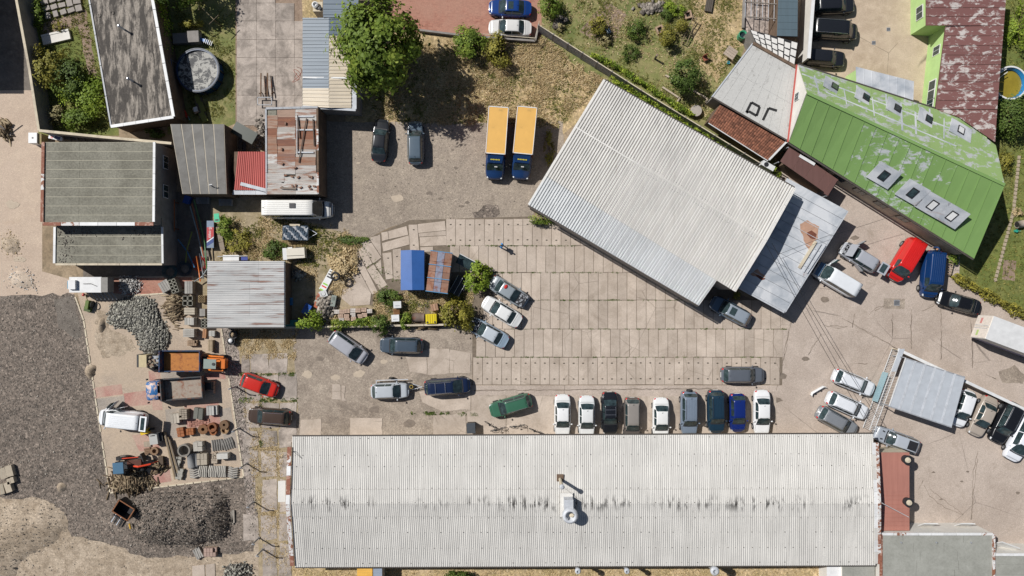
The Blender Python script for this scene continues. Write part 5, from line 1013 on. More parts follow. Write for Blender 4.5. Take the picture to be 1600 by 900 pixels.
# ---- carport
cp = Bd('carport', 'carport with six translucent grey roof panels beside the iron fence', 'carport', 1448, 612)
z0 = 2.5; q = PL([(1415, 559), (1508, 589), (1487, 667), (1389, 634)], z0)
simple('polycarb', H3('b2b7bd'), .5, .1, 1.5, bump=.2, ovar=.06); strips(cp, q[0], q[1], q[2], q[3], 6, 'roof_panel', 'polycarb', .0, .03)
for k in range(1, 6): bar(cp, [q[0].lerp(q[1], k / 6) + Vector((0, 0, .005)), q[3].lerp(q[2], k / 6) + Vector((0, 0, .005))], .22, .02, 'roof_rib', 'galv')
caps(cp, [q[0], q[3]], .12, .06, 1, ['flash_white'], 'edge_trim'); bar(cp, [q[3] + Vector((0, -.05, -.12)), q[2] + Vector((0, -.05, -.12))], .12, .14, 'beam', 'steel_grey'); bar(cp, [q[0] + Vector((0, -.05, -.12)), q[1] + Vector((0, -.05, -.12))], .12, .14, 'beam', 'steel_grey')
for p in q: cp.add(MB().tube([(p.x, p.y, 0), (p.x, p.y, z0 - .05)], .06, 6), 'post', 'steel_grey')

# ---- building standing just outside the picture that shades the side yard
ob = Bd('neighbour_building', 'tall neighbouring building at the edge of the shaded side yard', 'building', -70, 60)
q = [Vector((W(-40, -80).x, W(0, -80).y, 0)), Vector((W(-22, 0).x, W(0, 85).y, 0))]
ob.add(MB().prism([(-75, 60), (q[1].x - 1.2, 60), (q[1].x - 1.2, W(0, 100).y), (-75, W(0, 100).y)], 0, 6.2), 'wall', 'wall_grey'); ob.add(MB().prism([(-75.3, 60), (q[1].x - 1, 60), (q[1].x - 1, W(0, 102).y), (-75.3, W(0, 102).y)], 6.2, 6.4), 'roof', 'roof_felt')
# ------------------------------------------------------------------ cars
KINDS = {  # L, W, H, hood end, roof front, roof rear, rear glass base (fractions from the nose), belt, hood height, deck height
 'hatch': (4.05, 1.75, 1.48, .22, .40, .85, .965, .93, .88, .93),
 'sedan': (4.55, 1.78, 1.45, .25, .41, .70, .84, .93, .86, .95),
 'estate': (4.6, 1.78, 1.48, .24, .39, .88, .97, .93, .86, .93),
 'suv': (4.55, 1.86, 1.70, .23, .37, .89, .965, 1.06, 1.02, 1.06),
 'mpv': (4.5, 1.82, 1.66, .17, .37, .90, .975, 1.0, .95, 1.0),
 'van': (5.2, 1.95, 1.95, .13, .28, .955, .985, 1.15, 1.06, 1.15),
 'bigvan': (6.6, 2.05, 2.6, .13, .24, .97, .99, 1.3, 1.15, 1.3),
}
def sm(x): x = max(0, min(1, x)); return x * x * (3 - 2 * x)
class Car:
    def __init__(s, name, label, px, py, ang, kind, col, L=None, Wd=None, Ht=None, group=None, cat='car', zc=.75):
        k = list(KINDS[kind]); s.kind = kind; s.L, s.Wd, s.Ht = L or k[0], Wd or k[1], Ht or k[2]; s.hf, s.rf, s.rr, s.rg, s.belt, s.hood, s.deck = k[3:]
        c = W(px, py, zc); s.root = thing(name, label, cat, (c.x, c.y, .03), R(ang), group); s.col = col
    def X(s, f): return s.L / 2 - f * s.L
    def bsurf(s, th, q):
        """body surface: th around the nose-tail line, q 0 bottom .. 1 centre top"""
        n = 5.5 if th > 0 else 7.0; sn, cs = math.sin(th), math.cos(th)
        x = math.copysign(abs(sn) ** (2 / n), sn) * s.L / 2; w = max(0, abs(cs)) ** (2 / n) * s.Wd / 2
        w *= 1 - .06 * sm((x / (s.L / 2) - .3) / .7) - .05 * sm((-x / (s.L / 2) - .4) / .6)
        f = .5 - x / s.L
        top = s.hood * (.74 + .22 * sm(f / .08) + .04 * sm(f / s.hf)) if f < s.hf else s.belt
        if f >= s.hf: top = s.hood + (s.belt - s.hood) * sm((f - s.hf) / .1)
        if f > s.rg: top = s.deck * (1 - .16 * sm((f - s.rg) / (1.0001 - s.rg)))
        elif f > s.rr: top = s.belt + (s.deck - s.belt) * (f - s.rr) / (s.rg - s.rr)
        prof = ((.84, .2), (.95, .27), (.99, .45), (1, .58), (.985, .75), (.955, .9), (.90, .975), (.78, 1.0), (.5, 1.012), (0, 1.02))
        u = q * (len(prof) - 1); i = min(int(u), len(prof) - 2); t_ = u - i; a, b = prof[i], prof[i + 1]
        yy = a[0] + (b[0] - a[0]) * t_; zz = a[1] + (b[1] - a[1]) * t_
        return Vector((x, yy * w, (.2 if zz <= .2 else zz * top)))
    def csurf(s, f, q, lift=0.0):
        """cabin surface: f along the car, q -1..1 across (|q|<.6 is the top)"""
        h0 = s.belt; h1 = s.Ht - .02
        if f < s.rf: h = h0 + (h1 - h0) * sm_lin((f - s.hf) / (s.rf - s.hf))
        elif f < s.rr: h = h1 + .02 * math.sin(math.pi * (f - s.rf) / (s.rr - s.rf)) - .03 * max(0, (f - .6))
        else: h = h0 + (h1 - .02 - h0) * sm_lin((s.rg - f) / (s.rg - s.rr))
        k = (h - h0) / (h1 - h0); wb = s.Wd / 2 * .895; wt = s.Wd / 2 * (.70 if s.kind not in ('van', 'bigvan') else .82)
        endn = 1 - .10 * (1 - sm(min(1, (f - s.hf) / .18))) - .07 * (1 - sm(min(1, (s.rg - f) / .12)))
        wb *= endn; w = (wb + (wt - wb) * k) * 1.0; aq = abs(q)
        if aq <= .6: y = w * .93 * aq / .6; z = h + .025 * k * (1 - (aq / .6) ** 2)
        else:
            t_ = (aq - .6) / .4; y = w * .93 + (wb - w * .93) * (t_ ** .8 * .9 + .1 * t_); z = h + (h0 - .04 - h) * t_ ** 1.05
        # curved screens in plan
        bow = 0
        if f < s.rf: bow = -.10 * (aq / .6 if aq < .6 else 1) ** 2 * (1 - k * .6)
        elif f > s.rr: bow = .07 * (min(1, aq / .6)) ** 2 * (1 - k * .6)
        p = Vector((s.X(f) + bow, math.copysign(y, q), z))
        if lift:
            e = .004; a = s.csurf(min(f + e, s.rg), q); b = s.csurf(max(f - e, s.hf), q); c = s.csurf(f, min(1, q + e)); d = s.csurf(f, max(-1, q - e)); n = (b - a).cross(c - d)
            if n.length > 1e-9: p += n.normalized() * lift
        return p
    def patch(s, name, mat, f0, f1, q0, q1, lift=.006, nf=5, nq=7, color=None, parent=None):
        return MB().grid([[s.csurf(f0 + (f1 - f0) * i / nf, q0 + (q1 - q0) * j / nq, lift) for j in range(nq + 1)] for i in range(nf + 1)]).build(name, mat, parent or s.root, True, color=color)
    def bpatch(s, name, mat, t0, t1, q0, q1, side=1, lift=.008, n=6, m=3, color=None):
        rows = []
        for i in range(n + 1):
            r_ = []
            for j in range(m + 1):
                p = s.bsurf(t0 + (t1 - t0) * i / n, q0 + (q1 - q0) * j / m); p.y *= side; r_.append(p + Vector((p.x * .004, p.y * .012, .004 + lift * .3)))
            rows.append(r_)
        return MB().grid(rows).build(name, mat, s.root, True, color=color)
    def make(s, rails=0, bars=0, sunroof=0, roofcol=None, glass='glass', bumper=None, bonnet=1, panoroof=0, antenna=1, side=1, rearglass=1, rearlabel=None):
        n = 30; rows = []
        for i in range(n + 1):
            th = -math.pi / 2 + math.pi * i / n; r_ = [s.bsurf(th, j / 18) for j in range(19)]; rows.append(r_ + [Vector((p.x, -p.y, p.z)) for p in r_[-2::-1]])
        MB().grid(rows).build('body', 'paint', s.root, True, color=s.col)
        fs = [s.hf + (s.rf - s.hf) * i / 5 for i in range(5)] + [s.rf + (s.rr - s.rf) * i / 8 for i in range(8)] + [s.rr + (s.rg - s.rr) * i / 4 for i in range(5)]; qs = [-1, -.9, -.8, -.7, -.63, -.58, -.5, -.35, -.15, 0, .15, .35, .5, .58, .63, .7, .8, .9, 1]
        MB().grid([[s.csurf(f, q) for q in qs] for f in fs]).build('cabin', 'paint', s.root, True, color=roofcol or s.col)
        d = s.rf - s.hf; s.patch('windscreen', glass, s.hf + d * .02, s.rf - d * .03, -.61, .61, .008)
        d = s.rg - s.rr
        if rearglass: s.patch('rear_window', glass, s.rr + d * .05, s.rg - d * .08, -.59, .59, .008)
        if side:
            a, b = s.hf + (s.rf - s.hf) * .55, s.rg - (s.rg - s.rr) * .5; mid = a + (b - a) * .48
            for sd in (-1, 1):
                if s.kind in ('van', 'bigvan') and side == 1: cuts = ((a, a + (b - a) * .25),)
                else: cuts = ((a + .02, mid - .008), (mid + .008, b - .02))
                for c0, c1 in cuts: s.patch('side_window', glass, c0, c1, sd * .64, sd * .95, .008, 4, 3)
        r = .31 if s.kind not in ('suv', 'van', 'bigvan') else .35
        for fx in (.18, .80):
            for sd in (-1, 1):
                c = (s.X(fx), sd * (s.Wd / 2 - .085), r - .03); w = MB().lathe(c, [(r * .55, -.1), (r, -.09), (r, .09), (r * .55, .1)], 16, 'Y').build('wheel', 'rubber', s.root)
                MB().lathe(c, [(0, .085 * sd), (r * .62, .09 * sd), (r * .66, .06 * sd)], 12, 'Y').build('rim', 'rim', w)
        for sd in (-1, 1):
            s.bpatch('headlight', 'lamp_clear', .78, 1.18, .50, .70, sd); s.bpatch('taillight', 'lamp_red', -1.2, -.82, .48, .74, sd)
            m = MB().ell((s.X(s.hf + (s.rf - s.hf) * .42), sd * (s.Wd / 2 + .06), s.belt + .08), (.16, .24, .16)); m.build('mirror', 'paint', s.root, True, color=s.col)
            if rails: MB().tube([s.csurf(f, sd * .56) + Vector((0, 0, z)) for f, z in ((s.rf + .03, 0), (s.rf + .05, .06), ((s.rf + s.rr) / 2, .07), (s.rr - .05, .06), (s.rr - .02, 0))], .022, 6).build('roof_rail', 'chrome' if rails == 1 else 'plastic_black', s.root)
            s.bpatch('sill', 'plastic_black', -1.15, 1.15, .0, .13, sd, n=14, m=2)
        for k in range(bars):
            f = s.rf + (s.rr - s.rf) * (.3 + .4 * k); MB().tube([s.csurf(f, q) + Vector((0, 0, .09)) for q in (-.57, -.3, 0, .3, .57)], .026, 5).build('roof_bar', 'chrome', s.root)
        MB().box((s.L / 2 + .005, 0, .42), (.03, .52, .11)).build('number_plate', 'plate', s.root); MB().box((-s.L / 2 - .005, 0, .55), (.03, .52, .11)).build('number_plate', 'plate', s.root)
        s.bpatch('grille', 'plastic_black', 1.24, math.pi / 2, .30, .55, 1, n=5); s.bpatch('grille', 'plastic_black', 1.24, math.pi / 2, .30, .55, -1, n=5)
        if sunroof: s.patch('sunroof', 'glass', s.rf + .05, s.rf + .05 + sunroof, -.42, .42, .012)
        if panoroof: s.patch('glass_roof', 'glass', s.rf + .02, s.rr - .02, -.50, .50, .012)
        g = MB(); X0 = lambda x, q, sd: (lambda p: Vector((p.x, p.y * sd, p.z + .006)))(s.bsurf(math.copysign(math.asin(min(1, (abs(x) / (s.L / 2)) ** ((5.5 if x > 0 else 7.) / 2))), x), q))
        for sd in (-1, 1):
            g.tube([X0(s.X(f), .69, sd) for f in (.045, .1, .16, s.hf)], .013, 4)
            for f in (s.hf + .02, (s.hf + s.rg) / 2 - .02, s.rr - .02): g.tube([X0(s.X(f), q, sd) for q in (.2, .4, .6)], .011, 4)
        g.tube([X0(s.X(.045), q, sd) for sd, q in ((-1, .69), (-1, .85), (1, 1), (1, .85), (1, .69))], .013, 4)
        if s.rg < .9: g.tube([X0(s.X(s.rg + .02), q, sd) for sd, q in ((-1, .69), (-1, .85), (1, 1), (1, .85), (1, .69))], .013, 4)
        g.build('panel_gap', 'plastic_black', s.root)
        if antenna: MB().tube([s.csurf(s.rr - .04, 0), s.csurf(s.rr - .02, 0) + Vector((-.05, 0, .12))], .018, 5).build('antenna', 'plastic_black', s.root)
        if bonnet: MB().grid([[s.bsurf_top(f, y) for y in (-.62, -.3, 0, .3, .62)] for f in (s.hf - .02, s.hf + .012)]).build('wiper_cowl', 'plastic_black', s.root)
        return s
    def bsurf_top(s, f, y):
        return Vector((s.X(f) - .09 * y * y, y * s.Wd / 2 * 1.25, (s.hood if f < s.hf else s.hood) * 1.02 + .012))
def sm_lin(t_): t_ = max(0, min(1, t_)); return t_ * .8 + .2 * sm(t_)
WHT, SIL, BLK, GRY = H3('e4e4e4'), H3('a9aeb4'), H3('1c1d20'), H3('55595e')
CARS = [  # name, label, px, py, heading, kind, colour, options
 ('sedan', 'black sedan parked alone beside the garage shadow on the gravel lot', 594, 219, 85, 'sedan', H3('24262a'), {}),
 ('estate_car', 'grey blue hatchback with red tail lights beside the black sedan on the gravel lot', 649, 223, 91, 'estate', H3('566470'), {}),
 ('sedan', 'blue car with sunroof on the red paved parking', 797, 12, 178, 'sedan', H3('173a7a'), dict(sunroof=.12)),
 ('sedan', 'white sedan on the red paved parking beside the shrubs', 797, 43, 178, 'sedan', H3('d6d4d0'), {}),
 ('suv', 'black car half out of the court entrance by the whitewashed wall', 1303, 8, 2, 'estate', H3('1f2126'), {}),
 ('van', 'black van with chrome roof rails parked in the court', 1302, 48, -4, 'van', H3('1f2125'), dict(rails=1, side=2)),
 ('estate_car', 'black estate car at the court edge beside the green roof', 1288, 90, -5, 'estate', H3('202227'), {}),
 ('sedan', 'blue grey car with sunroof parked against the metal annex', 1142, 486, 152, 'estate', H3('4f6579'), dict(roofcol=H3('8d96a0'), sunroof=.14)),
 ('estate_car', 'dark grey estate car standing alone on the concrete panels', 1161, 586, 0, 'estate', H3('5b6068'), {}),
 ('hatchback', 'silver hatchback with red rear lamp by the hedge shadow', 544, 543, -35, 'mpv', H3('a5a6ac'), {}),
 ('estate_car', 'dark blue grey estate car with roof rails beside the shrubs', 627, 540, 179, 'estate', H3('46525e'), dict(rails=1)),
 ('hatchback', 'red hatchback at the pebble strip', 405, 602, -20, 'hatch', H3('c02a1e'), {}),
 ('estate_car', 'dark brown estate car beside the red hatchback', 421, 651, 176, 'estate', H3('46382f'), dict(rails=1)),
 ('hatchback', 'silver hatchback beside a light trailer on the old asphalt', 609, 611, 2, 'hatch', H3('b4b9be'), {}),
 ('estate_car', 'dark navy estate car with roof bars towing the frame trailer', 699, 604, 4, 'mpv', H3('16233f'), dict(rails=1, bars=2, L=4.9)),
 ('estate_car', 'metallic green estate car near the long hall', 798, 634, 196, 'estate', H3('3a6650'), dict(rails=1)),
 ('sedan', 'white sedan at the start of the row, next to a gap', 879, 650, 270, 'sedan', H3('dcdcda'), dict(roofcol=WHT)),
 ('sedan', 'white sedan between the first white sedan and the black car in the row', 917, 652, 270, 'sedan', H3('d8d9d8'), {}),
 ('suv', 'black car with chrome roof bars in the row before the hall', 953, 646, 271, 'sedan', H3('1b1d22'), dict(rails=1, bars=2)),
 ('hatchback', 'grey brown hatchback with red tail lights in the row before the hall', 988, 655, 270, 'estate', H3('5b5450'), dict(roofcol=H3('8c8680'))),
 ('sedan', 'white car standing with free space on both sides in the row before the hall', 1033, 655, 270, 'sedan', H3('e0e0de'), {}),
 ('suv', 'silver blue off-road car with spare wheel and ribbed roof in the row', 1077, 646, 270, 'suv', H3('74808f'), dict(rails=1, L=4.7)),
 ('suv', 'dark teal off-road car with ribbed roof in the row', 1119, 643, 271, 'suv', H3('1d3445'), dict(rails=2)),
 ('hatchback', 'deep blue hatchback between the teal and the white car in the row', 1153, 645, 271, 'hatch', H3('14286a'), {}),
 ('sedan', 'white saloon at the yard end of the row, beside the deep blue hatchback', 1191, 645, 270, 'sedan', H3('e2e2e2'), dict(L=4.8)),
 ('estate_car', 'white estate car parked slanting nearest the loose bumper', 1335, 598, -22, 'estate', H3('d9dce0'), dict(rails=1)),
 ('estate_car', 'white estate car between another white estate and a grey one', 1325, 634, -24, 'estate', H3('dadde1'), dict(rails=1)),
 ('estate_car', 'grey estate car with red tail lights half hidden by the hall roof', 1309, 659, -29, 'estate', H3('7d8186'), dict(rails=1)),
 ('pickup', 'silver car with dark load bay parked by the red canopy', 1402, 688, 160, 'estate', H3('9aa1aa'), dict(L=5.0, roofcol=H3('aab0b8'))),
 ('hatchback', 'white hatchback half under the carport', 1505, 638, 251, 'hatch', H3('e0e2e4'), {}),
 ('sedan', 'champagne sedan beside the white hatchback at the carport', 1537, 651, 245, 'sedan', H3('a79c90'), dict(L=4.5)),
 ('suv', 'black off-road car with chrome rails beside the champagne sedan', 1571, 660, 243, 'suv', H3('1a1b1f'), dict(rails=1, L=4.7)),
 ('van', 'white patrol style van at the yard edge beside the black off-road car', 1597, 685, 243, 'mpv', H3('dfe2e8'), dict(L=5.2, Wd=2.0)),
 ('van', 'bright red delivery van with roof ribs beside the green house', 1414, 406, 239, 'van', H3('c8201d'), dict(L=4.9, Wd=2.0)),
 ('van', 'dark blue van beside the wooden rack', 1455, 428, 264, 'van', H3('123463'), dict(L=5.0)),
 ('sedan', 'black sedan nose to nose with the dark blue van', 1499, 473, 164, 'sedan', H3('17181b'), dict(L=4.6)),
 ('van', 'white van with open doors and blue grey bonnet at the metal annex', 1306, 437, 149, 'van', H3('dcdfe2'), dict(L=5.0, side=2)),
 ('minibus', 'long white minibus with roof hatch beside the rusty roofed building', 464, 326, 0, 'bigvan', H3('e8e6e0'), dict(L=7.2, side=2, zc=1.6)),
 ('van', 'white delivery van with open door in the paved yard', 188, 656, 174, 'van', H3('e6e8ea'), dict(L=5.0, zc=1.2)),
 ('sedan', 'silver grey car with open bonnet among the shrubs and cars of the junk yard', 795, 456, -32, 'sedan', H3('8f979c'), {}),
 ('sedan', 'white sedan with dappled shade on its bonnet beside the shrub', 784, 487, -31 + 180, 'sedan', H3('dddddb'), {}),
 ('sedan', 'pale blue saloon without bonnet nosing into the shrub', 763, 520, -29 + 180, 'sedan', H3('93a5b5'), dict(roofcol=H3('b9c0c6'))),
 ('estate_car', 'silver estate with bonnet, doors and tailgate open by the metal annex', 1344, 402, 149, 'estate', H3('a3a6ad'), dict(L=4.3)),
]
car_roots = {}
for nm, lb_, px, py, ang, kd, col, op in CARS:
    op = dict(op); L = op.pop('L', None); Wd = op.pop('Wd', None); zc = op.pop('zc', .8)
    cat = 'van' if nm in ('van', 'minibus') else 'car'
    c_ = Car(nm, lb_, px, py, ang, kd, col, L, Wd, None, None, cat, zc).make(**op); car_roots[(px, py)] = c_
def cp_(px, py): return car_roots[(px, py)]
# particulars
c = cp_(1077, 646)
MB().lathe((-c.L / 2 - .12, 0, .85), [(.0, -.1), (.3, -.1), (.34, -.05), (.34, .08), (0, .1)], 16, 'X').build('spare_wheel', 'rubber', c.root)
for cc_ in (c, cp_(1119, 643), cp_(1414, 406), cp_(1455, 428), cp_(188, 656), cp_(464, 326)):
    for q in (-.4, -.24, -.08, .08, .24, .4): MB().tube([cc_.csurf(f, q) + Vector((0, 0, .012)) for f in (cc_.rf + .04, (cc_.rf + cc_.rr) / 2, cc_.rr - .04)], .016, 4).build('roof_rib', 'paint', cc_.root, color=cc_.col)
c = cp_(464, 326); B((c.csurf(.52, .15) + Vector((0, 0, .05)), (.6, .5, .08))).build('roof_hatch', 'plastic_black', c.root)
for sd in (-1, 1):
    for k in range(4): c.patch('side_window', 'glass', .34 + k * .15, .46 + k * .15, sd * .68, sd * .88, .008, 2, 3)
B(((c.X(.02), 0, 1.02), (.04, 1.4, .25))).build('grille', 'plastic_black', c.root)
c = cp_(1402, 688); c.patch('load_cover', 'plastic_black', .66, c.rr - .02, -.5, .5, .02); c.patch('bonnet_scoop', 'plastic_black', c.hf, c.hf + .01, -.2, .2, .03)
for sd in (-1, 1): B(((c.X(.15), sd * .42, .92), (.25, .12, .05), sd * .2)).build('bonnet_vent', 'plastic_black', c.root)
def opendoor(c, f, sd, ang, ln=1.0, z=.95, top=1):
    h = Vector((c.X(f), sd * (c.Wd / 2 - .02), 0)); d = Vector((-math.cos(ang), sd * math.sin(ang), 0)) * ln
    a = math.atan2(d.y, d.x); m = B((h + d / 2 + Vector((0, 0, .62)), (ln, .08, .68), a)); dr = m.build('door', 'paint', c.root, color=c.col)
    m = MB(); e = Vector((0, 0, 1)); p0, p1 = h + d * .12, h + d * .95
    m.tube([p0 + e * .95, h + d * .4 + e * (c.Ht - .12), h + d * .9 + e * (c.Ht - .15), p1 + e * .95], .03, 5); m.build('window_frame', 'plastic_black', dr)
    MB().add([p0 + e * .97, p1 + e * .97, h + d * .88 + e * (c.Ht - .18), h + d * .42 + e * (c.Ht - .15)], [(0, 1, 2, 3)]).build('pane', 'glass_teal', dr)
def openbonnet(c, bay=True, t_=1.0):
    x0, x1 = c.X(c.hf - .01), c.X(.04); w = c.Wd / 2 * .8; z = c.hood * 1.03
    if bay:
        m = B((((x0 + x1) / 2, 0, z + .01), (abs(x1 - x0) * .9, w * 2 * .95, .03))); m.build('engine_bay', 'plastic_black', c.root)
        m = MB()
        for k in range(16): m.box(((x0 + x1) / 2 + rng.uniform(-.36, .36), rng.uniform(-w * .8, w * .8), z + .05), (rng.uniform(.1, .3), rng.uniform(.1, .3), .08), rng.random())
        m.build('engine', 'steel_grey', c.root)
    if t_: B(((x0 + .22, 0, z + .52), (.04, w * 2, 1.0), 0, 0, R(-22))).build('bonnet', 'paint', c.root, color=c.col)
c = cp_(1344, 402); openbonnet(c); opendoor(c, .27, -1, 1.05); opendoor(c, .52, 1, .35, .9)
B(((-c.L / 2 - .25, 0, c.Ht + .1), (.9, 1.25, .06), 0, 0, R(8))).build('tailgate', 'paint', c.root, color=c.col); B(((-c.L / 2 - .2, 0, c.Ht + .14), (.55, .95, .02), 0, 0, R(8))).build('tailgate_window', 'glass', c.root)
c = cp_(1306, 437); opendoor(c, .2, -1, 1.1, 1.05); m = B(((c.X(.065), 0, 1.13), (.5, 1.5, .04), 0, 0, R(6))); m.build('bonnet', 'paint', c.root, color=H3('56708c'))
c = cp_(188, 656); opendoor(c, .2, -1, .9, 1.1); opendoor(c, .3, -1, .3, 1.2)
B(((-c.L / 2 - .3, 0, c.Ht - .02), (.75, 1.6, .05), 0, 0, R(5))).build('tailgate', 'paint', c.root, color=c.col); B(((-c.L / 2 - .28, 0, c.Ht + .02), (.4, 1.3, .02), 0, 0, R(5))).build('tailgate_window', 'glass', c.root)
c = cp_(763, 520); openbonnet(c, True, 0)
c = cp_(795, 456); openbonnet(c, True, 0); MB().ell((c.X(.62), .3, 1.5), (.35, .5, .2)).build('seat_cover', 'fabric', c.root, color=H3('c02a22'))
c = cp_(1597, 685)
for sd in (-1, 1): c.patch('window_guard', 'glass', .30, .40, sd * .62, sd * .9, .012, 3, 3)

# ---- box trucks
def box_truck(px, py, label, tw=0):
    rt = thing('box_truck', label, 'truck', W(px, py, 1.0).xy.to_3d(), R(-94 + tw), 'yellow and blue box trucks side by side')
    bl = H3('1d3a66')
    MB().box((-1.25, 0, 1.95), (4.9, 2.1, 2.2)).build('cargo_box', 'gloss', rt, color=H3('8d3b1e'))
    MB().box((-1.25, 0, 3.065), (4.88, 2.08, .03)).build('box_roof', 'cover', rt, color=H3('dcab58'))
    for y in (-1, 1): MB().box((-1.25, y * 1.0, 3.085), (4.9, .06, .05)).build('edge_rail', 'flash_white', rt)
    for x in (-3.66, 1.16): MB().box((x, 0, 3.085), (.08, 2.1, .05)).build('edge_rail', 'flash_white', rt)
    MB().box((-1, 0, .62), (5.2, .9, .25)).build('chassis', 'plastic_black', rt)
    # cab
    rows = []
    for x, w, z0, z1 in ((1.25, 1.0, .5, 2.35), (1.8, 1.0, .45, 2.3), (2.05, 1.0, .42, 2.2), (2.65, 1.0, .4, 1.45), (2.9, .97, .4, 1.3), (3.25, .86, .4, 1.15), (3.45, .62, .42, .95), (3.5, .4, .5, .8)):
        rows.append([Vector((x, -w, z0)), Vector((x, -w * 1.02, (z0 + z1) / 2)), Vector((x, -w * .94, z1 - .1)), Vector((x, -w * .8, z1)), Vector((x, 0, z1 + .05)), Vector((x, w * .8, z1)), Vector((x, w * .94, z1 - .1)), Vector((x, w * 1.02, (z0 + z1) / 2)), Vector((x, w, z0))])
    MB().grid(rows).build('cab', 'paint', rt, True, color=bl)
    MB().add([(2.07, -.82, 2.24), (2.07, .82, 2.24), (2.63, .88, 1.52), (2.63, -.88, 1.52)], [(0, 3, 2, 1)]).build('windscreen', 'glass', rt)
    MB().add([(1.2, -.85, 2.95), (1.2, .85, 2.95), (2.0, .72, 2.42), (2.0, -.72, 2.42), (1.2, -.95, 2.3), (1.2, .95, 2.3), (2.0, .8, 2.28), (2.0, -.8, 2.28)], [(3, 2, 1, 0), (0, 1, 5, 4), (2, 3, 7, 6), (1, 2, 6, 5), (3, 0, 4, 7)]).build('wind_deflector', 'paint', rt, color=bl)
    m = MB()      # yellow lettering block on the deflector
    for k, w in enumerate((.13, .05, .15, .12, .13, .1, .12)):
        y = -.42 + k * .14; m.box((1.7, y, 2.645 + .0), (.09 if k % 2 else .13, .11, .02), 0, 0, R(33))
    m.build('lettering', 'gloss', rt, color=H3('e6d84a'))
    for sd in (-1, 1):
        MB().ell((3.28, sd * .72, .98), (.3, .22, .2)).build('headlight', 'lamp_clear', rt); MB().ell((2.2, sd * 1.22, 1.75), (.14, .22, .34)).build('mirror', 'plastic_black', rt); MB().tube([(2.2, sd * .98, 1.7), (2.2, sd * 1.2, 1.75)], .03, 5).build('mirror_arm', 'plastic_black', rt)
        for x in (2.55, -2.2):
            w = MB().lathe((x, sd * .88, .38), [(.2, -.13), (.38, -.12), (.38, .12), (.2, .13)], 16, 'Y').build('wheel', 'rubber', rt); MB().lathe((x, sd * .88, .38), [(0, .1 * sd), (.22, .11 * sd)], 12, 'Y').build('rim', 'rim', w)
    B(((2.3, .1, 1.95), (.05, .3, .22), 0, 0, R(38))).build('windscreen_paper', 'flash_white', rt)
    MB().box((3.5, 0, .55), (.06, 1.3, .3)).build('bumper', 'plastic_black', rt)
box_truck(776, 229, 'yellow box truck with dark blue cab, next to open gravel'); box_truck(818, 229, 'yellow box truck with dark blue cab, on the warehouse side of its twin', -1.6)

# white box lorry at the right edge
rt = thing('box_lorry', 'white box lorry leaving the picture beside the flower hedge', 'truck', W(1580, 530, 1.2).xy.to_3d(), R(-20.5))
MB().box((.1, 0, 2.0), (8.0, 2.5, 2.3)).build('cargo_box', 'wall_white', rt); MB().box((.1, 0, 3.17), (8.0, 2.5, .04)).build('box_roof', 'flash_white', rt)
MB().box((.1, -1.252, 1.25), (8.0, .02, .5)).build('side_stripe', 'gloss', rt, color=H3('2a2f86'))
for y in (-.61, .61):
    p = MB().box((-3.93, y, 2.0), (.06, 1.18, 2.2)).build('rear_door', 'matte', rt, color=H3('ddd3c8'))
    MB().tube([(-3.98, y * .25, 1.0), (-3.98, y * .25, 3.0)], .03, 5).build('lock_rod', 'galv', p); MB().box((-3.965, y * 1.1, 1.7), (.01, .6, .3)).build('sticker', 'gloss', p, color=H3('c98a84') if y > 0 else H3('a9c07a'))
for x in (-2.4, 2.6, 3.6):
    for sd in (-1, 1): w = MB().lathe((x, sd * 1.05, .45), [(.24, -.14), (.45, -.13), (.45, .13), (.24, .14)], 16, 'Y').build('wheel', 'rubber', rt); MB().lathe((x, sd * 1.05, .45), [(0, .1 * sd), (.26, .12 * sd)], 12, 'Y').build('rim', 'rim', w)
MB().box((.5, 0, .7), (8, .9, .3)).build('chassis', 'plastic_black', rt); MB().box((5.2, 0, 1.4), (1.8, 2.3, 2.2)).build('cab', 'paint', rt, color=H3('2f4a3a'))
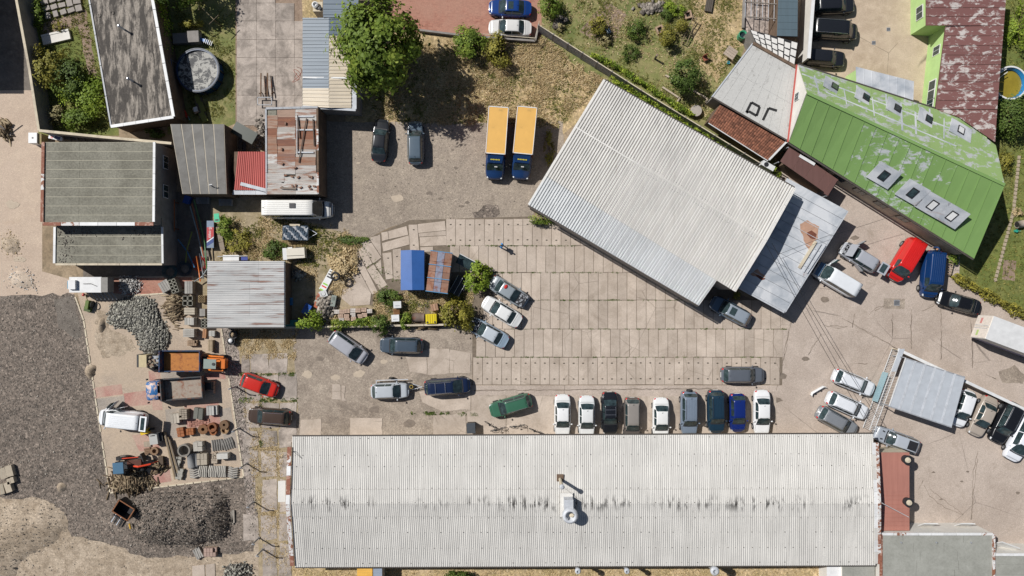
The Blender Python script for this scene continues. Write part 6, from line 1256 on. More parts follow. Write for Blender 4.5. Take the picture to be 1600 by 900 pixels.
# ------------------------------------------------------------------ paved yard: lorries, machines, stacks
def wheels(rt, xs, y, r, w=.28, mat='rubber'):
    for x in xs:
        for sd in (-1, 1):
            o = MB().lathe((x, sd * y, r), [(r * .5, -w / 2), (r, -w / 2 + .02), (r, w / 2 - .02), (r * .5, w / 2)], 16, 'Y').build('wheel', mat, rt); MB().lathe((x, sd * y, r), [(0, w * .4 * sd), (r * .55, w * .45 * sd)], 10, 'Y').build('rim', 'rim', o)
def tipper(px, py, ang, label, cabcol, bedcol, L=4.3, Wd=2.1, rims=None, rust=True, cab=True):
    rt = thing('tipper_truck', label, 'truck', W(px, py, .8).xy.to_3d(), R(ang)); x0, x1 = -L / 2 - .6, L / 2 - .6
    MB().box(((x0 + x1) / 2, 0, 1.12), (L, Wd, .1)).build('bed_floor', 'rusty', rt, color=bedcol)
    for sd in (-1, 1): MB().box(((x0 + x1) / 2, sd * (Wd / 2), 1.4), (L, .07, .62)).build('bed_side', 'rusty', rt, color=rims or bedcol)
    MB().box((x1 + .02, 0, 1.58), (.1, Wd + .1, 1.0)).build('headboard', 'rusty', rt, color=rims or bedcol); MB().box((x0 - .02, 0, 1.4), (.08, Wd + .1, .62)).build('tailboard', 'rusty', rt, color=rims or bedcol)
    MB().box((-.2, 0, .75), (L + 2.2, .8, .26)).build('chassis', 'plastic_black', rt); wheels(rt, (x0 + .9, x1 + 1.0), Wd / 2 - .18, .42)
    if cab:
        rows = []
        for x, w, z in ((x1 + .25, .98, 2.2), (x1 + .5, 1.0, 2.3), (x1 + 1.2, 1.0, 2.3), (x1 + 1.5, .97, 2.1), (x1 + 1.75, .92, 1.4), (x1 + 1.85, .85, .9)): rows.append([Vector((x, -w, .55)), Vector((x, -w * 1.03, z * .6)), Vector((x, -w * .95, z - .12)), Vector((x, -w * .8, z)), Vector((x, 0, z + .05)), Vector((x, w * .8, z)), Vector((x, w * .95, z - .12)), Vector((x, w * 1.03, z * .6)), Vector((x, w, .55))])
        MB().grid(rows).build('cab', 'peel_cab', rt, True); MB().add([(x1 + 1.53, -.8, 2.05), (x1 + 1.53, .8, 2.05), (x1 + 1.78, .82, 1.4), (x1 + 1.78, -.82, 1.4)], [(0, 3, 2, 1)]).build('windscreen', 'glass', rt)
        for sd in (-1, 1): MB().ell((x1 + 1.85, sd * .65, .85), (.14, .24, .2)).build('headlight', 'lamp_clear', rt); MB().box((x1 + 1.55, sd * 1.22, 1.7), (.08, .16, .34)).build('mirror', 'plastic_black', rt)
    return rt, x1
t = NT('peel_cab'); n = t.noise(1.5, 7, .7, dist=.6); t.out(t.mix(t.ramp(n, (.53, 0.), (.56, 1.)), H3('1f5f96'), t.mix(t.noise(9, 2), H3('d5d2cc'), H3('a8623c'))), .5, n, .15)
tipper(282, 606, 184, 'tipper lorry with flaking blue cab and empty grey bed in the paved yard', None, H3('a09284'), 4.1, 2.2, H3('4c4f52'))
rt, x1 = tipper(279, 563, 180, 'tipper lorry with orange rusted bed and stripped cab', None, H3('b9783a'), 4.0, 2.15, H3('27486b'), cab=False)
MB().box((x1 + 1.05, 0, .95), (1.3, 1.0, .5)).build('engine', 'steel_grey', rt); m = MB()
for k in range(16): m.box((x1 + .5 + rng.random() * 1.2, rng.uniform(-.6, .6), 1.2 + rng.uniform(0, .3)), (rng.uniform(.15, .4), rng.uniform(.1, .35), .2), rng.random())
m.build('engine_parts', 'rusty', rt, color=H3('8f8674')); MB().box((x1 + 2.0, 0, 1.0), (.8, 1.3, 1.2)).build('hopper', 'matte', rt, color=H3('c4b48e')); MB().box((x1 + 2.45, 0, .9), (.5, 1.35, 1.1)).build('front_roller', 'plastic_black', rt)
# skid loader
rt = thing('skid_loader', 'orange and grey compact loader beside the rusted tipper', 'loader', W(338, 567, .8).xy.to_3d(), R(178))
MB().box((0, 0, .75), (1.7, 1.1, .7)).build('body', 'gloss', rt, color=H3('d9782a')); MB().box((.2, 0, 1.9), (1.3, 1.0, .1)).build('cab_roof', 'gloss', rt, color=H3('8a948c')); MB().lathe((-.2, 0, 1.95), [(.16, 0), (.16, .06), (0, .06)], 12).build('roof_cap', 'plastic_black', rt)
for x, y in ((-.4, -.42), (-.4, .42), (.75, -.42), (.75, .42)): MB().tube([(x, y, 1.0), (x, y, 1.9)], .04, 5).build('roll_post', 'plastic_black', rt)
for sd in (-1, 1): MB().tube([(-1.0, sd * .72, 1.35), (.2, sd * .74, 1.3), (1.1, sd * .74, .6)], .1, 6).build('lift_arm', 'gloss', rt, color=H3('d9782a'))
MB().box((-.95, 0, 1.1), (.5, 1.0, .8)).build('engine_cover', 'gloss', rt, color=H3('d07028')); MB().box((1.35, 0, .4), (.4, 1.9, .6)).build('bucket', 'matte', rt, color=H3('c9a37c')); wheels(rt, (-.55, .5), .72, .38, .26)
# tractor with digger
rt = thing('digger_tractor', 'old tractor digger with blue grey cab roof and red boom', 'digger', W(197, 727, 1.0).xy.to_3d(), R(4))
MB().box((-.2, .0, 2.1), (1.1, 1.15, .1)).build('cab_roof', 'gloss', rt, color=H3('4d6f88'))
for x, y in ((-.65, -.5), (-.65, .5), (.3, -.5), (.3, .5)): MB().tube([(x, y, .9), (x, y, 2.1)], .04, 5).build('cab_post', 'plastic_black', rt)
MB().box((1.0, .15, 1.0), (1.5, .75, .5)).build('bonnet', 'gloss', rt, color=H3('5a3a30')); MB().box((0, 0, .8), (2.4, .8, .3)).build('chassis', 'plastic_black', rt); wheels(rt, (-.5,), .75, .65, .36); wheels(rt, (1.4,), .65, .4, .25)
MB().tube([(.9, -.1, 1.2), (1.8, -.05, 1.9), (2.9, .05, 1.5)], .1, 6).build('boom', 'gloss', rt, color=H3('d8492c')); MB().tube([(2.8, .05, 1.5), (3.3, .1, .5)], .07, 6).build('dipper', 'gloss', rt, color=H3('a8462c')); MB().box((3.4, .1, .35), (.45, .8, .5), 0, 0, .3).build('bucket', 'rusty', rt, color=H3('6a5a4a'))
MB().tube([(-.5, .75, 1.1), (.5, .85, 1.5), (1.6, .85, 1.4)], .06, 6).build('side_arm', 'gloss', rt, color=H3('c2452c')); MB().box((1.9, .75, 1.0), (.1, .9, .7), .3).build('blade', 'plastic_black', rt)
# white flatbed at the top of the yard
rt = thing('site_trailer', 'white roofed site trailer with round tank hatch and grey end', 'trailer', W(146, 445, .9).xy.to_3d(), 0)
MB().box((-.1, 0, 1.5), (3.4, 1.6, 1.1)).build('body', 'wall_white', rt); MB().box((-.1, 0, 2.07), (3.4, 1.62, .05)).build('roof', 'flash_white', rt); MB().box((1.9, 0, 1.6), (.7, 1.55, 1.1)).build('end_box', 'matte', rt, color=H3('8d8a84')); MB().box((-1.35, 0, 2.25), (.75, .95, .35)).build('roof_box', 'flash_white', rt); MB().box((-2.0, 0, 1.4), (.4, .8, .8)).build('hitch_box', 'gloss', rt, color=H3('2c7f9c'))
MB().tube([(-.3, .1, 2.15), (.5, .12, 2.18), (1.1, -.15, 2.15)], .03, 5).build('hose', 'plastic_black', rt); wheels(rt, (-.2, .9), .7, .38, .22); MB().box((0, 0, .7), (3.8, .9, .2)).build('chassis', 'plastic_black', rt)
m = MB()
for k in range(7): m.box((-.4 + k * .42, -1.1, .8), (.06, 1.1, .05), .45, .35)
m.build('ramp_slats', 'steel_grey', rt)
# green post drill / implement
rt = thing('hand_cultivator', 'small green machine with black spoked wheel on the paving', 'machine', W(137, 476, .5).xy.to_3d(), R(80))
MB().box((0, 0, .45), (.9, .35, .5)).build('engine', 'gloss', rt, color=H3('5c6f2c')); MB().lathe((.1, -.45, .4), [(.3, -.04), (.38, -.04), (.38, .04), (.3, .04), (.3, -.04)], 18, 'Y').build('wheel', 'rubber', rt); MB().tube([(.4, 0, .6), (1.1, .1, 1.0)], .04, 5).build('handle', 'gloss', rt, color=H3('6c7a30')); MB().box((-.5, .05, .25), (.5, .7, .3)).build('deck', 'gloss', rt, color=H3('4c5a2a')); MB().ell((.95, .75, .3), (.35, .35, .3)).build('fuel_can', 'gloss', rt, color=H3('b9322a'))

# ---- piles
def heap(name, label, cat, poly, hgt, mat, seed, rough=.25, res=.45, z=.0, power=1.0):
    """solid mound over a plan polygon: height falls to nothing at the outline"""
    P = [W(x, y) for x, y in wob(poly, 1.8, 6, seed)]; c = sum(P, Vector()) / len(P); r = np.random.default_rng(seed)
    xs = np.arange(min(p.x for p in P), max(p.x for p in P) + res, res); ys = np.arange(min(p.y for p in P), max(p.y for p in P) + res, res)
    X, Y = np.meshgrid(xs, ys, indexing='ij'); q = np.stack([X.ravel(), Y.ravel()], 1); d = np.full(len(q), 1e9)
    for i in range(len(P)):
        a, b = np.array(P[i].xy), np.array(P[(i + 1) % len(P)].xy); ab = b - a; t_ = np.clip(((q - a) @ ab) / (ab @ ab), 0, 1); d = np.minimum(d, np.linalg.norm(q - a - t_[:, None] * ab, axis=1))
    d = np.where(inpoly(q, [(p.x, p.y) for p in P]), d, -d); mx = d.max(); hh = np.where(d > 0, (np.clip(d / mx, 0, 1)) ** power * hgt * (1 + r.normal(0, rough * .5, len(q))) + r.normal(0, rough * .12, len(q)), -.15)
    n, k = X.shape; idx = np.arange(n * k).reshape(n, k); F = np.stack([idx[:-1, :-1], idx[1:, :-1], idx[1:, 1:], idx[:-1, 1:]], -1).reshape(-1, 4); keep = (d[F] > -res * 1.5).all(1)
    root = thing(name, label, cat, (c.x, c.y, 0)); v = np.stack([q[:, 0] - c.x, q[:, 1] - c.y, hh + z], 1)
    npmesh('mound', v, F[keep], mat, root, True); return root, q, hh, d, c
def heap_stones(root, q, hh, d, c, n, size, mat, seed, name='loose_stones', form=None, margin=0., flat=.7):
    r = np.random.default_rng(seed); ok = np.where(d > margin)[0]; k = ok[r.integers(0, len(ok), n)]; p = np.stack([q[k, 0] - c.x + r.uniform(-.4, .4, n), q[k, 1] - c.y + r.uniform(-.4, .4, n), np.maximum(hh[k], 0) + r.uniform(0, size, n)], 1)
    v, f, ti = rocks(p, size, r, form, flat); o = npmesh(name, v, f, mat, root, cols=ti); o['kind'] = 'stuff'
h = heap('millings_heap', 'large flat topped heap of dark road millings', 'heap', [(205, 775), (250, 768), (330, 764), (352, 775), (357, 810), (352, 838), (300, 852), (235, 848), (210, 830), (222, 805)], 1.7, 'millings', 3, .14, .4, power=.55); heap_stones(*h, 4500, .06, 'darkstones', 4)
h = heap('sand_heap', 'wide low heap of pale sandy rubble in the corner', 'heap', [(-60, 800), (20, 782), (70, 780), (100, 800), (106, 825), (82, 850), (60, 862), (35, 875), (20, 910), (-60, 920)], .9, 'sand', 5, .2, .5, power=.7); heap_stones(*h, 1500, .045, 'stones', 6)
h = heap('cobble_heap', 'sprawling heap of grey granite setts on the paved yard', 'heap', [(176, 482), (190, 472), (210, 467), (230, 468), (242, 478), (248, 500), (258, 515), (262, 533), (252, 548), (238, 551), (226, 545), (220, 528), (208, 512), (190, 507), (178, 505), (172, 497)], .6, 'millings', 7, .06, .3, power=.6); heap_stones(*h, 9000, .046, 'cobble', 8, 'sett_stones', (BOXV, BOXF), -.1, .9)
h = heap('white_stone_heap', 'round heap of white pebbles beside the site trailer', 'heap', [(190, 436), (205, 433), (216, 437), (219, 446), (213, 456), (200, 458), (192, 452), (188, 444)], .5, 'stones', 9, .2, .3); heap_stones(*h, 900, .07, 'whitestones', 10)
h = heap('white_sand_pile', 'small spill of white sand on the dusty road', 'heap', [(12, 428), (30, 420), (48, 430), (58, 448), (40, 452), (18, 446)], .3, 'concrete', 11, .3, .25); heap_stones(*h, 150, .06, 'whitestones', 41, margin=-.3)
h = heap('sand_pile', 'small yellow sand pile with a dug hollow on the road', 'heap', [(0, 372), (18, 366), (32, 374), (34, 390), (24, 400), (6, 396)], .25, 'sand', 12, .4, .25); heap_stones(*h, 120, .05, 'straw', 42, margin=-.3)
h = heap('sand_pile', 'ridge of brown sand on the paved yard beside the setts', 'heap', [(155, 498), (164, 494), (166, 512), (158, 524), (152, 515)], .5, 'sand', 13, .25, .25)
h = heap('sand_pile', 'ochre sand pile at the edge of the paved yard by the millings', 'heap', [(132, 574), (142, 568), (152, 572), (150, 586), (142, 594), (133, 586)], .5, 'sand', 14, .2, .25)
h = heap('sand_pile', 'single pale sand mound on the dark millings', 'heap', [(88, 757), (96, 753), (104, 757), (103, 766), (96, 770), (89, 766)], .45, 'sand', 15, .2, .25)
h = heap('stone_heap', 'heap of pale rubble stones at the lower end of the pebble strip', 'heap', [(350, 885), (365, 878), (392, 880), (398, 920), (352, 920)], .5, 'stones', 16, .2, .3); heap_stones(*h, 500, .11, 'cobble', 17)
def sticks(name, label, cat, px, py, rx, ry, n, ln, ang, spread, hgt, seed, mat='twig', w=.05, th=.035):
    r = np.random.default_rng(seed); c = W(px, py); a = R(ang) + r.normal(0, spread, n); p = r.normal(0, .45, (n, 2)) * np.array([rx / S, ry / S]); z = .05 + hgt * np.exp(-(p ** 2).sum(1) / (max(rx, ry) / S * .6) ** 2) * r.uniform(.2, 1, n)
    L = ln * r.uniform(.5, 1.3, n); v = BOXV[None] * np.stack([L / 2, np.full(n, w) * r.uniform(.6, 1.4, n), np.full(n, th)], 1)[:, None]; ca, sa = np.cos(a)[:, None], np.sin(a)[:, None]; tl = r.normal(0, .12, n)[:, None]
    x, y, zz = v[..., 0], v[..., 1], v[..., 2] + v[..., 0] * tl; v = np.stack([x * ca - y * sa + p[:, :1], x * sa + y * ca + p[:, 1:], zz + z[:, None]], -1); v[..., 2] = np.maximum(v[..., 2], .02)
    root = thing(name, label, cat, (c.x, c.y, 0)); o = npmesh('pieces', v.reshape(-1, 3), (BOXF[None] + (np.arange(n) * 8)[:, None, None]).reshape(-1, 4), mat, root, cols=np.repeat(r.beta(2, 2, n), 8)); o['kind'] = 'stuff'; return root
sticks('firewood_pile', 'tangled pile of brushwood logs behind the tractor digger', 'wood pile', 205, 752, 36, 15, 420, 1.1, 100, .7, .7, 3)
sticks('kindling_pile', 'pile of split grey timber and stone scraps above the pallets', 'wood pile', 274, 480, 14, 26, 300, .7, 8, .35, .5, 4)
sticks('rubble_pile', 'jumbled pile of pale scrap and rubble beside the brick pallets', 'rubble', 510, 478, 16, 24, 260, .5, 40, 1.2, .6, 5, 'stones', .1, .07)
sticks('log_stack', 'stacked old logs along the junk yard edge wall', 'wood pile', 668, 508, 26, 6, 90, 1.2, 0, .1, .4, 6)
sticks('stone_pieces', 'row of pale rockery stones in the garden', 'stones', 1018, 12, 20, 9, 90, .4, 0, 1.5, .15, 7, 'stones', .16, .1)
sticks('scrap_heap', 'heap of white and blue scrap in the shade beside the silver shed', 'scrap', 466, 430, 10, 7, 70, .5, 30, 1., .5, 8, 'cobble', .1, .08)
sticks('junk_pile', 'dark pile of scrap beside the tool lean-to', 'scrap', 8, 204, 12, 16, 70, .9, -40, .5, .5, 9, 'twig', .08, .06)
sticks('debris_patch', 'broken brick debris between the rusty roof and the felt shed', 'debris', 408, 210, 9, 26, 140, .3, 30, 1.5, .2, 10, 'stones', .09, .06)

# ---- pallets and stacks
def stack(name, label, px, py, ang, d, col, pallet=True, rows=(2, 3, 2), gap=.03, cat='stack', mat='stone', group=None, jit=.0, piece='block'):
    """blocks laid in rows on a pallet; d = overall size, rows = counts along x, y, z"""
    rt = thing(name, label, cat, W(px, py, d[2] * .6).xy.to_3d(), R(ang), group); z0 = .0
    if pallet:
        m = MB()
        for y in (-.42, 0, .42): m.box((0, y * d[1], .05), (d[0], .09, .1))
        for k in range(5): m.box(((-.45 + .225 * k) * d[0], 0, .115), (.12, d[1], .025))
        m.build('pallet', 'wood', rt, color=H3('a89274')); z0 = .13
    nx, ny, nz = rows; sx, sy, sz = d[0] / nx, d[1] / ny, (d[2] - z0) / nz
    for k in range(nz):
        for i in range(nx):
            for j in range(ny):
                if k == nz - 1 and nz > 1 and rng.random() < .06: continue
                o = MB().box((0, 0, 0), (sx - gap, sy - gap, sz - .01)).build(piece, mat, rt, color=sc3(col, rng.uniform(.85, 1.1))); o.location = ((i + .5) * sx - d[0] / 2 + rng.uniform(-jit, jit), (j + .5) * sy - d[1] / 2 + rng.uniform(-jit, jit), z0 + (k + .5) * sz); o.rotation_euler = (0, 0, rng.uniform(-jit, jit))
    return rt
CON, CRM = H3('a9a59e'), H3('c4b9a6')
stack('kerb_stack', 'tilted stack of pale concrete slabs on the brick paving', 259, 447, 30, (1.1, 1.2, .6), CON, rows=(4, 1, 2))
def crate(px, py, ang, label, nx=2, ny=4, d=(.8, 1.5, .9), col=H3('8f8c80'), name='hollow_block_stack'):
    rt = thing(name, label, 'stack', W(px, py, d[2]).xy.to_3d(), R(ang)); 
    for i in range(nx):
        for j in range(ny):
            m = MB(); sx, sy = d[0] / nx, d[1] / ny; cx, cy = (i + .5) * sx - d[0] / 2, (j + .5) * sy - d[1] / 2
            for a, b_, c_, e_ in ((cx - sx * .42, cy, .07, sy * .96), (cx + sx * .42, cy, .07, sy * .96), (cx, cy - sy * .42, sx * .96, .07), (cx, cy + sy * .42, sx * .96, .07)): m.box((a, b_, d[2] / 2), (c_, e_, d[2]))
            m.build('hollow_block', 'stone', rt, color=sc3(col, rng.uniform(.85, 1.1)))
    MB().box((0, 0, .02), (d[0], d[1], .04)).build('base', 'wood', rt, color=(.1, .09, .08)); return rt
crate(271, 447, 20, 'stack of hollow concrete blocks beside the tilted slabs')
stack('kerb_stack', 'tall stack of long pale kerbstones beside the silver shed', 297, 449, 0, (.85, 1.35, .9), CON, rows=(3, 1, 3))
crate(293, 470, 0, 'square stack of hollow concrete wells nearest the kindling pile', 2, 2, (1.1, 1.1, .8)); crate(315, 467, 0, 'wooden crate with dividers beside the silver shed', 3, 3, (.7, .7, .6), H3('a58f6c'), 'wooden_crate')
stack('kerb_stack', 'stack of cream kerbstones in two rows between the wells and white blocks', 298, 486, 0, (1.15, .75, .8), CRM, rows=(1, 3, 3)); stack('kerb_stack', 'row of upright grey kerbs against the silver shed', 318, 488, 0, (.6, .8, .7), CON, rows=(4, 1, 1))
stack('block_stack', 'stack of white concrete slabs, upper of two beside the shed', 297, 502, 0, (1.15, .8, .9), H3('b9b5ad'), rows=(4, 1, 3)); crate(320, 505, 0, 'stack of hollow blocks half under the silver shed roof', 2, 3, (.8, .95, .7))
stack('block_stack', 'stack of pale concrete beams, lower of two beside the shed', 297, 520, 0, (1.2, .9, .9), H3('b7b2a9'), rows=(1, 4, 3)); stack('plank_bundle', 'pair of long brown planks beside the white box', 320, 521, 85, (1.0, .4, .3), H3('b3835e'), False, (1, 2, 1), mat='wood', piece='plank'); stack('block_stack', 'small white stone box beside the brown planks', 332, 521, 0, (.65, .6, .5), H3('c2bfb8'), False, (2, 1, 1))
stack('brick_pallet', 'low pallet of dark bricks above the rusted tipper', 301, 536, 0, (1.0, .6, .5), H3('a38a72'), rows=(5, 2, 2)); stack('timber_stack', 'short timber stack by the yard edge', 330, 540, 0, (.5, 1.2, .6), H3('b5a184'), False, (3, 1, 2), mat='wood', piece='plank')
stack('stone_bench', 'pink stone bench with end blocks behind the blue tipper', 332, 605, 90, (1.3, .45, .5), H3('b59a88'), False, (3, 1, 1))
stack('slab_stack', 'stack of cream slabs with a notch below the blue tipper', 275, 653, 5, (.95, 1.05, .7), H3('bdb3a4'), rows=(3, 1, 3)); stack('paver_pallet', 'pallet of beige pavers next to the notched cream slabs', 288, 647, 3, (.85, 1.05, .8), H3('a89c8b'), rows=(3, 5, 2)); stack('sack_stack', 'pair of speckled grey filled sacks between paver pallets', 311, 646, 85, (1.2, .95, .6), H3('77776f'), True, (1, 2, 1), jit=.03, piece='sack'); stack('slab_stack', 'stack of clean white slabs at the yard edge', 332, 641, 2, (1.1, 1.0, .7), H3('bfbcb6'), rows=(4, 1, 3))
stack('tile_stack', 'open wooden box of orange bricks and dark tins', 283, 675, 10, (.75, 1.0, .5), H3('a0633c'), True, (2, 3, 1), mat='rusty'); stack('tile_stack', 'stack of orange clay tiles beside the box of bricks', 298, 674, 5, (.8, .7, .6), H3('a6683f'), True, (3, 2, 2)); stack('flat_brick_rows', 'pink loose brick rows laid out on the paving', 311, 661, 8, (2.2, .6, .12), H3('b08070'), False, (7, 3, 1), jit=.05, piece='brick')
def rings(px, py, r, h_, col, label, inner=.6, n=1, name='clay_ring', cat='ring', mat='rusty'):
    rt = thing(name, label, cat, W(px, py, h_).xy.to_3d()); MB().lathe((0, 0, 0), [(r * .95, 0), (r, h_ * .5), (r * .97, h_), (r * inner, h_), (r * inner, .05), (0, .05)], 20).build('body', mat, rt, color=col); MB().lathe((0, 0, h_), [(r * 1.03, -.06), (r * 1.03, .02), (r * inner, .02)], 20).build('rim', mat, rt, color=sc3(col, .8)); return rt
rings(317, 671, .52, .5, H3('8a623f'), 'rusty round millstone with pale centre', .35); rings(331, 668, .5, .5, H3('8f5a38'), 'rust brown round drum with coiled rings'); rings(333, 675, .36, .4, H3('a5663c'), 'small orange coil ring beside the drum'); rings(350, 664, .48, .5, H3('7d6246'), 'brown round lid at the end of the row', .3); rings(351, 672, .42, .3, H3('a88a66'), 'open wooden hoop frame beside the brown lid', .75)
rings(287, 704, .66, .9, H3('a09a90'), 'large open concrete well ring', .8, name='well_ring', mat='stone'); 
stack('block_stack', 'pile of white cut stone blocks behind the well ring', 311, 697, 3, (1.0, 1.0, .8), H3('bdb7ac'), rows=(2, 2, 3), jit=.04)
for k, (px, py, a, label) in enumerate(((338, 696, 8, 'bundle of thin pale kerb strips beside the cut stone'), (355, 694, 20, 'curved pale kerbstones at the yard edge, upper row'))):
    rt = thing('kerb_bundle', label, 'stack', W(px, py, .3).xy.to_3d(), R(a))
    for i in range(5): MB().tube([(-.5 + i * .25, -.6, .1), (-.45 + i * .25, 0, .16), (-.5 + i * .25, .6, .1)], .09, 4).build('kerb', 'stone', rt, color=sc3(CON, rng.uniform(.85, 1.15)))
rt = thing('pipe_stack', 'grey half pipe of concrete next to the well ring', 'pipe', W(299, 719, .4).xy.to_3d(), R(4)); MB().tube([(0, -.75, .4), (0, .75, .4)], .4, 14).build('pipe', 'stone', rt, True, color=H3('8f8f8e')); MB().tube([(.55, -.7, .25), (.55, .7, .25)], .25, 12).build('pipe', 'stone', rt, True, color=H3('77787a'))
stack('block_stack', 'stack of brownish stone blocks below the cut stone', 317, 717, 2, (1.1, 1.2, .6), H3('b0a594'), False, (3, 2, 2), jit=.03); stack('block_stack', 'white block beside the yard corner', 349, 712, 3, (1.2, .6, .8), H3('c5c2bb'), False, (1, 1, 2)); stack('rubble_stack', 'loose stone fragments at the yard corner', 336, 716, 0, (.7, 1.1, .4), H3('b3a593'), False, (3, 4, 1), jit=.08)
for px, py, label in ((277, 722, 'coil of pale ribbed pipe in the shade beside the long planks'), (281, 740, 'wooden board with four rows of white tiles')):
    stack('ribbed_stack', label, px, py, -12, (.75, 1.25, .4), H3('aaa69c'), True, (2, 4, 1), jit=.05)
for k, px in enumerate((302, 317, 332, 346, 363)):
    rt = thing('curved_kerb_stack', ('stack of curved pale kerbstones, first one after the tile board', 'round bundle of pale stone pieces between curved kerbs', 'stack of narrow white kerbs beside the round bundle', 'leaning white kerbs before the last stack', 'stack of nested crescent kerbs in the yard corner')[k], 'stack', W(px, 737, .4).xy.to_3d(), R(rng.uniform(-8, 8)))
    for i in range(5):
        if k in (0, 4): MB().tube([(-.5, -.55 + i * .24, .2), (0, -.68 + i * .24, .3), (.5, -.55 + i * .24, .2)], .1, 4).build('kerb', 'stone', rt, color=sc3(CON, rng.uniform(.85, 1.15)))
        else: MB().tube([(-.35 + i * .18, -.6, .25), (-.42 + i * .2, 0, .35), (-.35 + i * .18, .6, .25)], .09, 5).build('kerb', 'stone', rt, color=sc3(H3('bab5ab'), rng.uniform(.85, 1.15)))
rt = thing('plank_rack', 'long dark planks standing in a narrow rack across the yard', 'planks', W(267, 712, .5).xy.to_3d(), R(-77))
for k, y in enumerate((-.22, -.05, .12, .3)): MB().box((0, y, .3 + .1 * (k % 2)), (5.2 - k * .6, .12, .2), .02 * k).build('plank', 'wood', rt, color=(.2, .16, .12) if k % 2 else H3('9d8a6c'))
rt = thing('compressor', 'grey wrapped machine beside the yellow cart', 'machine', W(243, 685, .5).xy.to_3d(), R(8)); MB().box((0, 0, .5), (.85, 1.1, .9)).build('cover', 'tarp', rt, color=H3('b3b2ad')); MB().box((.6, .1, .3), (.4, .9, .5)).build('base', 'plastic_black', rt); MB().tube([(-.25, .4, .97), (0, .42, 1.02), (.2, .38, .97)], .05, 5).build('handle', 'plastic_black', rt)
rt = thing('yellow_cart', 'small yellow plate compactor behind the white van', 'machine', W(227, 674, .4).xy.to_3d(), R(15)); MB().box((0, 0, .4), (.85, .55, .5)).build('body', 'gloss', rt, color=H3('d9b52a')); MB().lathe((.65, .05, .3), [(.1, -.1), (.3, -.1), (.3, .1), (.1, .1)], 12, 'Y').build('wheel', 'rubber', rt); MB().tube([(.3, .2, .6), (.7, .35, .9)], .03, 5).build('handle', 'steel_grey', rt)
rings(241, 705, .42, .35, H3('9a7b5e'), 'wooden cable drum with white rope', .55); stack('crate', 'flat brown crate beside the cable drum', 231, 705, 10, (.7, .7, .25), H3('8a6d55'), False, (1, 4, 1), mat='wood', piece='slat'); stack('slab_pile', 'low pile of flat beige slabs on the paving', 230, 694, 5, (.8, .6, .2), H3('b3a592'), False, (2, 1, 2))
sticks('iron_scrap', 'rusty iron harrow frames lying by the tractor bucket', 'scrap', 249, 727, 13, 14, 46, 1.0, 20, .9, .35, 12, 'twig', .05, .05)
# container, trailer frames
rt = thing('skip_container', 'black open steel skip with rusted rim on the millings', 'skip', W(195, 796, .9).xy.to_3d(), R(-32)); d = (1.9, 1.4, 1.1)
MB().box((0, 0, .05), (1.9, 1.4, .08)).build('floor', 'plastic_black', rt)
for x, y, a, b_ in ((0, .7, 1.9, .05), (0, -.7, 1.9, .05), (.95, 0, .05, 1.4), (-.95, 0, .05, 1.4)): MB().box((x, y, .6), (a, b_, 1.1)).build('side', 'plastic_black', rt); MB().box((x, y, 1.17), (a + .06, b_ + .06, .06)).build('rim', 'rusty', rt, color=H3('8a5a38'))
rt = thing('fork_attachment', 'pair of steel forks and a yellow ram beside the skip', 'machine part', W(183, 813, .3).xy.to_3d(), R(-32))
for k in range(4): MB().box((-.45 + k * .32, 0, .25), (.1, 1.0, .12)).build('tine', 'plastic_black' if k % 2 else 'galv', rt)
MB().box((0, .35, .3), (1.3, .1, .2)).build('crossbar', 'plastic_black', rt); MB().tube([(1.3, .4, .3), (1.7, .0, .3)], .09, 8).build('ram', 'gloss', rt, color=H3('cfa53a'))
for px, py, s_, l in ((10, 737, 1.5, 'pile of big pale stone blocks at the edge of the millings, upper one'), (9, 762, 1.4, 'big rough stone slab lying at the edge of the millings'), (18, 750, .8, 'small oblong block between the stone slabs')):
    stack('stone_block', l, px, py, 15, (s_, s_ * .8, .5), H3('b9ac98'), False, (2, 1, 1), jit=.08)
stack('paver_pallet', 'pallet with pale slab on red bricks beside the gravel heap', 329, 862, 0, (1.3, .9, .6), H3('b0978a'), True, (4, 2, 2)); stack('kerb_bundle', 'fan of pale kerbs leaning by the slab pallet', 309, 864, 25, (.8, 1.2, .3), CON, False, (4, 1, 1), jit=.08); stack('kerb_bundle', 'loose pale curved kerbs behind the gravel heap', 364, 808, 5, (.5, 1.4, .2), H3('9c948a'), False, (3, 1, 1), jit=.1)
panelfloor = None
for q, l in (([(301, 884), (320, 882), (322, 960), (301, 960)], 0), ([(322, 882), (336, 880), (338, 960), (323, 960)], 0)): panel(q, 0, 'concrete_slab', slab_floor, .05, .004)
# ------------------------------------------------------------------ walls and fences
def V2(px, py, z=0): p = W(px, py, z); return Vector((p.x, p.y, 0))
fg = Bd('concrete_fence', 'grey concrete panel fence between back garden and meadow', 'fence', 1020, 150)
tp = [W(842, 39, 1.9), W(1012, 147, 1.9), W(1210, 268, 1.9)]; Lf = [(tp[i + 1] - tp[i]).length for i in range(2)]; n = 0
def along(pts, d):
    for i in range(len(pts) - 1):
        l = (pts[i + 1] - pts[i]).length
        if d <= l or i == len(pts) - 2: return pts[i].lerp(pts[i + 1], d / l)
        d -= l
tot = sum(Lf); k = 16
for i in range(k):
    a, b_ = along(tp, tot * i / k), along(tp, tot * (i + 1) / k); a.z = b_.z = 0; d = (b_ - a).normalized()
    bar(fg, [a + d * .07, b_ - d * .07], .06, 1.85 - .02 * (i % 2), 'fence_panel', 'fence_grey'); bar(fg, [a - d * .07, a + d * .07], .15, 1.95, 'post', 'wall_grey')
    bar(fg, [Vector((*(a + d * .07).xy, 1.86)), Vector((*(b_ - d * .07).xy, 1.86))], .09, .05, 'coping', 'wall_cream')
pf = Bd('parking_wall', 'low retaining wall with metal rail around the red paved parking', 'wall', 760, 52)
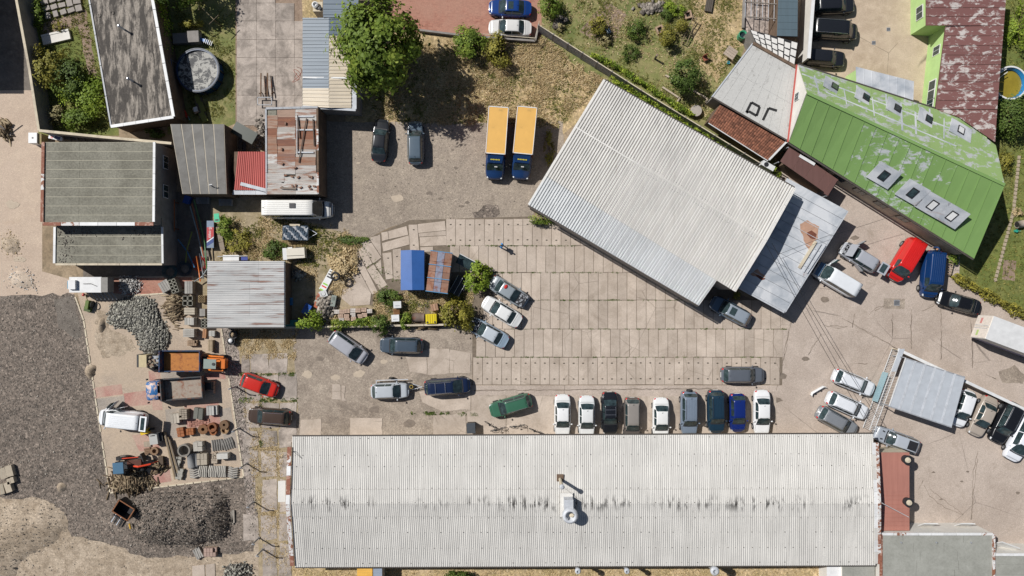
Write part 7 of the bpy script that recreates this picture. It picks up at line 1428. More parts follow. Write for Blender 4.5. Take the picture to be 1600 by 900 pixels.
q = [V2(655, 47, .4), V2(720, 55, .4), V2(836, 64, .4), V2(842, 38, .4)]
for i in range(3):
    bar(pf, [q[i], q[i + 1]], .2, .5, 'wall', 'wall_grey'); m = MB()
    if i: bar(pf, [q[i] + Vector((0, 0, 1.2)), q[i + 1] + Vector((0, 0, 1.2))], .06, .06, 'rail', 'wall_cream')
for p in (q[1], q[2], q[3]): pf.add(MB().tube([p, p + Vector((0, 0, 1.25))], .04, 6), 'post', 'wall_cream')
gw = Bd('garden_wall', 'plastered boundary wall with pale coping around the overgrown garden', 'wall', 60, 190)
tp = [W(18, -40, 2.3), W(26, 0, 2.3), W(46, 108, 2.3), W(61, 204, 2.3), W(160, 214, 2.3), W(268, 224, 2.3)]
for i in range(5):
    a, b_ = Vector((*tp[i].xy, 0)), Vector((*tp[i + 1].xy, 0)); bar(gw, [a, b_], .18 + .006 * (i % 2), 2.28 + .004 * (i % 2), 'wall', 'wall_grey'); bar(gw, [tp[i], tp[i + 1]], .26 + .006 * (i % 2), .05 + .003 * (i % 2), 'coping', 'wall_cream')
jf = Bd('junkyard_wall', 'low white topped concrete wall in front of the junk yard', 'wall', 600, 512)
bar(jf, [V2(446, 512, .7), V2(590, 509, .7)], .15, .8, 'wall', 'wall_grey'); bar(jf, [V2(590, 509, .7), V2(700, 507, .7)], .15, .82, 'wall', 'wall_grey')
for k in range(8): a, b_ = W(446 + k * 31, 512 - k * .6, .83), W(446 + k * 31 + 30, 512 - k * .6 - .5, .83); bar(jf, [a, b_], .2, .05, 'coping', 'wall_cream')
kb_ = Bd('yard_kerb', 'pale kerbstone line around the paved yard', 'kerb', 260, 600)
for a, b_, n in (((118, 464), (131, 500), 4), ((131, 500), (172, 770), 20), ((172, 770), (381, 745), 16), ((381, 745), (346, 513), 18), ((205, 462), (262, 458), 4)):
    for i in range(n):
        p, q_ = V2(*a).lerp(V2(*b_), i / n + .004), V2(*a).lerp(V2(*b_), (i + 1) / n - .004)
        if rng.random() < .93: bar(kb_, [p + Vector((0, 0, .0)), q_], .15, .06 + rng.uniform(0, .02), 'kerbstone', 'wall_cream')
for k, (px, py) in enumerate(((369, 604), (374, 669), (386, 724), (397, 784), (405, 840), (411, 858))):
    p = V2(px, py); d = Vector((.6, -.1, 0)); o = thing('fence_post', 'cranked steel fence post in the pebble strip, ' + ('beside the red hatchback', 'beside the brown estate car', 'level with the curved kerbs', 'next to the gravel heap', 'where the pebbles end', 'next to the rubble stones')[k], 'post', p, 0, 'cranked fence posts beside the hall')
    MB().tube([(0, 0, 0), (0, 0, 1.9), (.35, .12, 2.3)], .085, 6).build('post', 'steel_grey', o); MB().box((0, 0, .05), (.25, .25, .12)).build('footing', 'wall_grey', o)
rf = Bd('iron_fence', 'light blue iron bar fence with sliding gate along the carport', 'fence', 1385, 600)
a, b_ = W(1405, 545, 1.5), W(1358, 672, 1.5); bar(rf, [a + Vector((0, 0, .0)), b_], .06, .06, 'top_rail', 'flash_white'); bar(rf, [Vector((*a.xy, .2)), Vector((*b_.xy, .2))], .06, .06, 'bottom_rail', 'flash_white')
a2, b2 = a + Vector((.55, .0, 0)), b_ + Vector((.55, .0, 0)); bar(rf, [a2, b2], .05, .05, 'top_rail', 'flash_white')
for k in range(52):
    t_ = (k + .5) / 52; p = a.lerp(b_, t_)
    if k > 14: rf.add(MB().tube([(p.x, p.y, 1.53), (p.x + .55, p.y, 1.53)], .022, 4), 'bar', 'flash_white')
    rf.add(MB().tube([(p.x, p.y, .2), (p.x, p.y, 1.55)], .018, 4), 'bar', 'flash_white')
rf.add(slab4([a + Vector((0, 0, .07)), a2 + Vector((0, 0, .07)), a2.lerp(b2, .28) + Vector((0, 0, .07)), a.lerp(b_, .28) + Vector((0, 0, .07))], .03), 'cover_plate', 'polycarb')
bar(rf, [Vector((*(a.lerp(b_, .3).xy), .25)) + Vector((-.12, 0, 0)), Vector((*(a.lerp(b_, .66).xy), .25)) + Vector((-.12, 0, 0))], .04, 1.1, 'blue_panel', 'gloss', H3('93b0b8'))
wf = Bd('white_fence', 'white boarded fence along the road side of the carport', 'fence', 1500, 590)
for i in range(12):
    p, q_ = W(1403 + i * 18.2, 546 + i * 8.6, 1.5), W(1403 + (i + 1) * 18.2, 546 + (i + 1) * 8.6, 1.5); bar(wf, [Vector((*p.xy, .1)), Vector((*q_.xy, .1))], .08 + .004 * (i % 2), 1.4, 'board_panel', 'wall_cream'); bar(wf, [p + Vector((0, 0, .0)), q_], .3, .05 + .003 * (i % 2), 'coping', 'flash_white')

# ------------------------------------------------------------------ containers, trailers, junk
rt = thing('tarp_container', 'container covered by a plain blue tarpaulin roof', 'container', W(644, 422, 2.2).xy.to_3d(), R(1))
simple('blue_tarp', H3('2f5c9c'), .5, .12, .8, bump=.3); MB().box((0, 0, 1.0), (2.3, 3.9, 2.0)).build('body', 'steel_grey', rt)
MB().add([(-1.25, -2.08, 2.1), (0, -2.08, 2.4), (1.2, -2.1, 2.1), (1.28, 2.05, 2.1), (.0, 2.1, 2.4), (-1.18, 2.08, 2.1), (-1.25, -2.08, 1.9), (1.2, -2.1, 1.9), (1.28, 2.05, 1.9), (-1.18, 2.08, 1.9)], [(0, 1, 4, 5), (1, 2, 3, 4), (0, 6, 7, 2, 1), (3, 8, 9, 5, 4), (2, 7, 8, 3), (5, 9, 6, 0)]).build('tarpaulin', 'blue_tarp', rt)
rt = thing('rusty_wagon', 'old wagon with rusty ribbed roof and blue edges beside the tarp container', 'wagon', W(686, 425, 2.4).xy.to_3d(), R(-7))
MB().box((0, 0, 1.2), (2.2, 4.1, 2.2)).build('body', 'rusty', rt, color=H3('5d6a74'))
for i in range(3):
    for j in range(4): MB().box((-.76 + i * .76, -1.58 + j * 1.05, 2.34 + (.05 if i == 1 else 0)), (.73, 1.02, .05), 0, 0, (-.08, 0, .08)[i]).build('roof_sheet', 'rusty', rt, color=sc3(H3('9a7460'), rng.uniform(.8, 1.15)) if i != 1 else H3('8b8fa0'))
for y in (-2.12, 2.12): MB().box((0, y, 2.35), (2.35, .08, .1)).build('edge_trim', 'gloss', rt, color=H3('4f87ad'))
for y in (-.7, .7): MB().box((0, y, 2.43), (2.35, .07, .06)).build('roof_strap', 'gloss', rt, color=H3('5f93b8'))
wheels(rt, (), 1, .4)
rt = thing('frame_trailer', 'dark trailer frame with bent rails behind the rusty wagon', 'trailer', W(716, 447, .6).xy.to_3d(), R(60))
MB().box((0, 0, .5), (2.0, 1.2, .08)).build('deck', 'plastic_black', rt)
for y in (-.55, 0, .55): MB().tube([(-1, y, .6), (1, y, .9)], .03, 5).build('rail', 'galv', rt)
wheels(rt, (0,), .7, .32, .2)
rt = thing('solar_module', 'tilted black solar panel with white edge behind the wagon', 'panel', W(728, 410, 1.2).xy.to_3d(), R(-28)); MB().box((0, 0, 1.0), (2.0, 1.1, .05), 0, .35).build('panel', 'glass', rt); MB().box((0, .52, 1.2), (2.05, .06, .07), 0, .35).build('frame', 'flash_white', rt); MB().tube([(0, .3, 0), (0, .3, 1.05)], .05, 6).build('support', 'steel_grey', rt)
for k in range(5): MB().box((-.8, -.4 + k * .18, .86 + k * .066), (.22, .07, .02), 0, .35).build('print_bar', 'flash_white', rt)
rt = thing('yellow_tank', 'yellow plastic water tank with ribs by the junk yard wall', 'tank', W(674, 498, .8).xy.to_3d(), R(2)); MB().box((0, 0, .55), (1.15, 1.0, 1.1)).build('body', 'gloss', rt, color=H3('d8c327'))
for k in range(4): MB().box((-.38 + k * .25, 0, 1.11), (.1, .9, .05)).build('rib', 'gloss', rt, color=H3('c9b423'))
for x, y in ((-.4, -.35), (.4, -.35)): MB().lathe((x, y, 1.1), [(.1, 0), (.1, .06), (0, .06)], 10).build('cap', 'plastic_black', rt)
rt = thing('brown_barrel', 'brown lying barrel next to the yellow tank', 'barrel', W(654, 496, .5).xy.to_3d(), 0); MB().tube([(-.65, 0, .5), (-.3, 0, .5), (.3, 0, .5), (.65, 0, .5)], [.46, .5, .5, .46], 16).build('drum', 'rusty', rt, True, color=H3('76655a')); MB().box((0, 0, .05), (1.0, .8, .1)).build('cradle', 'wood', rt, color=(.15, .12, .1))
for px, py, l in ((621, 476, 'white fridge lid standing above the brown crate'), (618, 497, 'white round topped appliance below the brown crate')):
    rt = thing('appliance', l, 'appliance', W(px, py, .8).xy.to_3d(), R(3)); MB().box((0, 0, .45), (.8, .7, .9)).build('body', 'flash_white', rt); MB().box((0, 0, .93), (.82, .72, .06)).build('lid', 'flash_white', rt); MB().box((0, -.1, .97), (.5, .06, .02)).build('handle', 'steel_grey', rt)
stack('crate', 'brown wooden crate between the two white appliances', 620, 487, 0, (.7, .6, .6), H3('8a6038'), False, (1, 4, 2), mat='wood', piece='slat'); stack('crate', 'cardboard coloured crate leaning near the yellow tank', 679, 480, 12, (.8, .75, .7), H3('b58f74'), False, (3, 1, 2), mat='wood', piece='board')
rt = thing('tarped_trailer', 'small trailer under a wrinkled grey tarpaulin beside the minibus', 'trailer', W(462, 364, .8).xy.to_3d(), R(-1)); MB().box((0, 0, .65), (2.6, 1.4, .6)).build('body', 'steel_grey', rt)
r = random.Random(3); rows = [[Vector((-1.35 + 2.7 * i / 14, -.78 + 1.56 * j / 10, 1.0 + .12 * math.sin(i * 1.3 + j) * (0 < i < 14) + r.uniform(-.05, .05))) for j in range(11)] for i in range(15)]; MB().grid(rows).build('tarpaulin', 'gloss', rt, color=H3('4a5764')); MB().grid([[Vector((x, y * .79, z)) for z in (.6, 1.0)] for x in (-1.36, 1.36) for y in (-1,)]).build('tarp_edge', 'gloss', rt, color=H3('4a5764'))
for s_ in (-1, 1): MB().tube([(1.3, s_ * .5, .5), (2.2, 0, .5)], .04, 5).build('drawbar', 'galv', rt)
MB().box((-.05, .82, .98), (1.1, .22, .1)).build('rolled_cover', 'wall_cream', rt); wheels(rt, (-.1,), .82, .3, .18)
rt = thing('box_trailer', 'small cream box trailer with white front beside the silver shed', 'trailer', W(461, 396, .8).xy.to_3d(), R(4)); MB().box((.15, 0, .7), (1.9, 1.1, .8)).build('body', 'gloss', rt, color=H3('d3ccbd')); MB().box((-1.0, 0, .65), (.45, 1.25, .85)).build('front', 'flash_white', rt); MB().box((.1, -.25, 1.115), (1.8, .04, .03), -.03).build('seam', 'plastic_black', rt); MB().box((-.45, .6, .95), (.5, .15, .12)).build('latch', 'flash_white', rt); wheels(rt, (.2,), .6, .28, .16)
rt = thing('tyre', 'single old car tyre lying at the edge of the scrub', 'tyre', W(525, 432, 1.2).xy.to_3d()); MB().lathe((0, 0, .0), [(.28, 1.45), (.3, 1.52), (.4, 1.55), (.5, 1.5), (.5, 1.38), (.4, 1.33), (.3, 1.36), (.28, 1.45)], 22).build('casing', 'rubber', rt, True); MB().tube([(0, 0, 0), (0, 0, 1.4)], .06, 6).build('pole', 'steel_grey', rt)
rt = thing('road_sign_board', 'discarded white sign board with green and red print in the scrub', 'sign', W(512, 437, .3).xy.to_3d(), R(62)); MB().box((0, 0, .2), (2.6, .75, .04), 0, 0, .05).build('board', 'flash_white', rt)
for x, w, c_ in ((-.55, .16, H3('8cc63a')), (-1.25, .14, H3('8cc63a')), (-.85, .14, H3('d0281f')), (.3, .16, (.05, .05, .05)), (.6, .16, (.05, .05, .05)), (.9, .1, (.05, .05, .05)), (1.15, .1, (.05, .05, .05))): MB().box((x, 0, .225 - x * .05), (w, .55, .01), 0, 0, .05).build('print_band', 'gloss', rt, color=c_)
rt = thing('white_board', 'white panel with scrawled outline lying on the rubble', 'panel', W(505, 459, .4).xy.to_3d(), R(20)); MB().box((0, 0, .35), (.8, .7, .04), 0, .1).build('board', 'flash_white', rt); MB().lathe((0, 0, .38), [(.22, 0), (.25, 0), (.25, .006), (.22, .006)], 16).build('ring_print', 'plastic_black', rt)
for px, py, a, dm, c_, l, nm, ct in ((496, 470, 75, (1.6, .4, .06), H3('b1674c'), 'rust red sheet leaning on the rubble pile', 'metal_sheet', 'sheet'), (499, 482, 78, (1.7, .35, .06), H3('cfcdc6'), 'long white board beside the rubble pile', 'board', 'board'), (521, 470, 80, (1.2, .5, .4), H3('8d948c'), 'grey green tank half in the rubble', 'tank', 'tank'), (452, 471, 0, (.55, .8, .5), H3('3f80b5'), 'blue washing tub in the shade of the silver shed', 'tub', 'tub'), (458, 505, 0, (1.6, .7, .4), H3('3d8f8a'), 'colourful flat parcel in front of the silver shed', 'parcel', 'box'), (479, 483, 60, (1.1, .7, .6), H3('2d5aa8'), 'crumpled blue barrel in the shade by the sapling', 'barrel', 'barrel')):
    rt = thing(nm, l, ct, W(px, py, dm[2]).xy.to_3d(), R(a)); MB().box((0, 0, dm[2] / 2 + .1), dm, 0, .06).build('body', 'gloss', rt, color=c_); MB().box((0, 0, .05), (dm[0] * .9, dm[1] * .8, .1)).build('underside', 'wood', rt, color=(.2, .17, .14)); MB().box((dm[0] * .2, 0, dm[2] + .11), (dm[0] * .3, dm[1] * .5, .02), .2, .06).build('patch', 'gloss', rt, color=sc3(c_, .65))
bp = [(527, 487), (535, 487), (543, 486), (552, 485), (560, 485), (569, 484), (578, 486), (533, 494), (542, 494), (552, 492), (563, 494), (570, 492), (534, 500), (543, 500), (553, 498)]
for k, (px, py) in enumerate(bp):
    stack('brick_pack', 'small shrink wrapped pack of red bricks in the brick row', px, py, rng.uniform(-4, 4), (.55, .45, .55), H3('c2a692') if k % 3 else H3('cfc6be'), False, (3, 2, 2), gap=.015, group='brick packs beside the low hedge', piece='brick')
sticks('brick_rubble', 'tumbled orange bricks at the end of the brick row', 'bricks', 521, 500, 9, 9, 60, .3, 30, 1.5, .3, 21, 'straw', .07, .06)
# advertising sign lying against the shed passage
rt = thing('advertising_sign', 'red white and blue advertising board with white lettering leaning in the passage', 'sign', W(328, 366, .7).xy.to_3d(), R(-90))
MB().box((0, 0, .6), (2.9, .75, .05)).build('board', 'gloss', rt, color=H3('6f7f92'))
MB().add([(-.75, -.36, .63), (.75, -.36, .63), (.2, .36, .63), (-.75, .36, .63)][:], [(0, 1, 2, 3)]).build('red_field', 'gloss', rt, color=H3('b01f22')); MB().add([(.78, -.36, .632), (.9, -.36, .632), (.38, .36, .632), (.26, .36, .632)], [(0, 1, 2, 3)]).build('white_stripe', 'flash_white', rt); MB().add([(.92, -.36, .632), (1.3, -.36, .632), (.85, .36, .632), (.4, .36, .632)], [(0, 1, 2, 3)]).build('blue_stripe', 'gloss', rt, color=H3('1d3a7a'))
cu = bpy.data.curves.new('lettering', 'FONT'); cu.body = 'IS copy'; cu.size = .42; cu.extrude = .004; cu.align_x = 'CENTER'; tmp = bpy.data.objects.new('tmp', cu); COL.objects.link(tmp); bpy.context.view_layer.update()
me = bpy.data.meshes.new_from_object(tmp.evaluated_get(bpy.context.evaluated_depsgraph_get())); bpy.data.objects.remove(tmp); me.materials.clear(); o = link('lettering', me, 'flash_white', rt); o.location = (-.2, -.12, .64)
MB().box((0, .3, .3), (2.6, .06, .6)).build('back_frame', 'wood', rt, color=(.15, .12, .1))
rt = thing('green_sign', 'small turquoise green sign board above the weathered planks', 'sign', W(338, 340, .7).xy.to_3d(), R(-84)); MB().box((0, 0, .6), (.9, .55, .05)).build('board', 'gloss', rt, color=H3('2fb98a')); MB().box((.25, 0, .63), (.18, .35, .01)).build('print', 'plastic_black', rt); MB().tube([(0, .1, 0), (0, .1, .6)], .04, 5).build('stand', 'wood', rt, color=(.2, .16, .12))
rt = thing('plank_bench', 'weathered grey planks laid in line beside the shrub', 'planks', W(344, 372, .5).xy.to_3d(), R(-79))
for k in range(3): MB().box((-.85 + k * .85, 0, .4 + .02 * k), (.8, .5, .08)).build('plank', 'wood', rt, color=H3('9d8e7e'))
MB().box((-.6, 0, .18), (.12, .4, .36)).build('leg', 'wood', rt, color=H3('6a5c4c')); MB().box((.7, 0, .18), (.12, .4, .36)).build('leg', 'wood', rt, color=H3('6a5c4c'))
# long pipes and hoses in the passage
PC = [(H3('4a7a4a'), 'long green pipe', [(303, 312), (312, 345), (320, 380), (323, 420)]), (H3('a05a38'), 'rust coloured pipe', [(300, 318), (310, 360), (318, 400)]), (H3('3d6f96'), 'blue hose', [(278, 374), (292, 392), (304, 418)]), (H3('8f9a9a'), 'grey pipe', [(297, 322), (309, 365), (317, 402)]), (H3('d97a3a'), 'orange pipe', [(307, 400), (311, 424), (313, 440)]), (H3('7f8a3a'), 'olive pipe', [(300, 362), (292, 390), (290, 410)]), (H3('6f7478'), 'steel pipe', [(312, 396), (316, 420), (318, 436)]), (H3('9fa6a6'), 'white hose', [(324, 420), (316, 432), (304, 440)])]
for c_, l, pts in PC:
    P = [W(x, y, .7) for x, y in pts]; o = P[0].copy(); o.z = 0; rt = thing('pipe', l + ' lying lengthwise in the shaded passage beside the sheds', 'pipe', o); MB().tube([p - o for p in P], .07, 6).build('tube', 'gloss', rt, True, color=c_)
    MB().box((P[1] - o) * 1 - Vector((0, 0, .36)), (.1, .1, .66)).build('rest', 'wood', rt, color=(.2, .16, .12)) if False else B((P[1] - o - Vector((0, 0, .38)), (.12, .12, .64))).build('rest', 'wood', rt, color=(.2, .16, .12))
for px, py, c_, l in ((265, 425, H3('2a4f56'), 'coil of dark green hose on the shaded paving'), (288, 420, H3('243a48'), 'coil of blue black hose beside the green coil'), (312, 412, H3('a83a34'), 'coil of red cable on the pipes')):
    rt = thing('hose_coil', l, 'hose', W(px, py, .2).xy.to_3d()); m = MB()
    for k in range(4): m.tube([((.5 + .1 * k) * math.cos(a * .4), (.5 + .1 * k) * math.sin(a * .4), .1 + .04 * k) for a in range(17)], .035, 5)
    m.build('coil', 'gloss', rt, True, color=c_)
rt = thing('wooden_pole', 'reddish timber pole upright along the felt roofed building', 'pole', W(279, 338, .1).xy.to_3d(), R(90)); MB().box((0, 0, 1.0), (3.4, .09, .1)).build('rail', 'wood', rt, color=H3('a8623c')); MB().box((-1.4, 0, .5), (.09, .09, 1.0)).build('post', 'wood', rt, color=H3('7c4a30')); MB().box((1.4, 0, .5), (.09, .09, 1.0)).build('post', 'wood', rt, color=H3('7c4a30'))
rt = thing('folded_signs', 'white and red folded panels on the edge of the silver shed', 'panel', W(364, 403, 1.0).xy.to_3d()); MB().box((-.2, 0, 1.0), (1.7, .6, .1)).build('panel', 'flash_white', rt); MB().box((1.2, -.05, .95), (.7, .4, .1)).build('panel', 'gloss', rt, color=H3('2f3f8c')); MB().tube([(-1.6, .15, 1.1), (1.6, .2, 1.1)], .04, 5).build('rod', 'galv', rt); MB().box((1.0, -.4, 1.0), (2.0, .1, .1)).build('strip', 'gloss', rt, color=H3('a83832')); MB().box((0, 0, .45), (1.2, .3, .9)).build('stand', 'wood', rt, color=(.2, .17, .14))
rt = thing('compost_tub', 'dark round tub with white top beside the silver shed corner', 'tub', W(361, 533, .6).xy.to_3d()); MB().lathe((0, 0, 0), [(.36, 0), (.42, .6), (.38, .62), (.34, .5), (0, .5)], 16).build('tub', 'plastic_black', rt); MB().ell((-.05, .05, .62), (.5, .5, .2)).build('lid', 'flash_white', rt, True)
rt = thing('planter', 'dark open planter beside the white topped tub', 'planter', W(364, 523, .6).xy.to_3d()); MB().lathe((0, 0, 0), [(.3, 0), (.42, .55), (.46, .55), (.46, .6), (.36, .6), (.3, .4), (0, .4)], 16).build('pot', 'plastic_black', rt); MB().ell((0, 0, .45), (.6, .6, .3)).build('soil', 'earth', rt)
# pool and surroundings
rt = thing('above_ground_pool', 'round above ground pool with a dirty pale cover', 'pool', W(309, 110, 1.2).xy.to_3d()); r_ = 2.25
t = NT('pool_cover'); p = t.geo(); n = t.noise(1.1, 7, .75, p, 1.2); t.out(t.mix(t.ramp(n, (.47, 0.), (.52, 1.)), H3('9a9891'), H3('2e2f31')), .6, n, .3)
MB().lathe((0, 0, 0), [(r_, 0), (r_, 1.2), (r_ + .1, 1.22), (r_ + .1, 1.3), (r_ - .12, 1.3), (r_ - .12, 1.15)], 40).build('wall', 'gloss', rt, color=H3('183a5e')); MB().lathe((0, 0, 0), [(r_ - .1, 1.12), (r_ * .6, 1.08), (0, 1.05)], 40).build('cover', 'pool_cover', rt)
for k in range(14): a = k * math.pi / 7; MB().box((math.cos(a) * (r_ + .06), math.sin(a) * (r_ + .06), .62), (.1, .14, 1.25), a).build('upright', 'plastic_black', rt)
MB().lathe((0, 0, 1.28), [(r_ - .02, 0), (r_ - .02, .05), (r_ + .06, .05), (r_ + .06, 0)], 40).build('rim', 'plastic_black', rt)
rt = thing('plinth', 'pale grey concrete plinth beside the round pool', 'plinth', W(297, 57, .9).xy.to_3d(), R(3)); MB().box((.3, 0, .45), (1.2, 1.2, .9)).build('block', 'wall_grey', rt); MB().box((-1.2, 0, .3), (1.6, 1.1, .6)).build('step', 'wall_grey', rt); MB().box((1.3, -.35, .3), (.9, .3, .5), -.4).build('blue_box', 'gloss', rt, color=H3('2a6fb0'))
for k in range(5): MB().box((1.4 + k * .18, -.4 - k * .09, .6), (.06, .5, .04), -.4).build('slat', 'flash_white', rt)
rt = thing('clothes_line', 'thin timber clothes line frame on the lawn', 'frame', W(340, 36, 1.0).xy.to_3d(), R(-45)); MB().tube([(-3.5, 0, 1.8), (0, 0, 1.9)], .03, 5).build('line', 'wood', rt, color=H3('a89878')); MB().tube([(0, -.7, 1.9), (0, .7, 1.9)], .04, 5).build('crossbar', 'wood', rt, color=H3('6a5c48')); MB().tube([(0, 0, 0), (0, 0, 1.95)], .05, 6).build('post', 'wood', rt, color=H3('6a5c48')); MB().tube([(-3.4, 1.0, 1.8), (-1.9, -.4, 1.8)], .04, 5).build('crossbar', 'wood', rt, color=H3('b0a080'))
rt = thing('blue_awning', 'deep blue awning sheet along the blackened roof building', 'awning', W(264, 120, 1.5).xy.to_3d(), R(8)); MB().box((0, 0, 1.5), (.9, 3.8, .04), 0, 0, .1).build('sheet', 'blue_tarp', rt)
for y in (-1.8, 1.8): MB().tube([(.4, y, 0), (.4, y, 1.46)], .04, 5).build('post', 'steel_grey', rt)
rt = thing('green_boards', 'olive green boards and boxes stacked behind the pool', 'boards', W(312, 168, .4).xy.to_3d(), R(-75)); 
for k, (x, y, a, b_) in enumerate(((-1.0, 0, .9, .5), (0, .2, 1.1, .5), (1.1, .1, 1.1, .6), (.2, -.5, .6, .5))): MB().box((x, y, .3 + .03 * k), (a, b_, .08), .1 * k).build('board', 'wood', rt, color=H3('7d8440') if k != 3 else H3('b9a58c'))
MB().box((0, 0, .12), (2.2, .8, .24)).build('base', 'wood', rt, color=(.15, .13, .1)); MB().box((.1, -.45, .45), (.5, .4, .15)).build('parcel', 'flash_white', rt)
rt = thing('green_shelter', 'dark green and black lean-to shelter with bench beside the felt shed', 'shelter', W(378, 214, 1.6).xy.to_3d(), R(-30)); MB().box((0, .5, 1.6), (2.6, 1.3, .06)).build('roof', 'gloss', rt, color=H3('2c3428')); 
for x in (-1.2, 1.2): MB().tube([(x, .9, 0), (x, .9, 1.6)], .05, 5).build('post', 'wood', rt, color=(.1, .08, .06)); MB().tube([(x, -.05, 0), (x, -.05, 1.6)], .05, 5).build('post', 'wood', rt, color=(.1, .08, .06))
MB().box((-.3, -.6, .5), (.5, 1.3, .1), .5).build('bench', 'wood', rt, color=H3('5a5048')); MB().box((.3, -.9, .5), (.4, 1.3, .1), .5).build('bench', 'wood', rt, color=H3('4a4240'))
rt = thing('plough', 'rusty plough and harrow frame on the concrete apron', 'machine', W(418, 142, .5).xy.to_3d())
for x in (-.7, .0): MB().tube([(x, 1.9, .5), (x, -.6, .55)], .07, 5).build('beam', 'rusty', rt, color=H3('7a6048')); MB().tube([(x + .25, 1.7, .2), (x + .45, -.5, .4)], .06, 5).build('beam', 'rusty', rt, color=H3('5a4838'))
for y in (-.7, -1.5): MB().box((-.3, y, .5), (1.6, .08, .08)).build('crossbar', 'steel_grey', rt)
for x in (-1.05, .45): MB().box((x, -1.1, .5), (.08, .9, .08)).build('sidebar', 'steel_grey', rt)
for x in (-.9, -.3, .4): MB().tube([(x, -.3, .5), (x + .12, -.1, .15), (x, .1, .02)], .05, 5).build('tine', 'rusty', rt, color=H3('6a5038'))
cu_ = thing('orange_rope', 'loose loop of red rope on the concrete apron', 'rope', W(464, 118).xy.to_3d()); MB().tube([(.6 * math.sin(k * .9) * (1 - k / 30), .9 * math.cos(k * .55) * (1 - k / 40), .07) for k in range(22)], .02, 4).build('cord', 'gloss', cu_, True, color=H3('a5513a'))
# white utility box by the wall, banner
rt = thing('utility_box', 'white cube shaped cabinet with yellow mesh side by the garden wall', 'cabinet', W(53, 216, 1.0).xy.to_3d()); MB().box((0, 0, .6), (.9, 1.1, 1.2)).build('cabinet', 'flash_white', rt); MB().box((.62, -.05, .5), (.35, 1.1, 1.0)).build('mesh_side', 'wood', rt, color=H3('a09064')); MB().box((0, 0, 1.21), (.15, .15, .03)).build('label_plate', 'plastic_black', rt)
rt = thing('banner_roll', 'white and red banner thrown over the timber by the garden wall', 'banner', W(84, 214, 1.2).xy.to_3d(), R(-12)); MB().box((0, 0, .9), (1.5, .45, .05)).build('sheet', 'flash_white', rt); MB().box((.2, 0, .93), (.6, .3, .01)).build('print', 'gloss', rt, color=H3('3a3f70')); MB().box((-.4, -.05, .93), (.25, .25, .01)).build('print', 'gloss', rt, color=H3('b03a3a')); MB().box((0, 0, .43), (1.2, .3, .86)).build('pile', 'wood', rt, color=(.18, .15, .12))
rt = thing('timber_rack', 'long dark timber boards stacked along the garden wall', 'planks', W(170, 220, 1.0).xy.to_3d(), R(-5))
for k in range(14): MB().box((-5 + k * .75, 0, .9), (.12, 1.0, .06), .5).build('board', 'wood', rt, color=sc3((.2, .16, .13), rng.uniform(.6, 1.5)))
MB().box((0, 0, .42), (10.5, .5, .84)).build('trestle', 'wood', rt, color=(.12, .1, .08))
rt = thing('lamp_mast', 'slanting white pole over the shaded junk corner', 'pole', W(16, 210, 0).xy.to_3d(), 0); MB().tube([(0, 0, 0), (-1.4, 2.6, 3.4)], .06, 6).build('pole', 'flash_white', rt); MB().box((0, 0, .1), (.4, .4, .2)).build('foot', 'wall_grey', rt)
rt = thing('foundation', 'pale concrete foundation slab in the overgrown garden', 'foundation', W(88, 58, .2).xy.to_3d(), R(13)); MB().box((0, 0, .15), (3.0, 1.1, .3)).build('slab', 'wall_white', rt); MB().box((0, .42, .32), (3.0, .2, .06)).build('lip', 'wall_white', rt)
rt = thing('ruin_floor', 'broken concrete floor of a dismantled shed in the garden', 'foundation', W(96, 6, .2).xy.to_3d(), R(14)); 
for i in range(5):
    for j in range(3): MB().box((-1.7 + i * .85, -.9 + j * .8, .1 + rng.uniform(0, .1)), (rng.uniform(.5, .8), rng.uniform(.45, .75), .2), rng.uniform(-.15, .15)).build('slab', 'stone', rt, color=H3('a8a098'))
# garden items
for px, py, l in ((930, 0, ''), ): pass
for px, py, a, l in ((1031, 46, 25, 'square brick edged hole beside the topiary'), (1075, 23, 15, 'square brick edged hole near the flowers')):
    rt = thing('brick_planter', l, 'planter', W(px, py, .2).xy.to_3d(), R(a))
    for x, y, b_, c_ in ((0, .32, .8, .16), (0, -.32, .8, .16), (.32, 0, .16, .48), (-.32, 0, .16, .48)): MB().box((x, y, .15), (b_, c_, .3)).build('brick', 'stone', rt, color=H3('b99d84'))
    MB().box((0, 0, .03), (.48, .48, .04)).build('pit', 'plastic_black', rt)
rt = thing('timber_trellis', 'rickety timber ladder frame leaning by the topiary', 'frame', W(1078, 46, .6).xy.to_3d(), R(68))
for y in (-.3, .3): MB().tube([(-1.6, y, .3), (1.4, y * .6, .9)], .05, 5).build('rail', 'wood', rt, color=H3('8a7a60'))
for x in (-1.0, -.2, .6, 1.2): MB().tube([(x, -.35, .5 + x * .2), (x, .35, .5 + x * .2)], .04, 5).build('rung', 'wood', rt, color=H3('8a7a60'))
for x, y in ((-1.5, 0), (1.3, .1)): MB().tube([(x, y, 0), (x, y, .6)], .05, 5).build('leg', 'wood', rt, color=H3('6a5c48'))
rt = thing('garden_post', 'short dark post standing on the garden lawn', 'post', W(1023, 92).xy.to_3d()); MB().tube([(0, 0, 0), (0, 0, 1.1)], .11, 8).build('post', 'wood', rt, color=(.12, .1, .08)); MB().lathe((0, 0, 1.1), [(.14, 0), (.14, .06), (0, .1)], 8).build('cap', 'wood', rt, color=H3('8a7a66'))
rt = thing('red_chair', 'red brown garden chair on the lawn near the flat roof', 'chair', W(1102, 91, .4).xy.to_3d(), R(20)); MB().box((0, 0, .42), (.5, .5, .06)).build('seat', 'wood', rt, color=H3('9c5a44')); MB().box((0, .24, .75), (.5, .05, .6)).build('backrest', 'wood', rt, color=H3('9c5a44'))
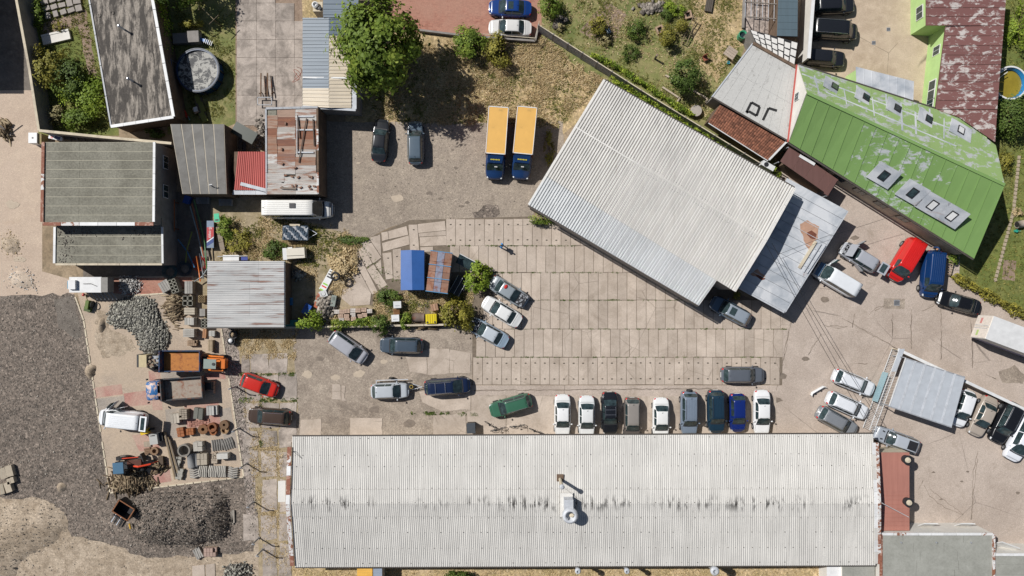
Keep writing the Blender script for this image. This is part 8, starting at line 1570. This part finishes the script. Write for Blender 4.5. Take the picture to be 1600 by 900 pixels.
for x in (-.2, .2):
    for y in (-.2, .2): MB().box((x, y, .2), (.05, .05, .4)).build('leg', 'wood', rt, color=H3('7c4a38'))
rt = thing('rain_barrel', 'green rain barrel with dark opening beside the flat roof', 'barrel', W(1161, 54, .9).xy.to_3d()); MB().lathe((0, 0, 0), [(.4, 0), (.46, .5), (.42, .9), (.46, .95), (.4, .97), (.36, .7), (0, .7)], 20).build('barrel', 'gloss', rt, True, color=H3('3f9a72')); MB().lathe((0, 0, 0), [(.36, .72), (0, .73)], 20).build('water', 'glass', rt)
rt = thing('garden_table', 'weathered table by the wall of the flat roofed building', 'table', W(1142, 82, .8).xy.to_3d(), R(-35)); 
for k in range(4): MB().box((0, -.42 + k * .28, .75), (1.2, .26, .05)).build('board', 'wood', rt, color=H3('b8a898'))
for x in (-.5, .5):
    for y in (-.4, .4): MB().box((x, y, .36), (.07, .07, .72)).build('leg', 'wood', rt, color=H3('6a5c4c'))
rt = thing('bucket', 'small turquoise bucket beside the garden table', 'bucket', W(1138, 98, .2).xy.to_3d()); MB().lathe((0, 0, 0), [(.12, 0), (.16, .3), (.13, .3), (.1, .05), (0, .05)], 12).build('pail', 'gloss', rt, color=H3('3fa8b8')); MB().tube([(-.15, 0, .3), (0, 0, .42), (.15, 0, .3)], .012, 4).build('handle', 'steel_grey', rt)
for px, py, a, ln, l in ((1048, 145, -33, 2.2, 'pale L shaped kerb edging a garden bed'), (1045, 121, -30, .9, 'short white edging stone at the fruit tree'), (1090, 146, -30, 2.4, 'narrow wooden edging by the garden path')):
    rt = thing('garden_edging', l, 'edging', W(px, py, .1).xy.to_3d(), R(a)); MB().box((0, 0, .12), (ln, .18, .24)).build('kerb', 'stone', rt, color=H3('c0b19c')); MB().box((ln / 2, -.2, .12), (.16, .5, .235)).build('end_stone', 'stone', rt, color=H3('b8a994'))
rt = thing('round_stone_table', 'round pale stone tabletop by the garden path', 'table', W(1088, 173, .5).xy.to_3d()); MB().lathe((0, 0, .45), [(0, 0), (.58, 0), (.62, .05), (.58, .1), (0, .1)], 24).build('top', 'stone', rt, color=H3('b8b0a6')); MB().lathe((0, 0, 0), [(.25, 0), (.18, .46)], 12).build('base', 'stone', rt, color=H3('9a9288'))
rt = thing('plank_pile', 'narrow dark plank bundle in the upper garden', 'planks', W(1109, 4, .3).xy.to_3d(), R(80)); 
for k in range(4): MB().box((0, -.28 + k * .19, .2), (1.9, .16, .2)).build('plank', 'wood', rt, color=(.12, .1, .08))
rt = thing('folding_chair', 'small grey folding chair beside the rose bush', 'chair', W(950, 49, .4).xy.to_3d(), R(30)); MB().box((0, 0, .42), (.5, .5, .05)).build('seat', 'fabric', rt, color=H3('8a98a2')); MB().box((-.22, 0, .7), (.05, .5, .5)).build('backrest', 'fabric', rt, color=H3('9aa8b0'))
for x in (-.2, .2):
    for y in (-.2, .2): MB().tube([(x, y, 0), (x, y, .42)], .02, 4).build('leg', 'galv', rt)
for k, (px, py) in enumerate(((867, 25), (876, 28), (883, 32), (872, 40))):
    rt = thing('rockery_stone', 'pink grey rockery stone near the parking wall', 'stone', W(px, py).xy.to_3d(), rng.random() * 3, 'rockery stones by the parking'); v, f, ti = rocks(np.array([[0, 0, .2]]), .42, np.random.default_rng(k)); npmesh('stone', v, f, 'stones', rt, cols=ti)
rt = thing('round_pool', 'blue rimmed round pool with green water beside the maroon house', 'pool', W(1578, 130, .8).xy.to_3d()); MB().lathe((0, 0, 0), [(1.75, 0), (1.75, .9), (1.65, .95), (1.5, .6), (1.5, .4)], 36).build('wall', 'gloss', rt, color=H3('2a7db5')); simple('pond_water', H3('8a7a2c'), .15, .2, 1.2); MB().lathe((0, 0, 0), [(1.52, .45), (0, .45)], 36).build('water', 'pond_water', rt); MB().lathe((0, 0, .93), [(1.64, 0), (1.64, .05), (1.8, .05), (1.8, 0)], 36).build('rim', 'flash_white', rt)
MB().tube([(-1.9, .6, 1.0), (-.6, 1.4, 1.15)], .04, 5).build('ladder_rail', 'flash_white', rt); MB().tube([(-1.6, .3, 1.0), (-.5, 1.1, 1.15)], .04, 5).build('ladder_rail', 'flash_white', rt)
gp = Bd('stepping_path', 'narrow line of pale edging stones through the side garden', 'path', 1575, 330)
for a, b_, n in (((1592, 243), (1583, 330), 14), ((1583, 330), (1554, 440), 18)):
    for i in range(n): p = V2(*a).lerp(V2(*b_), (i + .5) / n); gp.add(B((p + Vector((0, 0, .05)), (.3, .36, .1), rng.uniform(-.3, .3))), 'stone', 'stone', H3('b5a58e'))
rt = thing('metal_drum', 'pale open drum lying beside the stepping path', 'drum', W(1596, 350, .4).xy.to_3d(), R(10)); MB().tube([(-.5, 0, .4), (.5, 0, .4)], .38, 16).build('shell', 'rusty', rt, True, color=H3('b5aa9a')); MB().tube([(-.52, 0, .4), (-.5, 0, .4)], .3, 16).build('opening', 'plastic_black', rt); MB().box((0, 0, .04), (.6, .5, .08)).build('support', 'wood', rt, color=(.2, .16, .12))
rt = thing('watering_can', 'small teal watering can below the drum', 'can', W(1588, 361, .2).xy.to_3d()); MB().lathe((0, 0, 0), [(.16, 0), (.16, .3), (.1, .32), (.1, .25), (0, .25)], 12).build('body', 'gloss', rt, color=H3('2f9a86')); MB().tube([(.14, 0, .1), (.4, 0, .36)], .03, 5).build('spout', 'gloss', rt, color=H3('2f9a86'))
# rack by blue van and people
rt = thing('wooden_rack', 'wooden slatted rack lying upright between the blue van and the hedge', 'rack', W(1483, 414, .6).xy.to_3d(), R(-14)); 
for k in range(8): MB().box((0, -.95 + k * .27, .6), (.85, .09, .06)).build('slat', 'wood', rt, color=H3('a8907a'))
for x in (-.42, .42): MB().box((x, 0, .55), (.07, 2.1, .07)).build('side_rail', 'wood', rt, color=H3('b5a58c')); MB().box((x, .9, .26), (.07, .07, .52)).build('leg', 'wood', rt, color=H3('8a7660')); MB().box((x, -.9, .26), (.07, .07, .52)).build('leg', 'wood', rt, color=H3('8a7660'))
def person(px, py, ang, label, shirt, trousers, hair, bend=0.0, stride=.3):
    rt = thing('person', label, 'person', W(px, py, .3).xy.to_3d(), R(ang))
    b = bend; hip = Vector((0, 0, .92)); ch = hip + Vector((math.sin(b) * .5, 0, math.cos(b) * .5)); nk = hip + Vector((math.sin(b) * .62, 0, math.cos(b) * .62)); hd = hip + Vector((math.sin(b) * .82, 0, math.cos(b) * .82))
    vs = [hip, hip + (ch - hip) * .5, ch, nk, hd - (hd - nk) * .25, hd + (hd - nk) * .2]; rad = [.17, .16, .19, .065, .095, .085]; es = [(0, 1), (1, 2), (2, 3), (3, 4), (4, 5)]
    def chain(a, pts, rr):
        for p, r_ in zip(pts, rr): vs.append(p); rad.append(r_); es.append((a, len(vs) - 1)); a = len(vs) - 1
    for sd in (-1, 1):
        st = stride * sd; chain(0, [hip + Vector((.02, sd * .1, -.08)), Vector((st * .55 + .04, sd * .11, .5)), Vector((st - .03, sd * .11, .09)), Vector((st + .16, sd * .12, .05))], [.11, .075, .05, .045])
        sh = ch + Vector((0, sd * .2, .02)); chain(2, [sh, sh + Vector((-st * .4 + b * .15, sd * .06, -.28)), sh + Vector((-st * .5 + .18 + b * .25, sd * .02, -.48)), sh + Vector((-st * .5 + .27 + b * .3, sd * .01, -.54))], [.075, .055, .038, .04])
    me = bpy.data.meshes.new('body'); me.from_pydata([tuple(v) for v in vs], es, []); o = bpy.data.objects.new('body', me); COL.objects.link(o); sk = o.modifiers.new('Skin', 'SKIN'); o.modifiers.new('Sub', 'SUBSURF').levels = 1
    for i, v in enumerate(me.skin_vertices[0].data): v.radius = (rad[i], rad[i] * (1.15 if i < 3 else 1)); v.use_root = i == 0
    bpy.context.view_layer.update(); m2 = bpy.data.meshes.new_from_object(o.evaluated_get(bpy.context.evaluated_depsgraph_get())); bpy.data.objects.remove(o)
    m2.materials.clear(); cols_ = {0: ('skin', H3('c19a80')), 1: ('shirt', shirt), 2: ('trousers', trousers), 3: ('shoe', (.05, .045, .04)), 4: ('hair', hair)}
    for k in range(5):
        nm = 'cloth_%s_%d' % (cols_[k][0], len(M)); simple(nm, cols_[k][1], .85, .15, 9); m2.materials.append(M[nm])
    ax = (hd - hip).normalized()
    for p in m2.polygons:
        c = p.center; h_ = (c - hip).dot(ax)
        if c.z < .1: k = 3
        elif c.z < .9 and h_ < .03 and abs(c.y) < .26 and not (c.z > .5 and abs(c.y) > .2): k = 2
        elif h_ > .62: k = 4 if ((c - hd).dot(ax) > .0 or (c - hd).x < -.01) else 0
        else: k = 0 if abs(c.y) > .2 and (c - ch).z < -.3 else 1
        p.material_index = k
    m2.shade_smooth(); link('body', m2, None, rt)
    hr = MB().ell(hd + ax * .04 + Vector((-.02, 0, 0)), (.22, .2, .2)); hr.build('hair', list(M)[-1], rt, True); fr = Vector((math.cos(b), 0, -math.sin(b)))
    MB().ell(hd + fr * .1 - ax * .03, (.05, .04, .05), 6, 4).build('nose', 'cloth_skin_%d' % [int(k.split('_')[-1]) for k in M if k.startswith('cloth_skin')][-1], rt, True)
person(784, 385, -20, 'person in a bright blue shirt walking across the concrete panels', H3('2a8ad0'), (.03, .035, .05), (.06, .045, .035)); person(1463, 389, 190, 'person in dark blue work clothes bending into the rear of the blue van', H3('20406c'), (.03, .05, .09), H3('b58a6c'), .9, .1)
# bikes and bins by the hall
rt = thing('dust_bin', 'dark grey wheeled bin against the long hall', 'bin', W(736, 669, 1.0).xy.to_3d(), R(2)); MB().prism([(-.4, -.5), (.4, -.5), (.4, .5), (-.4, .5)], .1, 1.0).build('body', 'plastic_black', rt); MB().box((0, 0, 1.04), (.9, 1.1, .1)).build('lid', 'gloss', rt, color=H3('4a4f55')); MB().tube([(-.45, .4, 1.0), (-.45, -.4, 1.0)], .03, 5).build('handle', 'plastic_black', rt); wheels(rt, (-.3,), .4, .1, .06)
def bike(px, py, ang, label):
    rt = thing('bicycle', label, 'bicycle', W(px, py, .5).xy.to_3d(), R(ang))
    for x in (-.52, .52):
        w = MB().lathe((x, 0, .34), [(.3, -.02), (.34, -.02), (.34, .02), (.3, .02), (.3, -.02)], 20, 'Y').build('wheel', 'rubber', rt); m = MB()
        for k in range(5): a = k * math.pi / 5; m.tube([(x + .3 * math.cos(a), 0, .34 + .3 * math.sin(a)), (x - .3 * math.cos(a), 0, .34 - .3 * math.sin(a))], .006, 3)
        m.build('spokes', 'chrome', w)
    MB().tube([(-.52, 0, .34), (-.1, 0, .3), (.4, 0, .8), (-.2, 0, .82), (-.1, 0, .3)], .025, 5).tube([(.52, 0, .34), (.4, 0, .95)], .025, 5).build('frame', 'plastic_black', rt); MB().tube([(.38, -.3, .98), (.42, 0, .96), (.38, .3, .98)], .02, 5).build('handlebar', 'plastic_black', rt); MB().ell((-.22, 0, .9), (.26, .16, .08)).build('saddle', 'rubber', rt); MB().tube([(-.1, -.2, .25), (-.1, .2, .32)], .02, 4).build('pedals', 'plastic_black', rt)
bike(768, 665, -30, 'dark bicycle leaning beside the bin at the hall wall'); bike(778, 671, 15, 'second bicycle with chrome wheel next to the hall gutter'); bike(808, 666, 8, 'thin framed bicycle standing free before the hall'); bike(838, 674, -20, 'small bicycle almost hidden by the hall eave')
# trailer between silver car and navy estate
rt = thing('car_trailer', 'light frame trailer with drawbar between the silver hatchback and the navy estate', 'trailer', W(622, 606, .5).xy.to_3d(), R(2))
for y in (-.62, .62): MB().box((-.6, y + .25, .5), (3.4, .07, .1)).build('side_rail', 'galv', rt)
for y in (-.6, .6): MB().tube([(1.1, y * .7 + .1, .5), (2.6, 0, .5)], .04, 5).build('drawbar', 'galv', rt)
MB().box((-2.3, .25, .5), (.08, 1.3, .1)).build('crossbar', 'galv', rt); MB().box((1.15, .15, .6), (.5, .7, .3)).build('tool_box', 'plastic_black', rt); MB().lathe((1.45, .1, .7), [(.15, -.08), (.2, -.08), (.2, .08), (.15, .08)], 12).build('winch', 'gloss', rt, color=H3('b59a4a')); wheels(rt, (-.7,), 1.05, .3, .18)
rt = thing('car_bumper', 'loose white car bumper lying on the asphalt', 'bumper', W(1278, 611, .2).xy.to_3d(), R(30)); MB().grid([[Vector((x, .18 - .35 * (abs(x) > .75) * (abs(x) - .75) * 4 + (.0), z)) + Vector((0, dy, 0)) for z, dy in ((.02, 0), (.2, .1), (.42, .08), (.5, -.05))] for x in (-.92, -.85, -.7, -.3, 0, .3, .7, .85, .92)]).build('shell', 'flash_white', rt, True); 
for x in (-.35, .35): MB().box((x, -.12, .1), (.16, .25, .1)).build('bracket', 'plastic_black', rt)
MB().box((0, .1, .22), (1.5, .3, .06)).build('inner_beam', 'flash_white', rt)
rt = thing('manhole', 'square iron drain grate in the asphalt yard', 'drain', W(1401, 473).xy.to_3d()); MB().box((0, 0, .03), (.62, .62, .03)).build('frame', 'steel_grey', rt)
for k in range(6): MB().box((-.24 + k * .095, 0, .05), (.045, .5, .02)).build('bar', 'plastic_black', rt)
for px, py in ((1388, 46), (1365, 67)):
    rt = thing('court_drain', 'small square drain in the court paving', 'drain', W(px, py).xy.to_3d(), 0, 'court drains'); MB().box((0, 0, .02), (.4, .4, .03)).build('frame', 'steel_grey', rt)
    for k in range(4): MB().box((-.13 + k * .09, 0, .04), (.04, .3, .02)).build('bar', 'plastic_black', rt)
rt = thing('garage_chimney', 'stubby chimney with white cowl at the upper end of the garage', 'chimney', W(499, 14, 2).xy.to_3d()); MB().box((0, 0, 1.3), (1.0, 1.0, 2.6)).build('stack', 'wall_cream', rt); MB().lathe((-.2, .1, 2.6), [(.3, 0), (.34, .3), (.2, .4), (.18, .2), (0, .2)], 14).build('cowl', 'flash_white', rt); MB().lathe((.25, -.2, 2.6), [(.2, 0), (.2, .2), (0, .22)], 12).build('cap', 'plastic_black', rt)
rt = thing('red_tool', 'red handled tool and dark rags by the pool boards', 'tool', W(290, 178, .3).xy.to_3d(), R(-65)); MB().box((0, 0, .25), (.8, .22, .3)).build('body', 'gloss', rt, color=H3('c43a2a')); MB().tube([(.3, .1, .3), (.9, .2, .5)], .04, 5).build('handle', 'gloss', rt, color=H3('7fb0a8'))
rt = thing('blue_crate', 'blue plastic crate in the dark corner below the felt shed', 'crate', W(292, 312, .5).xy.to_3d(), R(-20)); MB().box((0, 0, .3), (.6, .8, .5)).build('body', 'gloss', rt, color=H3('2458b0')); MB().box((0, 0, .56), (.66, .86, .04)).build('rim', 'gloss', rt, color=H3('1d4a98'))
for px, py, l in ((316, 313, 'wheelless handcart under the eave of the felt shed'), (352, 316, 'dark louvred panel under the eave of the red roofed shed')):
    rt = thing('metal_rack', l, 'rack', W(px, py, .5).xy.to_3d(), 0)
    for k in range(6): MB().box((0, -.3 + k * .12, .5), (1.4, .06, .05)).build('slat', 'steel_grey', rt)
    for x in (-.6, .6): MB().box((x, 0, .25), (.06, .7, .48)).build('leg', 'steel_grey', rt)
